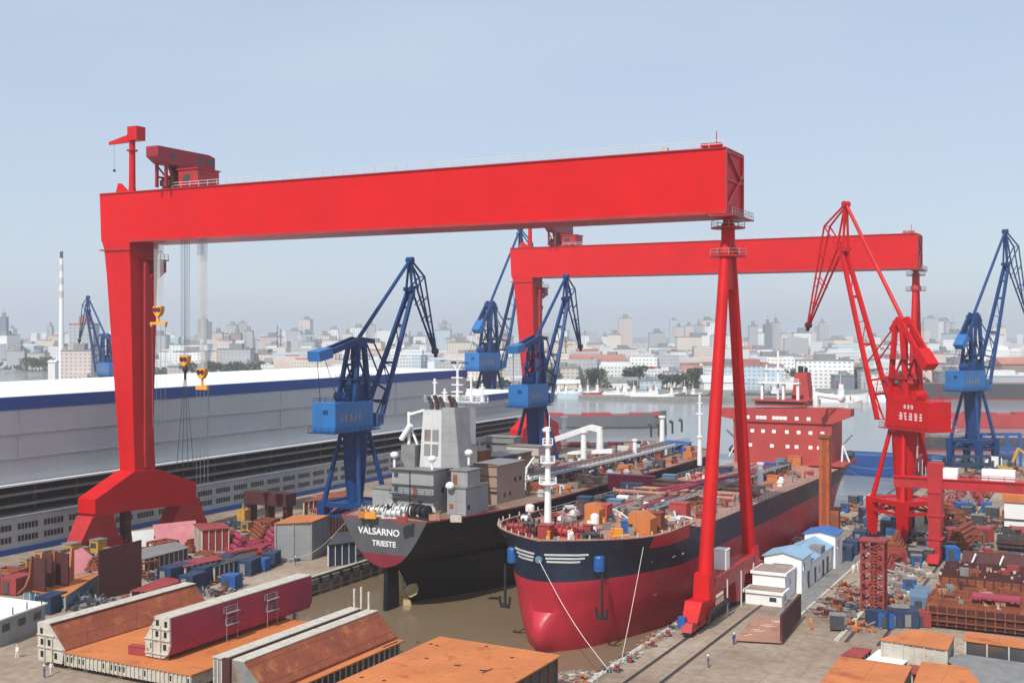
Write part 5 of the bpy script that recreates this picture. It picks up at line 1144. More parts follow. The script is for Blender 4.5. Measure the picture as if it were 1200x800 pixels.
# red transporter frame and machine near the hall
p = G(300, 617, 0); t = thing('portal_gantry', (p.x, p.y, 0), 'dark red portal frame with yellow cab in front of the hall windows', 'frame'); o = t.location
a, b = AY(292, 574, p.y), AY(341, 566, p.y)
MB().box(a.x, b.x, p.y-2, p.y+2, a.z-3.2, a.z).build('beam', 'dark_maroon', t, o, smooth=False)
for x in (a.x+1, (a.x+b.x)/2, b.x-1): MB().box(x-.6, x+.6, p.y-1.2, p.y+1.2, 0, a.z-3.2).build('column', 'dark_maroon', t, o, smooth=False)
MB().box(a.x-.9, a.x+1.6, p.y-3.6, p.y-1.25, a.z-7.4, a.z-4.6).box(a.x-.2, a.x+.2, p.y-2.4, p.y-2, a.z-4.6, a.z-3.1).build('cab', 'yellow_paint', t, o)
# dark hull-like block by the grey stern and red block
block_px('dark rounded block on the quay just left of the grey stern', [(393, 624), (408, 622), (418, 634), (384, 638)], 4.8, .1, 'steel_dark', 'box_navy', holes=False, seed=16)
block_px('red block standing behind the blue crane legs', [(362, 596), (398, 588), (412, 592), (378, 602)], 6.0, .2, 'red_primer', 'rust_brown', holes=False, seed=17)
block_px('rusty curved bow block in front of the hall, behind the orange roof', [(355, 588), (378, 578), (408, 574), (412, 580)], 7.0, .2, 'rust_brown', 'rust_brown', holes=False, seed=19)

# ------------------------------------------------------------------ white buildings on the right quay
def house(label, x0, x1, y0, y1, h, roof, roofmat, name='quay_building', gable=1.6):
    t = thing(name, ((x0+x1)/2, y0, 0), label, 'building'); o = t.location
    MB().box(x0, x1, y0, y1, 0, h).build('wall', 'white_wall', t, o, smooth=False)
    if roof == 'gable':
        m = MB(); xm = (x0+x1)/2
        for sg in (-1, 1):
            xe = x0-.4 if sg < 0 else x1+.4
            m.hexa([(xe, y0-.4, h-.05), (xe, y1+.4, h-.05), (xm, y1+.4, h+gable), (xm, y0-.4, h+gable)], [(xe, y0-.4, h+.12), (xe, y1+.4, h+.12), (xm, y1+.4, h+gable+.17), (xm, y0-.4, h+gable+.17)])
        r = m.build('roof', roofmat, t, o, smooth=False)
        for ya_ in (y0, y1-.2): MB().prism([(x0, h), (x1, h), (xm, h+gable-.05)], ya_, ya_+.2, 'y').build('gable', 'white_wall', t, o, smooth=False)
    else:
        m = MB(); m.box(x0-.35, x1+.35, y0-.35, y1+.35, h, h+.5); m.build('parapet', 'white_wall', t, o, smooth=False); MB().box(x0, x1, y0, y1, h+.5, h+.55).build('roof', roofmat, t, o, smooth=False)
    return t
def opening(t, kind, face, a, z, w, h, mat='glass', at=0):
    o = t.location; m = MB()
    if face == 'x': m.box(at, at+.05, a-w/2, a+w/2, z, z+h)
    else: m.box(a-w/2, a+w/2, at-.05, at, z, z+h)
    ob = m.build(kind, mat, t, o, smooth=False)
    m = MB(); f = .1
    if face == 'x': m.box(at, at+.14, a-w/2-f, a+w/2+f, z+h, z+h+f); m.box(at, at+.14, a-w/2-f, a-w/2, z, z+h); m.box(at, at+.14, a+w/2, a+w/2+f, z, z+h)
    else: m.box(a-w/2-f, a+w/2+f, at-.14, at, z+h, z+h+f); m.box(a-w/2-f, a-w/2, at-.14, at, z, z+h); m.box(a+w/2, a+w/2+f, at-.14, at, z, z+h)
    m.build('frame', 'white_paint' if kind == 'window' else 'mid_grey_paint', ob, o, smooth=False)
h0 = house('white building with a blue shutter in its gabled front, behind the white cube', -60.2, -53.0, 221, 228.5, 6.6, 'gable', 'cyan_roof', gable=1.0)
opening(h0, 'shutter', 'y', -56.6, 3.4, 3.6, 1.9, 'roof_blue', 221); opening(h0, 'window', 'x', 222.6, 4.2, 1.0, 1.5, 'glass', -53.0); opening(h0, 'door', 'x', 226.2, .15, 1.3, 3.2, 'steel_dark', -53.0)
h1 = house('long white building with pale blue gabled roof on the right quay', -60.0, -52.9, 228.8, 246.6, 4.8, 'gable', 'cyan_roof', gable=1.7)
for y, w, h, z in ((231.5, 1.3, 3.0, .15), (238.5, 1.4, 3.2, .15), (242.5, 1.4, 3.2, .15)): opening(h1, 'door', 'x', y, z, w, h, 'steel_dark', -52.9)
for y, w, h, z in ((235, 1.0, 1.7, 1.3), (245, 1.1, 1.0, .9)): opening(h1, 'window', 'x', y, z, w, h, 'glass', -52.9)
m = MB(); m.box(-55.0, -52.6, 235.4, 239.2, 4.86, 6.4); m.build('dormer', 'steel_grey', h1, h1.location, smooth=False)
h2 = house('taller white block with dark blue roof at the far end of the white buildings', -58.6, -52.2, 247, 254, 7.0, 'gable', 'roof_blue', gable=.7)
opening(h2, 'window', 'x', 249.6, 4.0, 1.2, 1.8, 'glass', -52.2)
h3 = house('low white cube building with flat brown roof, nearest of the white quay buildings', -60.3, -54.2, 213.2, 220.4, 4.7, 'flat', 'tan_roof')
h4 = house('small white outbuilding with brown flat roof in front of the white cube', -60.4, -53.6, 208.6, 212.8, 2.1, 'flat', 'tan_roof')
opening(h4, 'window', 'y', -55.2, .8, 1.3, .8, 'glass', 208.6); opening(h4, 'window', 'x', 210.6, .7, 1.0, .9, 'glass', -53.6); opening(h3, 'window', 'x', 216.6, 2.6, 1.0, 1.1, 'glass', -54.2)
# rust panel on the quay in front of them
t = thing('hull_section', (-50.5, 189, 0), 'brown steel panel with white chalk marks and a raised end plate, on the quay', 'steel panel'); o = t.location
MB().prism([(G(862, 748, .6).x, G(862, 748, .6).y), (G(916, 751, .6).x, G(916, 751, .6).y), (G(936, 722, .6).x, G(936, 722, .6).y), (G(884, 722, .6).x, G(884, 722, .6).y)], .3, .6).build('plate', 'deck_brown', t, o, smooth=False)
a, b = G(914, 751, .6), G(936, 724, .6); MB().hexa([a, b, b+Vector((.4, .1, 0)), a+Vector((.4, .1, 0))], [a+Vector((0, 0, 4.2)), b+Vector((0, 0, 4.2)), b+Vector((.4, .1, 4.2)), a+Vector((.4, .1, 4.2))]).build('end_plate', 'dark_maroon', t, o, smooth=False)
for k in range(7): c = G(872+k*6+(k % 2)*2, 744-k*2.6-(k % 2)*4, .63); MB().bar(c, c+Vector((1.0+.2*k % 3, 1.3-.3*(k % 3), 0)), .2, .05).build('chalk_mark', 'rope_pale', t, o, smooth=False)
stands(t, [(c.x, c.y) for c in (G(870, 747), G(908, 749), G(890, 727))], .3)

# orange post by the tanker, lattice tower, red cross gantry
p = G(967, 620); m = MB(); t = thing('guide_column', (p.x, p.y, 0), 'tall orange rust stained column on the quay beside the tanker stern', 'column'); o = t.location
MB().box(p.x-1.3, p.x+1.3, p.y-1.2, p.y+1.2, 0, 23).build('shaft', 'rust_orange', t, o, smooth=False)
MB().box(p.x-1.6, p.x+1.6, p.y-1.5, p.y+1.5, 23, 23.8).build('cap', 'rust_brown', t, o, smooth=False)
m = MB()
for k in range(34): m.box(p.x-.3, p.x+.3, p.y-1.32, p.y-1.21, .8+k*.65, .92+k*.65)
for x_ in (-.36, .3): m.box(p.x+x_, p.x+x_+.06, p.y-1.36, p.y-1.21, .2, 23)
m.build('ladder', 'rust_brown', t, o, smooth=False)
p = G(979, 655); t = thing('guide_column', (p.x, p.y, 0), 'shorter dark brown steel column right of the orange post', 'column'); MB().box(-.9, .9, -.9, .9, 0, 11).build('shaft', 'rust_brown', t, smooth=False); MB().box(-1.1, 1.1, -1.1, 1.1, 11, 11.4).build('cap', 'dark_maroon', t, smooth=False)
def lattice(x, y, wx, wy, h, mat, label, name='lattice_tower', n=7):
    t = thing(name, (x, y, 0), label, 'tower')
    for sx in (-1, 1):
        for sy in (-1, 1): MB().bar((sx*wx, sy*wy, 0), (sx*wx, sy*wy, h), .34).build('post', mat, t, smooth=False)
    m = MB()
    for k in range(n):
        z0, z1 = h*k/n, h*(k+1)/n
        for sy in (-1, 1): m.bar((-wx, sy*wy, z1), (wx, sy*wy, z1), .24); m.bar((-wx, sy*wy, z0), (wx, sy*wy, z1), .18); m.bar((wx, sy*wy, z0), (-wx, sy*wy, z1), .18)
        for sx in (-1, 1): m.bar((sx*wx, -wy, z1), (sx*wx, wy, z1), .24); m.bar((sx*wx, -wy, z0), (sx*wx, wy, z1), .18)
    m.build('bracing', mat, t, smooth=False)
    m = MB(); m.box(-wx-.4, wx+.4, -wy-.4, wy+.4, h, h+.3); m.build('top_plate', mat, t, smooth=False)
    m = MB(); m.box(-.5, .5, -.5, .5, 0, h-.3); m.build('stair_core', 'rust_brown', t, smooth=False)
    return t
p = G(1024, 716); lattice(p.x, p.y, 1.9, 1.5, 12.6, 'red_primer', 'brown lattice scaffold tower standing on the right yard below the red crane')
t = thing('semi_gantry', (-34.6, 266, 0), 'orange red semi gantry crane with one thick leg behind the blue boxes', 'gantry crane'); o = t.location
zt, zb_ = 19.0, 15.9
m = MB(); glyphs(m, (-17, 263.55, 16.2), (1, 0, 0), (0, 0, 1), 8, 1.3, .9, .35, 11, .05); MB().box(-43.2, 62, 263.6, 266.4, zb_, zt-1).merge(m, 1).build('girder', ['crane_red_faded', 'white_paint'], t, o, smooth=False)
MB().box(-43.4, 62, 263.3, 266.7, zt-1, zt-.8).build('flange', 'crane_red_plain', t, o, smooth=False)
m = MB(); m.hexa([(-35.8, 263.2, 1.5), (-33.6, 263.2, 1.5), (-33.6, 266.8, 1.5), (-35.8, 266.8, 1.5)], [(-36.2, 263.2, 21.4), (-33.0, 263.2, 21.4), (-33.0, 266.8, 21.4), (-36.2, 266.8, 21.4)])
for z in (5, 10, 15): m.box(-36.3, -32.9, 263.0, 267.0, z, z+.25)
m.build('leg', 'crane_red_faded', t, o, smooth=False)
m = MB(); m.prism([(259, .6), (271, .6), (268, 2.2), (262, 2.2)], -35.8, -33.4, 'x'); m.build('bogie', 'crane_red_faded', t, o, smooth=False)
for x, w, h, mt in ((-31.5, 3, 2.2, 'white_paint'), (-22, 6.5, 2.4, 'white_paint'), (-12.5, 3.2, 1.2, 'white_paint')): m = MB(); m.box(x-w/2, x+w/2, 263.8, 266.2, zt-.79, zt-.8+h); m.build('electric_cabinet', mt, t, o, smooth=False)
m = MB(); m.rail([(-30, 263.4, zt-.8), (62, 263.4, zt-.8)], 1.1, 3, .06); m.build('railing', 'crane_red_faded', t, o, smooth=False)

# ------------------------------------------------------------------ big stacked blocks on the far right yard
def ribbed(label, x0, x1, y0, y1, h, mat, ribmat, n, seed, name='hull_block', top=None):
    t = thing(name, ((x0+x1)/2, (y0+y1)/2, 0), label, 'hull block'); o = t.location
    rnd = random.Random(seed)
    b = MB().box(x0, x1, y0, y1, .5, h); m = MB(); c_ = MB()
    for k in range(n*2):
        y = y0+(y1-y0)*(k+.5)/n/2; m.box(x0-.1, x1+.1, y-.12, y+.12, h, h+rnd.uniform(.3, 1.0))
        for q in range(int((x1-x0)/1.1)):
            if rnd.random() < .5: x = x0+q*1.1+rnd.uniform(0, .5); m.box(x, x+.16, y-.3, y+.3, h, h+rnd.uniform(.5, 1.5))
            if rnd.random() < .09: x = x0+q*1.1; c_.box(x, x+rnd.uniform(.3, .8), y-.35, y-.2, h+.4, h+rnd.uniform(.6, 1.0))
    for k in range(int((x1-x0)/1.5)): x = x0+.4+k*1.5; m.box(x-.1, x+.1, y0-.3, y0, .5, h+.4)
    for z in (h*.35, h*.7): m.box(x0, x1, y0-.45, y0-.02, z, z+.15)
    b.merge(m, 1).merge(c_, 2).build('body', [mat, ribmat, 'ivory_web'], t, o, smooth=False)
    for k in range(int((x1-x0)*(y1-y0)/22)):
        x, y = rnd.uniform(x0+1, x1-1), rnd.uniform(y0+1, y1-1); q = MB(); q.cbox((x, y, h+.3), (rnd.uniform(.6, 2.2), rnd.uniform(.4, 1.4), rnd.uniform(.6, 1.6)), rnd.choice((0, 0, .5))); q.build('fitting', rnd.choice((mat, ribmat, 'deck_brown', 'steel_grey', 'red_primer')), t, o, smooth=False)
    if top: MB().box(*top).build('plate', 'magenta_primer', t, o, smooth=False)
    return t
ribbed('big ribbed hull block with a magenta plate on top, behind the blue boxes', -28.5, -11.5, 206, 222, 3.6, 'dark_maroon', 'rust_brown', 9, 3, top=(-21.5, -14, 208, 211, 5.2, 5.6))
ribbed('brown ribbed block behind the one with the magenta plate', -29, -8, 226, 240, 4.6, 'rust_brown', 'dark_maroon', 7, 4)
ribbed('grey brown flat block further back on the right yard', -26, 2, 248, 256, 4.0, 'steel_grey', 'rust_brown', 4, 5)
ribbed('dark flat block beyond the grey brown one on the right yard', -24, 6, 285, 300, 2.6, 'dark_maroon', 'steel_dark', 6, 6)
p = G(1150, 640); t = thing('hull_section', (-20, 243, 0), 'dark sloping panel held up by white diagonal props', 'steel panel'); o = t.location
MB().hexa([(-27, 240.6, .4), (2, 240.6, .4), (2, 241, .4), (-27, 241, .4)], [(-27, 245.5, 6.4), (2, 245.5, 6.4), (2, 246, 6.4), (-27, 246, 6.4)]).build('plate', 'dark_maroon', t, o, smooth=False)
for k in range(5): MB().bar((-26+k*5, 239.4, 1.6), (-24.4+k*5, 244, 6.2), .3).build('prop', 'rope_pale', t, o, smooth=False)
t = thing('shop_building', (-14, 304, 0), 'long white block with orange roof under the semi gantry beam', 'building'); o = t.location
MB().box(-24, 40, 304, 314, 0, 8.6).build('wall', 'white_wall', t, o, smooth=False); MB().box(-24.4, 40, 303.6, 314.4, 8.6, 10.4).build('roof', 'orange_primer', t, o, smooth=False); MB().box(-24.1, 40, 303.8, 303.99, 4.2, 4.6).build('groove', 'steel_dark', t, o, smooth=False)
for x in (-20, -9): MB().box(x, x+1, 303.9, 303.98, 1.8, 3).build('opening', 'hall_dark', t, o, smooth=False)

# ------------------------------------------------------------------ boxes, cabinets, heaps, workers
def p_container(mat, w, l, h):
    t = thing('container', (0, 0, 0)); MB().box(-w/2, w/2, -l/2, l/2, .12, h).build('body', mat, t, smooth=False)
    m = MB()
    for sx in (-1, 1):
        for sy in (-1, 1): m.box(sx*w/2-.08, sx*w/2+.08, sy*l/2-.08, sy*l/2+.08, 0, h+.06)
    for k in range(1, int(w/.5)): m.box(-w/2+k*.5-.05, -w/2+k*.5+.05, -l/2-.05, -l/2, .2, h-.1)
    for k in range(1, int(l/.5)): m.box(w/2, w/2+.05, -l/2+k*.5-.05, -l/2+k*.5+.05, .2, h-.1)
    m.build('frame', mat, t, smooth=False)
    d = MB(); d.box(-w*.32, w*.05, -l/2-.09, -l/2-.05, .2, h*.8); d.build('door', 'steel_dark' if 'navy' not in mat else 'steel_grey', t, smooth=False); return t
def p_cabinet(mat, w, l, h):
    t = thing('welding_cabinet', (0, 0, 0)); MB().box(-w/2, w/2, -l/2, l/2, .25, h).build('case', mat, t, smooth=False); MB().box(-w/2-.08, w/2+.08, -l/2-.08, l/2+.08, h, h+.12).build('lid', 'steel_grey', t, smooth=False)
    m = MB()
    for sx in (-1, 1): m.box(sx*w*.4-.1, sx*w*.4+.1, -l/2, l/2, 0, .25)
    m.build('skid', 'dark_metal', t, smooth=False); MB().box(-w*.3, w*.3, -l/2-.04, -l/2-.01, h*.55, h*.85).build('panel', 'steel_dark', t, smooth=False); return t
def p_pipes(mat, n, L, r, seed):
    t = thing('pipe_stack', (0, 0, 0)); rnd = random.Random(seed); k = 0; row = n; z = .25+r
    while row > 0 and k < 40:
        for i in range(row): MB().tube(((i-(row-1)/2)*2.05*r, -L/2+rnd.uniform(-.3, .3), z), ((i-(row-1)/2)*2.05*r, L/2+rnd.uniform(-.3, .3), z), r, r, 8).build('pipe', mat, t)
        z += 1.75*r; row -= 1; k += 1
    for y in (-L*.3, L*.3): MB().box(-n*r-.3, n*r+.3, y-.15, y+.15, 0, .25).build('bearer', 'wood', t, smooth=False)
    return t
def p_heap(mats, seed, sx=2.5, sy=2.5, sz=1.8, n=16):
    t = thing('steel_heap', (0, 0, 0)); rnd = random.Random(seed)
    for mt in mats:
        m = MB()
        for k in range(n):
            x, y = rnd.gauss(0, .5)*sx, rnd.gauss(0, .5)*sy; z = rnd.uniform(.1, max(.3, sz*(1-abs(x)/sx/1.6-abs(y)/sy/1.6))); a = rnd.uniform(0, 6.28); q = rnd.uniform(.4, 1.5)
            kind = rnd.random()
            if kind < .4: m.bar((x, y, z*.3), (x+math.cos(a)*q*1.5, y+math.sin(a)*q*1.5, z), rnd.uniform(.1, .3))
            elif kind < .75: m.cbox((x, y, 0), (rnd.uniform(.5, 1.6), rnd.uniform(.4, 1.4), z), a)
            else: m.tube((x, y, z*.6), (x+math.cos(a)*q, y+math.sin(a)*q, z*.8), rnd.uniform(.15, .4), None, 8)
        m.build('scrap', mt, t, smooth=False)
    return t
def p_frameblock(mat, seed, w=3.2, l=4, h=2.2):
    t = thing('steel_cradle', (0, 0, 0))
    for sy in (-1, 0, 1):
        m = MB(); y = sy*l/2*.95; m.bar((-w/2, y, .0), (-w/2, y, h), .35); m.bar((w/2, y, 0), (w/2, y, h), .35); m.bar((-w/2, y, .3), (w/2, y, .3), .35); m.bar((-w/2, y, h), (w/2, y, h), .35); m.bar((-w/2, y, .3), (w/2, y, h), .2); m.build('frame', mat, t, smooth=False)
    for sx in (-1, 1):
        for z in (.3, h): MB().bar((sx*w/2, -l/2, z), (sx*w/2, l/2, z), .3).build('beam', mat, t, smooth=False)
    return t
PROT = {'box_blue': p_container('box_blue', 2.4, 3.0, 2.5), 'box_navy': p_container('box_navy', 2.4, 4.2, 2.6), 'box_grey_blue': p_container('box_grey_blue', 3.0, 6.0, 2.8), 'crate_red': p_container('red_primer', 2.4, 3.4, 2.2), 'box_white': p_container('white_paint', 2.4, 2.4, 2.3),
        'cab_grey': p_cabinet('steel_grey', 1.6, 1.4, 1.9), 'cab_blue': p_cabinet('box_blue', 1.6, 1.4, 1.9), 'cab_orange': p_cabinet('hook_orange', 1.5, 1.4, 1.7), 'cab_yellow': p_cabinet('yellow_paint', 1.5, 1.5, 2.0), 'cab_dark': p_cabinet('steel_dark', 1.8, 1.6, 2.0),
        'pipes_red': p_pipes('red_primer', 4, 6, .4, 1), 'pipes_mag': p_pipes('magenta_primer', 4, 5, .5, 2), 'pipes_brown': p_pipes('rust_brown', 5, 7, .3, 3), 'pipes_grey': p_pipes('steel_grey', 4, 6, .35, 4),
        'heap_mag': p_heap(['magenta_primer', 'red_primer', 'deck_mud'], 1), 'heap_brown': p_heap(['rust_brown', 'dark_maroon', 'steel_grey'], 2), 'heap_grey': p_heap(['steel_grey', 'steel_dark', 'box_navy'], 3), 'heap_orange': p_heap(['rust_brown', 'orange_primer', 'steel_grey'], 4, n=11), 'heap_pink': p_heap(['deck_brown', 'steel_grey', 'ivory_web'], 6, n=10),
        'cradle_mag': p_frameblock('magenta_primer', 1), 'cradle_red': p_frameblock('red_primer', 2), 'cradle_grey': p_frameblock('steel_grey', 3), 'cradle_brown': p_frameblock('rust_brown', 4)}
DESC = {'box_blue': ('bright blue steel box', 'container'), 'box_navy': ('dark navy steel container', 'container'), 'box_grey_blue': ('pale grey blue container', 'container'), 'crate_red': ('dark red steel box', 'container'), 'box_white': ('small white cabin', 'container'),
        'cab_grey': ('grey welding cabinet', 'cabinet'), 'cab_blue': ('blue welding cabinet', 'cabinet'), 'cab_orange': ('orange cabinet', 'cabinet'), 'cab_yellow': ('dull yellow cabinet', 'cabinet'), 'cab_dark': ('dark cabinet', 'cabinet'),
        'pipes_red': ('stack of dark red pipes', 'pipes'), 'pipes_mag': ('stack of magenta pipes', 'pipes'), 'pipes_brown': ('stack of rusty pipes', 'pipes'), 'pipes_grey': ('stack of grey pipes', 'pipes'),
        'heap_mag': ('heap of magenta steel parts', 'heap'), 'heap_brown': ('heap of dark rusty scrap', 'heap'), 'heap_grey': ('heap of grey steel parts', 'heap'), 'heap_orange': ('heap of orange rusty scrap', 'heap'), 'heap_pink': ('heap of pale brown scrap', 'heap'),
        'cradle_mag': ('magenta steel cradle', 'cradle'), 'cradle_red': ('dark red steel cradle', 'cradle'), 'cradle_grey': ('grey steel cradle', 'cradle'), 'cradle_brown': ('rusty steel cradle', 'cradle')}
def item(kind, u, v, zone, rz=0, sc=1., z=0):
    p = G(u, v, z); o = put(PROT[kind], p, rz, sc=sc); d, c = DESC[kind]
    auto(o, d, zone, {'container': 'steel boxes on the yard', 'cabinet': 'cabinets on the yard', 'pipes': 'pipe stacks on the yard', 'heap': 'heaps of steel parts', 'cradle': 'steel cradles'}[c], c); return o
ZL = 'on the left quay yard'
for k in (('cradle_mag', 303, 652, .2, 1.1), ('cradle_mag', 316, 650, .3, 1.), ('cradle_mag', 296, 646, .1, 1.), ('cradle_mag', 330, 640, .5, 1.1), ('pipes_mag', 280, 650, 1.0, 1.2), ('pipes_mag', 322, 642, .9, 1.2), ('heap_mag', 268, 655, 0, 1.5), ('heap_mag', 342, 648, 0, 1.2), ('heap_mag', 300, 660, 0, 1.2), ('pipes_red', 265, 644, .8, 1.3), ('pipes_red', 345, 640, .6, 1.1),
          ('box_blue', 307, 668, .3, 1.0), ('box_blue', 272, 689, .25, 1.1), ('heap_brown', 258, 694, .25, 1.1), ('box_navy', 240, 682, .2, 1.3), ('box_navy', 226, 690, .2, 1.2), ('box_navy', 292, 672, .3, 1.2), ('box_navy', 318, 662, .4, 1.1), ('box_navy', 358, 650, .4, 1.1), ('heap_brown', 262, 680, 0, 1.3), ('heap_grey', 205, 690, 0, 1.4), ('heap_grey', 182, 696, 0, 1.3), ('heap_grey', 236, 696, 0, 1.1), ('heap_orange', 250, 670, 0, 1.3),
          ('heap_grey', 330, 655, 0, 1.2), ('box_navy', 268, 668, .3, 1.3), ('cradle_grey', 284, 660, .4, 1.2), ('cab_yellow', 290, 626, 0, 1.5), ('cab_yellow', 285, 640, .2, 1.4), ('heap_brown', 300, 628, 0, 1.8), ('heap_grey', 280, 618, 0, 1.6), ('cradle_brown', 312, 624, .3, 1.4), ('pipes_brown', 305, 634, .9, 1.4), ('heap_mag', 322, 628, 0, 1.4), ('heap_brown', 268, 628, 0, 1.4)):
    item(k[0], k[1], k[2], ZL, k[3], k[4])
rk = random.Random(9)
for k in range(30):
    u = rk.uniform(118, 262); v = 700-(u-118)*.16-rk.uniform(0, 42); item(rk.choice(['heap_grey', 'heap_brown', 'cab_dark', 'box_navy', 'cradle_brown', 'heap_brown', 'pipes_brown']), u, v, 'left of the quay road', rk.uniform(-.2, .6), rk.uniform(.9, 1.5))
for k in range(16):
    u = rk.uniform(262, 350); v = 676-(u-262)*.30-rk.uniform(2, 36); item(rk.choice(['heap_grey', 'heap_brown', 'cab_dark', 'heap_mag', 'cradle_red', 'pipes_red']), u, v, 'on the left quay yard', rk.uniform(-.2, .6), rk.uniform(.8, 1.3))
for k in range(26):
    u = rk.uniform(1092, 1195); v = rk.uniform(600, 650)-(u-1092)*.12; item(rk.choice(['heap_grey', 'heap_brown', 'cab_dark', 'cradle_brown', 'heap_brown', 'pipes_brown', 'crate_red']), u, v, 'behind the orange semi gantry', rk.uniform(-.2, .6), rk.uniform(1.0, 1.8))
ZF = 'below the hall windows'
for k in (('cab_yellow', 32, 672, 0, 1.6), ('cab_yellow', 50, 664, 0, 1.7), ('cab_yellow', 62, 662, .2, 1.4), ('cab_yellow', 72, 661, 0, 1.6), ('cab_yellow', 84, 656, 0, 1.8), ('cab_orange', 97, 655, 0, 1.5), ('cab_yellow', 115, 651, 0, 1.8), ('cab_orange', 128, 654, .3, 1.3), ('heap_brown', 45, 668, 0, 1.8), ('heap_brown', 92, 660, 0, 1.8), ('heap_brown', 132, 650, 0, 1.8), ('heap_grey', 110, 657, 0, 1.5),
          ('cradle_brown', 10, 688, .3, 1.5), ('heap_brown', 14, 680, 0, 1.8), ('cab_blue', 3, 682, 0, 1.6), ('cab_orange', 20, 676, .2, 1.5), ('heap_grey', 66, 712, 0, 1.3), ('heap_grey', 90, 706, 0, 1.4), ('heap_grey', 110, 707, 0, 1.2), ('heap_brown', 145, 706, 0, 1.2), ('crate_red', 20, 694, .2, 1.5), ('heap_brown', 150, 638, 0, 1.8), ('box_navy', 60, 716, .3, 1.2)):
    item(k[0], k[1], k[2], ZF, k[3], k[4])
ZR = 'before the big ribbed block'
for k in (('box_navy', 1032, 733, 1.2, 1.0), ('box_blue', 1038, 734, .2, 1.0), ('box_navy', 1048, 732, .2, 1.0), ('cab_dark', 1055, 731, .2, 1.5), ('box_navy', 1066, 732, .2, 1.1), ('crate_red', 1080, 732, .2, 1.1), ('cab_grey', 1096, 731, .3, 1.6), ('box_grey_blue', 1079, 716, .15, 1.15), ('box_grey_blue', 1081, 705, .15, .9), ('box_blue', 1100, 719, .3, 1.3), ('box_blue', 1108, 717, .2, 1.1), ('box_white', 1112, 727, .3, .9), ('box_blue', 1127, 731, .2, 1.2), ('crate_red', 1140, 735, .2, 1.2), ('box_navy', 1157, 734, .2, 1.1), ('box_blue', 1167, 733, .2, 1.1), ('cab_grey', 1174, 731, .2, 1.4), ('heap_grey', 1106, 728, 0, 1.1), ('heap_brown', 1148, 730, 0, 1.0), ('cab_blue', 1066, 694, 0, 1.4)):
    item(k[0], k[1], k[2], ZR, k[3], k[4])
ZM = 'near the brown lattice tower'
for k in (('heap_orange', 1012, 737, 0, .9), ('heap_orange', 1000, 735, 0, .9), ('heap_orange', 990, 690, 0, 1.1), ('heap_orange', 997, 708, 0, 1.2), ('cab_dark', 981, 738, .2, 1.3), ('heap_brown', 985, 706, 0, 1.3), ('heap_brown', 975, 718, 0, 1.3), ('heap_brown', 1003, 697, 0, 1.1), ('heap_grey', 1000, 714, 0, 1.0), ('heap_orange', 1018, 690, 0, 1.0), ('heap_pink', 1046, 690, 0, 1.4), ('heap_pink', 1052, 680, 0, 1.4), ('heap_pink', 1060, 672, 0, 1.4), ('heap_pink', 1042, 704, 0, 1.3), ('heap_pink', 1052, 698, 0, 1.2), ('heap_pink', 1068, 664, 0, 1.3), ('heap_orange', 1046, 712, 0, 1.2), ('heap_orange', 1056, 706, 0, 1.1), ('heap_pink', 1075, 676, 0, 1.2), ('cradle_brown', 1040, 652, .3, 1.4), ('cradle_red', 1048, 660, .3, 1.3), ('pipes_red', 1036, 668, .1, 1.3), ('pipes_brown', 1050, 646, .1, 1.4)):
    item(k[0], k[1], k[2], ZM, k[3], k[4])
ZC = 'under the red jib crane'
for k in (('box_blue', 1046, 634, .2, 1.2), ('box_navy', 1055, 624, .1, 1.6), ('box_grey_blue', 1043, 624, .1, 1.3), ('box_navy', 1062, 618, .1, 1.5), ('cab_orange', 1044, 640, .2, 1.3), ('heap_grey', 1070, 630, 0, 1.5), ('heap_grey', 1075, 652, 0, 1.4), ('cab_dark', 1073, 660, .2, 1.5), ('cab_blue', 1074, 664, .2, 1.3), ('heap_pink', 1088, 648, 0, 1.2), ('cab_dark', 1087, 659, 0, 1.5), ('box_blue', 1114, 656, .4, 1.2), ('heap_grey', 1118, 624, 0, 1.9), ('heap_brown', 1112, 640, 0, 1.3), ('box_navy', 1016, 611, .4, 1.3), ('cab_blue', 1018, 617, 0, 1.3), ('heap_grey', 1012, 614, 0, 1.4), ('cab_grey', 1080, 644, .1, 1.4)):
    item(k[0], k[1], k[2], ZC, k[3], k[4])
ZB = 'behind the orange semi gantry'
for k in (('box_blue', 1126, 602, .3, 1.3), ('box_navy', 1134, 604, .3, 1.2), ('pipes_red', 1142, 590, .1, 1.6), ('pipes_grey', 1135, 596, .1, 1.5), ('pipes_brown', 1150, 580, .1, 1.6), ('box_blue', 1156, 600, .1, 1.1), ('heap_mag', 1112, 588, 0, 1.8), ('heap_mag', 1122, 580, 0, 1.6), ('heap_orange', 1104, 582, 0, 1.6), ('heap_grey', 1146, 622, 0, 1.3), ('heap_brown', 1160, 620, 0, 1.3), ('cab_dark', 1146, 618, 0, 1.6), ('heap_brown', 1130, 562, 0, 2.2), ('heap_brown', 1150, 558, 0, 2.4), ('heap_grey', 1170, 556, 0, 2.4), ('box_white', 1165, 552, 0, 2.2), ('box_navy', 1180, 552, .1, 2.2), ('heap_orange', 1190, 556, 0, 2.2), ('box_blue', 1176, 548, .1, 2.2), ('heap_mag', 1188, 666, 0, 1.4), ('box_navy', 1192, 690, .1, 1.6), ('box_navy', 1194, 672, .1, 1.5), ('cab_grey', 1098, 552, 0, 2.0), ('heap_grey', 1090, 556, 0, 1.8)):
    item(k[0], k[1], k[2], ZB, k[3], k[4])
ZW = 'along the quay by the white buildings'
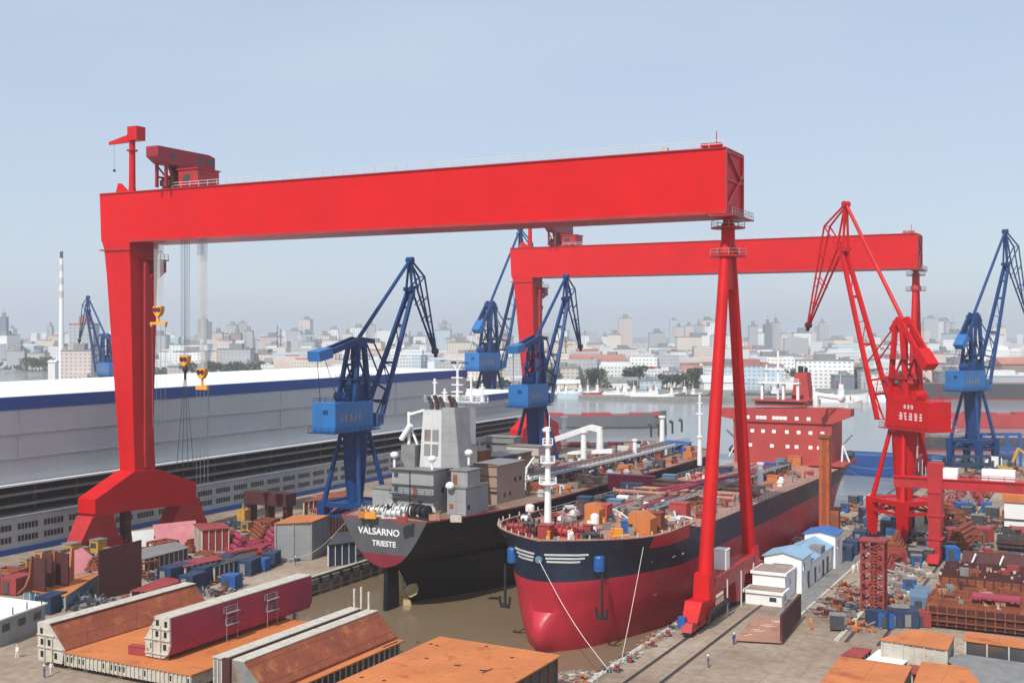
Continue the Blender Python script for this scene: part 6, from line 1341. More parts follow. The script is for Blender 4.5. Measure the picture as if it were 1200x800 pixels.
for k in (('box_navy', 991, 655, .1, 1.2), ('box_navy', 998, 648, .1, 1.2), ('heap_grey', 1003, 643, 0, 1.2), ('box_navy', 1008, 636, .1, 1.2), ('heap_grey', 994, 641, 0, 1.2), ('cab_grey', 1013, 634, 0, 1.1), ('crate_red', 941, 636, .1, 1.0), ('cab_orange', 936, 640, .1, 1.2), ('heap_orange', 905, 660, 0, 1.2), ('heap_pink', 920, 654, 0, 1.2), ('pipes_red', 930, 646, .1, 1.0), ('heap_pink', 947, 632, 0, 1.2), ('heap_brown', 986, 612, 0, 1.3), ('cab_blue', 990, 600, 0, 1.3), ('heap_orange', 998, 597, 0, 1.3), ('cab_blue', 1006, 591, 0, 1.4), ('heap_pink', 980, 622, 0, 1.2), ('cab_dark', 1000, 592, 0, 1.4), ('heap_orange', 893, 668, 0, 1.1)):
    item(k[0], k[1], k[2], ZW, k[3], k[4])
ZQ = 'along the right quay coping'
for k in (('heap_orange', 768, 748, 0, .55), ('heap_orange', 756, 757, 0, .5), ('heap_pink', 781, 741, 0, .5), ('heap_pink', 774, 744, 0, .5), ('heap_grey', 788, 736, 0, .5), ('heap_pink', 744, 766, 0, .45), ('heap_grey', 735, 770, 0, .45), ('heap_pink', 724, 777, 0, .45), ('heap_grey', 712, 786, 0, .5), ('heap_pink', 690, 792, 0, .6), ('heap_pink', 674, 791, 0, .6), ('heap_pink', 660, 793, 0, .6), ('heap_orange', 683, 797, 0, .6), ('heap_grey', 797, 730, 0, .5), ('heap_orange', 760, 752, 0, .45)):
    item(k[0], k[1], k[2], ZQ, k[3], k[4])
# bollards on both quays
bo = thing('bollard', (0, 0, 0), None, 'bollard'); MB().lathe([(.36, 0), (.3, .12), (.26, .5), (.4, .6), (.4, .75), (.15, .82)], (0, 0, 0), 12).build('post', 'red_primer', bo); MB().lathe([(.8, 0), (.8, .08)], (0, 0, 0), 10).build('base', 'dark_metal', bo)
for u, v in ((712, 783), (727, 773), (754, 755), (772, 743), (790, 733)):
    p = G(u, v); auto(put(bo, (QR+1.6, p.y, 0)), 'dark red bollard', 'on the right quay below the tanker', 'quay bollards', 'bollard')
for u, v in ((336, 655), (388, 640), (424, 651), (410, 656), (372, 648)): p = G(u, v); o_ = put(bo, (p.x, p.y, 0)); o_.scale = (1.4,)*3; auto(o_, 'dark mooring bollard', 'on the left quay by the stern', 'quay bollards', 'bollard')
# chain fence along the right quay
m = MB(); t = thing('quay_fence', (QR+1.3, 152, 0), 'low fence of pale posts along the right quay edge below the tanker', 'fence')
for k in range(14): MB().tube((0, k*2.2, 0), (0, k*2.2, 1.1), .07, .07, 6).build('post', 'ivory_web', t)
m.path([(0, k*1.1, 1.0-.18*(k % 2)) for k in range(27)], .05, 5); m.build('chain', 'rope_pale', t)
# workers
def worker(body, hat, pose=0):
    v = [(0, 0, .93), (0, 0, 1.2), (0, .02, 1.42), (0, .03, 1.53), (0, .04, 1.68), (.11, 0, .88), (.13, .02+.12*pose, .48), (.13, .10*pose, .07), (.13, -.14, .03), (-.11, 0, .88), (-.13, -.12*pose, .48), (-.13, -.2*pose, .07), (-.13, -.14-.2*pose, .03), (.21, .02, 1.41), (.27, .05, 1.13), (.25, -.12-.1*pose, .90), (-.21, .02, 1.41), (-.27, .05, 1.13), (-.25, -.12+.1*pose, .90)]
    e = [(0, 1), (1, 2), (2, 3), (3, 4), (0, 5), (5, 6), (6, 7), (7, 8), (0, 9), (9, 10), (10, 11), (11, 12), (2, 13), (13, 14), (14, 15), (2, 16), (16, 17), (17, 18)]
    r = [.15, .16, .14, .065, .10, .11, .075, .055, .045, .11, .075, .055, .045, .075, .055, .045, .075, .055, .045]
    me = bpy.data.meshes.new('person'); me.from_pydata(v, e, []); o = bpy.data.objects.new('person', me); COL.objects.link(o)
    sk_ = o.modifiers.new('s', 'SKIN'); su = o.modifiers.new('u', 'SUBSURF'); su.levels = 1
    for i, q in enumerate(r): me.skin_vertices[0].data[i].radius = (q, q)
    me.skin_vertices[0].data[0].use_root = True
    m2 = bpy.data.meshes.new_from_object(o.evaluated_get(bpy.context.evaluated_depsgraph_get())); o.modifiers.clear(); o.data = m2
    for k in (body, 'skin'): m2.materials.append(MATS[k])
    for p in m2.polygons: p.use_smooth = True; p.material_index = 1 if p.center.z > 1.49 or (p.center.z < .96 and abs(p.center.x) > .2) else 0
    h = MB(); h.lathe([(.135, 1.70), (.13, 1.76), (.09, 1.82), (.02, 1.85)], (0, .04, 0), 10); h.lathe([(.17, 1.695), (.165, 1.71)], (0, .03, 0), 10); h.build('helmet', hat, o); return o
W = [worker('cloth_white', 'helmet_yellow', .6), worker('cloth_blue', 'white_paint', .2), worker('cloth_orange', 'helmet_yellow', -.7)]
for o_ in W: o_['category'] = 'person'
for k, (w_, u, v, lab) in enumerate(((0, 20, 770, 'worker in white overalls standing on bare concrete at far lower left'), (0, 60, 790, 'worker in white overalls walking in front of the orange hull block'), (1, 52, 794, 'worker in dark blue standing beside the one in white near the orange block'), (0, 318, 664, 'worker in white on the left quay near the blue boxes'),
        (1, 346, 662, 'worker in dark blue on the left quay roadway'), (0, 1000, 671, 'worker in white overalls on the road beside the white buildings'), (0, 1005, 669, 'second worker in white, right of the first on the white buildings road'), (2, 950, 738, 'worker in orange near the brown panel on the quay'),
        (1, 860, 755, 'worker in dark blue standing near the left edge of the brown panel'), (0, 1076, 622, 'worker in white under the red jib crane at right'), (2, 1003, 742, 'worker in orange beside the orange scrap heaps'), (1, 830, 782, 'worker in dark blue on open concrete right of the rails'))):
    p = G(u, v); o_ = put(W[w_], p, k*1.3, lab, 'shipyard workers'); o_.scale = (1.08,)*3
for w_, u, v, lab in ((0, 620, 612, 'worker in white on the tanker foredeck near the mast'), (2, 717, 632, 'worker in orange on the tanker deck by the orange house'), (1, 780, 618, 'worker in dark blue on the tanker deck near the rail'), (0, 670, 634, 'worker in white at the tanker bow railing')):
    x, y, z = TD(u, v); o_ = put(W[w_], (x+TX, y+TY, z+.12), .5, lab, 'shipyard workers')
# ================================================================== RIVER TRAFFIC
def vessel(name, label, p, rz, L, B, zd, hull, deck, house=None, hx=-.36, hh=6, stripe=None, cargo=None, group='vessels on the river', cat='ship', sheer=1.2):
    t = thing(name, (p[0], p[1], 0), label, cat, group, R(rz)); n = 12
    def hw(s): return B/2*(min(1, (1-abs(s))*2.6/1)**.6 if s > 0 else min(1, (1.02-abs(s))*7)**.5)
    def dz(s): return zd+sheer*max(0, s)**3*1.6+sheer*.4*max(0, -s)**3
    ss_ = [-1, -.97, -.9, -.7, -.4, 0, .3, .55, .7, .8, .88, .94, .98, 1.0]
    m = MB()
    for sg in (-1, 1): m.grid([[(s*L/2*(.955 if (z_ == 0 and s > .8) else 1), sg*(hw(s) if s < 1 else 0.02)*(.9 if z_ == 0 else 1), (WZ-1, WZ+.9, WZ+1, dz(s))[z_]) for z_ in range(4)] for s in ss_], lambda j, i: 1 if (stripe and i == 0) else 0)
    m.add([(-L/2, -hw(-1), WZ-1), (-L/2, hw(-1), WZ-1), (-L/2, hw(-1), dz(-1)), (-L/2, -hw(-1), dz(-1))], [(0, 1, 2, 3)])
    h = m.build('hull', [hull, stripe or hull], t)
    m = MB(); m.grid([[(s*L/2, -(hw(s)-.05), dz(s)-.35), (s*L/2, hw(s)-.05, dz(s)-.35)] for s in ss_[:-1]]); m.build('deck', deck, t, smooth=False)
    if house:
        x = hx*L; m = MB(); m.box(x-L*.05, x+L*.05, -B*.36, B*.36, zd-.3, zd+hh*.6); m.box(x-L*.04, x+L*.035, -B*.4, B*.4, zd+hh*.6, zd+hh); ho = m.build('deckhouse', house, t, smooth=False)
        for k in range(4): y = (k-1.5)*B*.17; MB().box(x+L*.05, x+L*.05+.05, y-.5, y+.5, zd+hh*.3, zd+hh*.45).build('window', 'glass', ho, smooth=False)
        m = MB(); m.tube((x, 0, zd+hh), (x, 0, zd+hh*1.9), .16); m.bar((x, -B*.15, zd+hh*1.6), (x, B*.15, zd+hh*1.6), .16); m.build('mast', 'white_paint', ho)
        m = MB(); m.lathe([(B*.09, zd+hh*.6), (B*.07, zd+hh*1.35)], (x-L*.06, 0, 0), 10); m.build('funnel', 'red_primer', ho)
    if cargo:
        for k in range(cargo[0]):
            x = (-.26+.62*k/max(1, cargo[0]-1))*L if cargo[0] > 1 else .05*L
            MB().box(x-L*.24/cargo[0]*1.15, x+L*.24/cargo[0]*1.15, -B*.33, B*.33, zd-.36, zd+cargo[1]).build('hatch', cargo[2], t, smooth=False)
    return t
v_ = vessel('bulk_carrier', 'grey river barge with red hatches lying beyond the deck of the moored ships', AD(690, 640), 29, 86, 13, 3.4, 'barge_grey', 'barge_red', None, stripe='steel_dark', cargo=(3, 1.2, 'barge_red'), sheer=1.5)
m = MB(); m.box(-38, -34, -4, 4, 3, 5.2)
for x in (-40, -36, -32): m.bar((x, 0, 3), (x+1, 0, 6), .6); m.bar((x+1, 0, 6), (x+4, 0, 5.4), .5)
m.build('deck_crane', 'barge_red', v_, smooth=False)
vessel('river_barge', 'low dark red barge moored beyond the left ship, nearer than the grey barge', AD(668, 505), 28, 62, 10, .6, 'steel_dark', 'deck_brown', None, cargo=(3, .8, 'barge_red'), sheer=.8)
b_ = vessel('moored_barge', 'blue hulled vessel moored across the basin mouth behind the tanker stern', (-92, 446), 180, 74, 15, 4.0, 'barge_blue', 'barge_blue', None, stripe='barge_blue', sheer=.3)
m = MB(); X0 = 4.5
for a, c in (((0, 0), (0, 1.6)), ((-.7, .4), (.7, .4)), ((-1.1, -.2), (1.1, -.2)), ((-1.1, -.2), (-1.1, .3)), ((1.1, -.2), (1.1, .3)), ((-.4, 1.7), (.4, 1.7))): m.bar((X0-6+a[0], 7.55, a[1]-.4), (X0-6+c[0], 7.55, c[1]-.4), .08, .34, (1, 0, 0) if a[0] == c[0] else (0, 0, 1))
m.build('emblem', 'white_paint', b_, smooth=False)
line((TX+12, TY+TL-2, 10), (-66, 438.5, 2.5), 2.0, 'mooring line from the tanker stern to the blue hulled vessel, upper one'); line((TX+13, TY+TL-1, 8.5), (-60.5, 400, .4), 2.4, 'mooring line from the tanker stern to the right quay, lower one')
vessel('cargo_ship', 'dark hulled cargo ship farthest from the yard behind the blue crane cabin', AD(1165, 900), 20, 130, 18, 9, 'steel_dark', 'deck_brown', 'white_paint', stripe='barge_red', hx=.3, hh=12)
vessel('cargo_ship', 'long red hulled ship midway across the river behind the blue crane', AD(1195, 640), 24, 84, 13, 4, 'barge_red', 'barge_red', None, stripe='barge_red', cargo=(3, 1, 'barge_red'))
vessel('cargo_ship', 'dark ship with red waterline moored behind the blue jib crane base', AD(1180, 520), 27, 90, 14, 2.6, 'steel_dark', 'deck_brown', None, stripe='barge_red', cargo=(2, 1.2, 'steel_grey'))
vessel('tug_boat', 'small blue tug behind the blue crane legs', AD(1112, 545), 40, 22, 7, 1.5, 'barge_blue', 'deck_brown', 'white_paint', hx=.05, hh=4, cat='boat')
vessel('work_boat', 'small pale boat on open water left of the red jib crane', AD(1000, 800), 60, 18, 5, .2, 'roof_pale', 'deck_brown', 'white_paint', hx=-.1, hh=3.4, cat='boat')
vessel('ferry_boat', 'white ferry with three decks berthed at the far bank, behind the red deckhouse', AD(985, 860), 22, 40, 9, 2.0, 'white_paint', 'steel_grey', 'white_paint', hx=0, hh=8, cat='boat')
rn = random.Random(12)
for u, d, L_, hm_ in ((655, 930, 26, 'white_paint'), (668, 905, 20, 'plain_pale blue'), (682, 930, 30, 'white_paint'), (694, 915, 18, 'barge_red'), (708, 925, 24, 'white_paint'), (722, 915, 30, 'white_paint'), (736, 920, 34, 'plain_pale blue'), (750, 905, 24, 'white_paint'), (764, 890, 34, 'white_paint'), (776, 905, 26, 'white_paint'), (788, 895, 20, 'barge_grey'), (802, 900, 28, 'white_paint'), (816, 890, 22, 'barge_grey'), (880, 900, 30, 'barge_grey'), (905, 905, 40, 'steel_dark'), (1030, 870, 24, 'white_paint'), (1050, 880, 30, 'white_paint'), (960, 880, 22, 'white_paint')):
    b_ = vessel('river_boat', None, AD(u, d), 27+rn.uniform(-8, 8), L_, 6, .4+rn.random(), hm_, 'roof_pale', 'white_paint', hx=rn.uniform(-.25, .1), hh=rn.uniform(3.5, 6), group='boats along the far bank', cat='boat')
    auto(b_, {'white_paint': 'white boat', 'plain_pale blue': 'pale blue boat', 'barge_red': 'red boat', 'barge_grey': 'grey boat', 'steel_dark': 'dark boat'}[hm_], 'berthed along the far bank', 'boats along the far bank', 'boat')
# blue steel frames, excavator on the far right yard
def frame_px(label, u0, u1, d, h, mat, name='pipe_rack'):
    a, b = AD(u0, d), AD(u1, d); t = thing(name, (a.x, a.y, 0), label, 'rack'); e = (b-a); n = 4
    for k in range(n): c = e*(k/(n-1)); MB().bar((c.x, c.y, 0), (c.x, c.y, h), .9).build('post', mat, t, smooth=False)
    m = MB()
    for z in (h*.55, h): m.bar((0, 0, z), (e.x, e.y, z), .9, 1.1)
    for k in range(n-1): c, q = e*(k/(n-1)), e*((k+1)/(n-1)); m.bar((c.x, c.y, h*.55), (q.x, q.y, h), .3)
    m.build('beam', mat, t, smooth=False); return t
frame_px('blue steel frame beside the base of the blue crane', 1150, 1196, 425, 12, 'box_blue')
frame_px('low blue frame in front of the blue jib crane legs', 1118, 1160, 405, 6, 'box_navy')
p = AD(1180, 400); t = thing('excavator', (p.x, p.y, 0), 'brown excavator with raised arm on the far right yard', 'excavator')
MB().box(-3, 3, -1.6, -.6, 0, 1.2).build('track', 'rubber', t, smooth=False); MB().box(-3, 3, .6, 1.6, 0, 1.2).build('track', 'rubber', t, smooth=False)
MB().box(-3, 2, -1.6, 1.6, 1.25, 3.2).build('body', 'yellow_paint', t, smooth=False); MB().box(.2, 2, -1.5, 0, 3.2, 4.8).build('cab', 'glass', t, smooth=False)
m = MB(); m.bar((1, .6, 2.6), (3.5, .6, 9.5), .9); m.bar((3.5, .6, 9.5), (7, .6, 7), .7); m.bar((7, .6, 7), (6.4, .6, 5), .9); m.build('arm', 'yellow_paint', t, smooth=False)

# ================================================================== CITY BEYOND THE RIVER
def zone_of(u):
    for a, z in ((62, 'beyond the hall left of the chimney'), (150, 'between chimney and near gantry leg'), (395, 'above the white hall roof'), (600, 'between the two nearest blue cranes'),
                 (745, 'across the river behind the barges'), (850, 'far bank left of the A-frame'), (960, 'far bank above the red deckhouse'), (1060, 'far bank left of red crane')):
        if u < a: return z
    return 'far bank behind the farthest blue crane'
CN = [0]
def building(u, d, w, dep, h, col, kind='block', roof='flat', rz=None, roofmat='roof_grey', win=True, label=None):
    p = AD(u, d, -.6); rnd = random.Random(int(u*13+d)); CN[0] += 1
    t = thing('tower_building' if kind == 'tower' else ('warehouse' if kind == 'warehouse' else 'city_building'), p, label, 'building', 'buildings across the river', R(27.5+rnd.uniform(-25, 25)) if rz is None else R(rz))
    m = MB(); hw_, hd = w/2, dep/2
    mt = ('city_' if win else 'plain_')+col
    m.box(-hw_, hw_, -hd, hd, 0, h)
    if kind == 'tower' and rnd.random() < .6: m.box(-hw_-.9, -hw_+w*.22, -hd-1, hd+.9, 0, h*.96); m.box(hw_-w*.2, hw_+1, -hd-.9, hd-1, 0, h*rnd.uniform(.8, .97))
    if kind == 'block' and rnd.random() < .5: m.box(-hw_*.5, hw_*.9, -hd-dep*.3, -hd+.5, 0, h*rnd.uniform(.35, .7))
    m.build('wall', mt, t, smooth=False)
    m = MB()
    if roof == 'gable': m.prism([(-hd-.8, h-.1), (hd+.8, h-.1), (0, h+dep*.22)], -hw_-.8, hw_+.8, 'x')
    elif roof == 'arch': m.prism([(hd*1.02*math.cos(k*math.pi/8), h-.1+dep*.22*math.sin(k*math.pi/8)) for k in range(9)], -hw_-.5, hw_+.5, 'x')
    else: m.box(-hw_-.4, hw_+.4, -hd-.4, hd+.4, h+.01, h+1.0); 
    if roof == 'flat' and w > 9: m.box(-w*.18, w*.2, -dep*.2, dep*.22, h+1, h+1+min(7, h*.12+2)); m.box(w*.26, w*.36, -dep*.1, dep*.2, h+1, h+2.6)
    m.build('roof', roofmat, t, smooth=False)
    if kind == 'tower' and rnd.random() < .35: MB().tube((0, 0, h), (0, 0, h*1.12+8), .5, .15, 6).build('aerial', 'steel_grey', t)
    if not label:
        size = 'tall ' if h > 75 else ('' if h > 24 else 'low ')
        auto(t, f"{size}{col} {dict(tower='tower', warehouse='warehouse', block='building')[kind]}" + (f" with {roofmat.split('_')[1]} roof" if roof != 'flat' or roofmat in ('roof_red', 'roof_teal') else ''), zone_of(u), 'buildings across the river', 'building')
    return t
def bpx(u0, u1, vt, d, col, kind='block', roof='flat', dep=None, **k):   # from its outline in the photo and its distance
    w = (u1-u0)/CF*d; h = CH+.6-(vt-CHZ)*d/CF
    return building((u0+u1)/2, d, w*.92, dep or max(10, min(26, w*.7)), h, col, kind, roof, rz=k.pop('rz', 27.5), **k)
# buildings picked out one by one
for a in ((0, 9, 372, 1900, 'slate', 'tower'), (10, 33, 411, 1500, 'grey'), (12, 32, 409, 1620, 'cream'), (34, 56, 414, 1500, 'beige'), (56, 62, 382, 2300, 'grey', 'tower'),
          (200, 248, 404, 1500, 'white'), (205, 245, 412, 1350, 'white'), (233, 243, 374, 2300, 'slate', 'tower'), (249, 262, 390, 1900, 'beige', 'tower'), (263, 270, 392, 1850, 'white', 'tower'), (271, 284, 391, 1800, 'brown', 'tower'), (285, 297, 388, 1850, 'grey', 'tower'), (266, 279, 381, 2500, 'grey', 'tower'), (249, 256, 411, 1330, 'cream'), (256, 298, 409, 1320, 'grey'), (176, 198, 393, 1900, 'grey', 'tower'),
          (300, 318, 398, 2300, 'grey', 'tower'), (312, 330, 404, 1900, 'white'), (335, 354, 388, 2800, 'grey', 'tower'), (322, 333, 408, 1700, 'pink'), (373, 388, 393, 2000, 'cream', 'tower'), (378, 402, 399, 1800, 'white'), (388, 397, 386, 2400, 'white', 'tower'), (402, 413, 391, 2200, 'cream', 'tower'), (410, 430, 384, 2400, 'white', 'tower'), (430, 440, 381, 2500, 'grey', 'tower'), (440, 452, 390, 2300, 'white', 'tower'),
          (470, 482, 405, 1800, 'white'), (484, 500, 394, 2100, 'white', 'tower'), (500, 508, 392, 2300, 'grey', 'tower'), (513, 529, 380, 2500, 'grey', 'tower'), (529, 548, 396, 1900, 'beige'), (548, 556, 393, 2200, 'white', 'tower'),
          (586, 596, 392, 2000, 'brown', 'tower'), (592, 604, 405, 1600, 'beige'), (681, 690, 393, 2100, 'white', 'tower'), (705, 712, 394, 2100, 'white', 'tower'), (712, 718, 392, 2200, 'slate', 'tower'), (725, 741, 373, 2300, 'pink', 'tower'), (688, 704, 403, 1800, 'pink', 'block', 'gable'),
          (665, 690, 429, 1130, 'pink'), (690, 712, 436, 1080, 'brown'), (703, 735, 425, 1280, 'beige'), (735, 750, 424, 1260, 'cream'), (760, 779, 390, 2100, 'grey', 'tower'), (757, 779, 419, 1120, 'white'), (748, 775, 446, 1010, 'pale blue'), (777, 799, 436, 1040, 'white'),
          (789, 812, 417, 1300, 'pink'), (806, 822, 411, 1500, 'white'), (790, 846, 395, 1900, 'cream'), (790, 800, 383, 2400, 'pink', 'tower'), (802, 812, 382, 2400, 'pink', 'tower'), (814, 824, 381, 2450, 'grey', 'tower'), (825, 835, 382, 2400, 'white', 'tower'), (838, 848, 384, 2300, 'grey', 'tower'), (852, 866, 430, 1100, 'white'),
          (877, 888, 382, 1900, 'grey', 'tower'), (888, 895, 390, 1850, 'white', 'tower'), (895, 904, 380, 1900, 'slate', 'tower'), (904, 914, 378, 1950, 'grey', 'tower'), (915, 922, 391, 1700, 'cream', 'tower'), (928, 950, 390, 1700, 'white', 'tower'), (896, 940, 422, 1120, 'white'), (940, 955, 427, 1080, 'pink'), (955, 975, 427, 1120, 'white'), (975, 985, 425, 1150, 'white'), (985, 1000, 424, 1200, 'cream'), (1006, 1022, 434, 1000, 'grey'), (1018, 1034, 438, 990, 'white'), (1028, 1040, 412, 1400, 'cream'),
          (960, 967, 378, 2600, 'grey', 'tower'), (1005, 1020, 402, 1700, 'white'), (1107, 1113, 377, 2600, 'grey', 'tower'), (1114, 1119, 378, 2600, 'grey', 'tower'), (1085, 1100, 402, 1800, 'white'), (1097, 1112, 412, 1300, 'pale blue')):
    bpx(*a)
for a, k in (((820, 872, 447, 1000, 'white', 'warehouse', 'gable'), dict(roofmat='roof_pale')), ((872, 900, 446, 1010, 'white', 'warehouse', 'gable'), dict(roofmat='roof_teal')), ((800, 828, 440, 1040, 'pink', 'warehouse', 'gable'), dict(roofmat='roof_red')),
             ((915, 945, 447, 1000, 'white', 'warehouse', 'flat'), dict(roofmat='roof_pale')), ((862, 880, 408, 1500, 'cream', 'warehouse', 'gable'), dict(roofmat='roof_red')), ((1122, 1178, 411, 1250, 'white', 'warehouse', 'arch'), dict(roofmat='roof_pale')), ((1165, 1215, 426, 1000, 'brown', 'warehouse', 'gable'), dict(roofmat='roof_red')),
             ((1095, 1128, 436, 960, 'slate', 'warehouse', 'flat'), dict()), ((1125, 1215, 440, 960, 'grey', 'warehouse', 'flat'), dict(roofmat='roof_pale')), ((650, 680, 449, 1010, 'cream', 'warehouse', 'gable'), dict(roofmat='roof_pale')), ((712, 748, 447, 1020, 'white', 'warehouse', 'gable'), dict(roofmat='roof_grey')), ((975, 1000, 440, 1000, 'slate', 'warehouse', 'flat'), dict())):
    bpx(*a, win=False, **k)
# denser fabric in between, further back the taller
rn = random.Random(21); cols = ['white', 'white', 'cream', 'white', 'grey', 'grey', 'pink', 'pale blue', 'white', 'cream']
for k in range(195):
    u = rn.uniform(-15, 1215)
    lay = rn.random()
    if lay < .56: d, h, w = rn.uniform(1010, 1450) + max(0, 560-u)*.9, rn.uniform(7, 24), rn.uniform(18, 60)
    elif lay < .84: d, h, w = rn.uniform(1600, 2300) + max(0, 400-u)*.6, rn.uniform(18, 45), rn.uniform(16, 40)
    else: d, h, w = rn.uniform(2300, 3600), rn.uniform(46, 80), rn.uniform(18, 34)
    if 690 < u < 770 and d > 2000: h *= .8
    building(u, d, w, rn.uniform(.4, .8)*w+4, h, rn.choice(cols), 'tower' if h > 46 else 'block', 'gable' if h < 16 and rn.random() < .5 else 'flat', roofmat=rn.choice(['roof_grey', 'roof_pale', 'roof_red', 'roof_grey', 'roof_pale', 'roof_grey', 'roof_teal']) if h < 20 else 'roof_grey')
# the rest of the town: rooftops too many to count, one mass behind the buildings above
m = MB(); rn2 = random.Random(77)
for k in range(1500):
    u = rn2.uniform(-40, 1240); q = rn2.random(); d = 1080+max(0, 520-u)*1.0 + 2700*q*q
    h = rn2.uniform(5, 15) + (rn2.random() < .22)*rn2.uniform(5, 26)*min(1.6, d/1600); w_ = rn2.uniform(12, 42)
    p = AD(u, d, -.6); m.mi = rn2.choice((0, 0, 1, 2, 3, 4, 5)); m.cbox((p.x, p.y, -.6), (w_, rn2.uniform(9, 22), h), R(27.5)+rn2.uniform(-.4, .4))
    if rn2.random() < .5: m.mi = rn2.choice((1, 5, 6)); m.cbox((p.x, p.y, -.6+h), (w_*rn2.uniform(.2, .8), rn2.uniform(4, 8), rn2.uniform(1, 3.4)), R(27.5)+rn2.uniform(-.4, .4))
tag(m.build('city', ['city_white', 'city_grey', 'city_cream', 'city_pale blue', 'plain_pink', 'roof_pale', 'roof_red'], smooth=False), kind='stuff')
m = MB(); rn2 = random.Random(78)
for k in range(2600):
    u = rn2.uniform(-40, 1240); d = 1010+max(0, 560-u)*.85+ 800*rn2.random()**2; p = AD(u+rn2.gauss(0, 2), d, 0); s_ = rn2.uniform(2, 4.5)
    if (math.sin(u*.11)+math.sin(u*.037+1)+math.sin(d*.02)) < .2: continue
    for _ in range(5):
        c = p+Vector((rn2.gauss(0, s_*.6), rn2.gauss(0, s_*.6), rn2.uniform(.5, s_*1.7))); a_ = Vector((rn2.gauss(0, 1), rn2.gauss(0, 1), rn2.gauss(0, 1))).normalized(); b_ = a_.orthogonal().normalized(); e_ = s_*.45
        m.add([c-a_*e_-b_*e_, c+a_*e_-b_*e_*.7, c+a_*e_*.8+b_*e_, c-a_*e_+b_*e_*.8], [(0, 1, 2, 3)])
tag(m.build('greenery', 'foliage', smooth=False), kind='stuff')
# chimney and the white waterside house, masts
p = AD(72, 1180, -.6); t = thing('chimney', p, 'tall slender white chimney with faint bands rising beyond the hall roof', 'chimney')
hch = 50+94*1180/1360; MB().lathe([(3.0, 0), (2.3, hch*.5), (1.5, hch)], (0, 0, 0), 16).build('shaft', 'white_paint', t)
for k in range(4): z = hch*(.995-.085*k*1.2); r = 1.56+(hch-z)/hch*1.7; MB().lathe([(r+.05, z-7), (r, z)], (0, 0, 0), 16).build('band', 'plain_pink' if k else 'steel_dark', t)
bpx(58, 67, 424, 1000, 'white', 'block', 'gable', dep=8, win=False, label='small white gabled house by the water, at the foot of the chimney', roofmat='roof_pale')
bpx(75, 113, 411, 1060, 'pink', 'block', win=True, label='pinkish building with red top behind the small distant blue crane')
bpx(84, 114, 380, 1120, 'grey', 'block', win=True, label='unfinished grey building with red top, right of the tall chimney', roofmat='roof_red')
for u, vt, d in ((325, 380, 1700), (329, 384, 1650), (663, 395, 1100), (843, 378, 2000), (1138, 392, 1500)):
    p = AD(u, d, -.6); h = CH-(vt-CHZ)*d/CF; t = thing('mast_tower', p, None, 'mast'); MB().tube((0, 0, 0), (0, 0, h), 1.1, .35, 6).build('pole', 'steel_dark', t)
    m = MB(); m.box(-2.2, 2.2, -.3, .3, h*.8, h*.82); m.box(-1.6, 1.6, -.3, .3, h*.9, h*.92); m.build('crossarm', 'steel_dark', t, smooth=False); auto(t, 'thin dark mast', zone_of(u), 'masts in the city', 'mast')
# trees on the far bank
def make_tree(seed):
    t = thing('tree', (0, 0, 0), None, 'tree'); rnd = random.Random(seed)
    m = MB(); m.tube((0, 0, 0), (.2, 0, 5), .45, .3, 6)
    for k in range(4): a = k*1.6; m.tube((.2, 0, 4+k*.4), (2.4*math.cos(a), 2.4*math.sin(a), 7.5+k*.5), .2, .08, 5)
    m.build('trunk', 'bark', t)
    m = MB()
    cl = [(rnd.uniform(-3.4, 3.4), rnd.uniform(-3.4, 3.4), rnd.uniform(5, 11.5), rnd.uniform(1.4, 2.6)) for _ in range(13)]
    for cx, cy, cz, r in cl:
        for _ in range(26):
            d = Vector((rnd.gauss(0, 1), rnd.gauss(0, 1), rnd.gauss(0, 1))).normalized()*r*rnd.uniform(.55, 1.05); c = Vector((cx, cy, cz))+d
            a = Vector((rnd.gauss(0, 1), rnd.gauss(0, 1), rnd.gauss(0, 1))).normalized(); b = a.cross(d).normalized() if a.cross(d).length > .01 else Vector((1, 0, 0)); s = rnd.uniform(.35, .75)
            m.add([c-a*s-b*s*.6, c+a*s-b*s*.6, c+a*s+b*s*.6, c-a*s+b*s*.6], [(0, 1, 2, 3)])
    m.build('crown', 'foliage', t, smooth=False); return t
TR = [make_tree(k) for k in range(3)]
k = 0
for u0, u1, n, d in ((752, 760, 3, 1090), (775, 806, 6, 1005), (735, 748, 4, 1060), (848, 872, 6, 1060), (995, 1008, 4, 1030), (640, 655, 4, 1060), (215, 300, 12, 1270), (300, 380, 9, 1300), (30, 55, 5, 1430), (930, 960, 4, 1060), (1045, 1060, 3, 1050), (690, 704, 4, 1040), (812, 822, 3, 1030), (968, 1000, 5, 1080), (400, 480, 6, 1250)):
    for j in range(n):
        u = u0+(u1-u0)*(j+.5)/n+rn.uniform(-1.5, 1.5); p = AD(u, d+rn.uniform(-12, 12), -.6); o_ = put(TR[k % 3], p, rn.uniform(0, 6)); s = rn.uniform(.9, 1.5); o_.scale = (s*1.25, s*1.25, s); k += 1
        auto(o_, 'dark green tree', zone_of(u), 'trees on the far bank', 'tree')
# ================================================================== AIR, LIGHT, CAMERA
hz = MB(); hz.box(-7400, 7400, -420, 8700, -10.2, 150)
m = bpy.data.materials.new('haze'); MATS['haze'] = m; m.use_nodes = True
N = m.node_tree.nodes; N.remove(N['Principled BSDF']); pv = N.new('ShaderNodeVolumePrincipled')
pv.inputs['Color'].default_value = (.94, .97, 1, 1); pv.inputs['Density'].default_value = .00018; pv.inputs['Anisotropy'].default_value = .45
m.node_tree.links.new(pv.outputs[0], N['Material Output'].inputs['Volume'])
tag(hz.build('haze', 'haze', smooth=False), kind='stuff')

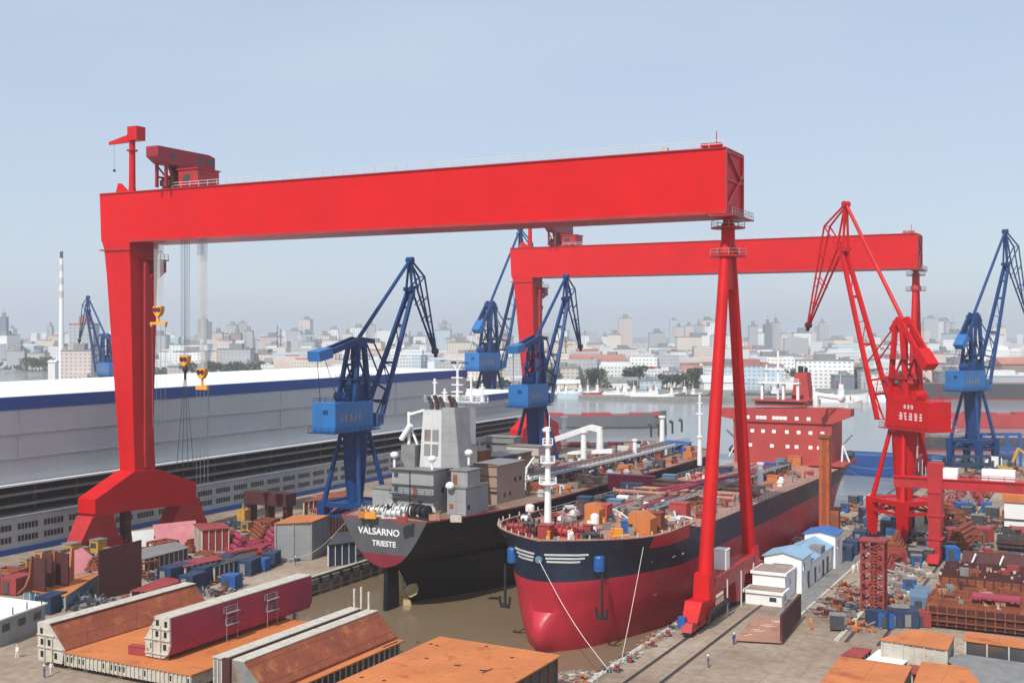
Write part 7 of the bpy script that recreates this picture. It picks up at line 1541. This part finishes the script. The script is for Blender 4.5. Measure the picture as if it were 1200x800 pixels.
SUN = Vector((.03, -.80, .90)).normalized()
el = math.asin(SUN.z)
w = bpy.data.worlds.new('World'); scn.world = w; w.use_nodes = True
N = w.node_tree.nodes; L = w.node_tree.links
sk = N.new('ShaderNodeTexSky'); sk.sky_type = 'NISHITA'; sk.sun_disc = False; sk.sun_elevation = el
sk.sun_rotation = math.atan2(SUN.x, SUN.y); sk.altitude = 10; sk.air_density = 1.0; sk.dust_density = 1.0; sk.ozone_density = 1.5
mx = N.new('ShaderNodeMix'); mx.data_type = 'RGBA'
tcw = N.new('ShaderNodeTexCoord'); mpw = N.new('ShaderNodeMapping'); mpw.inputs['Scale'].default_value = (1.2, 1.2, 4.5); L.new(tcw.outputs['Generated'], mpw.inputs[0])
nw = N.new('ShaderNodeTexNoise'); nw.inputs['Scale'].default_value = 2.2; nw.inputs['Detail'].default_value = 6; L.new(mpw.outputs[0], nw.inputs['Vector'])
mr = N.new('ShaderNodeMapRange'); mr.inputs[1].default_value = .3; mr.inputs[2].default_value = .7; mr.inputs[3].default_value = .58; mr.inputs[4].default_value = .86; L.new(nw.outputs[0], mr.inputs[0]); L.new(mr.outputs[0], mx.inputs[0])
L.new(sk.outputs[0], mx.inputs[6]); mx.inputs[7].default_value = (4.15, 4.85, 5.9, 1)      # thin uneven high veil over the clear sky
L.new(mx.outputs[2], N['Background'].inputs['Color']); N['Background'].inputs['Strength'].default_value = .14
sl = bpy.data.lights.new('sun', 'SUN'); sl.energy = 4.4; sl.angle = R(.6); sl.color = (1, .95, .87)
so = bpy.data.objects.new('sun', sl); COL.objects.link(so); so.rotation_euler = (-SUN).to_track_quat('-Z', 'Y').to_euler(); so.location = (0, -60, 300)
cam = bpy.data.cameras.new('camera'); co = bpy.data.objects.new('camera', cam); COL.objects.link(co); scn.camera = co
co.location = (0, 0, CH); co.rotation_euler = (R(90), 0, CTH); cam.sensor_width = 36; cam.lens = CF/1200*36
cam.shift_y = -(400-CHZ)/1200; cam.clip_end = 20000; cam.clip_start = .5
scn.view_settings.view_transform = 'Standard'; scn.view_settings.look = 'None'; scn.view_settings.gamma = 1; scn.view_settings.exposure = 0.0
scn.render.engine = 'CYCLES'
scn.cycles.use_denoising = True; scn.cycles.volume_bounces = 1; scn.cycles.max_bounces = 6; scn.cycles.diffuse_bounces = 3
bpy.context.view_layer.update()
finish_auto()
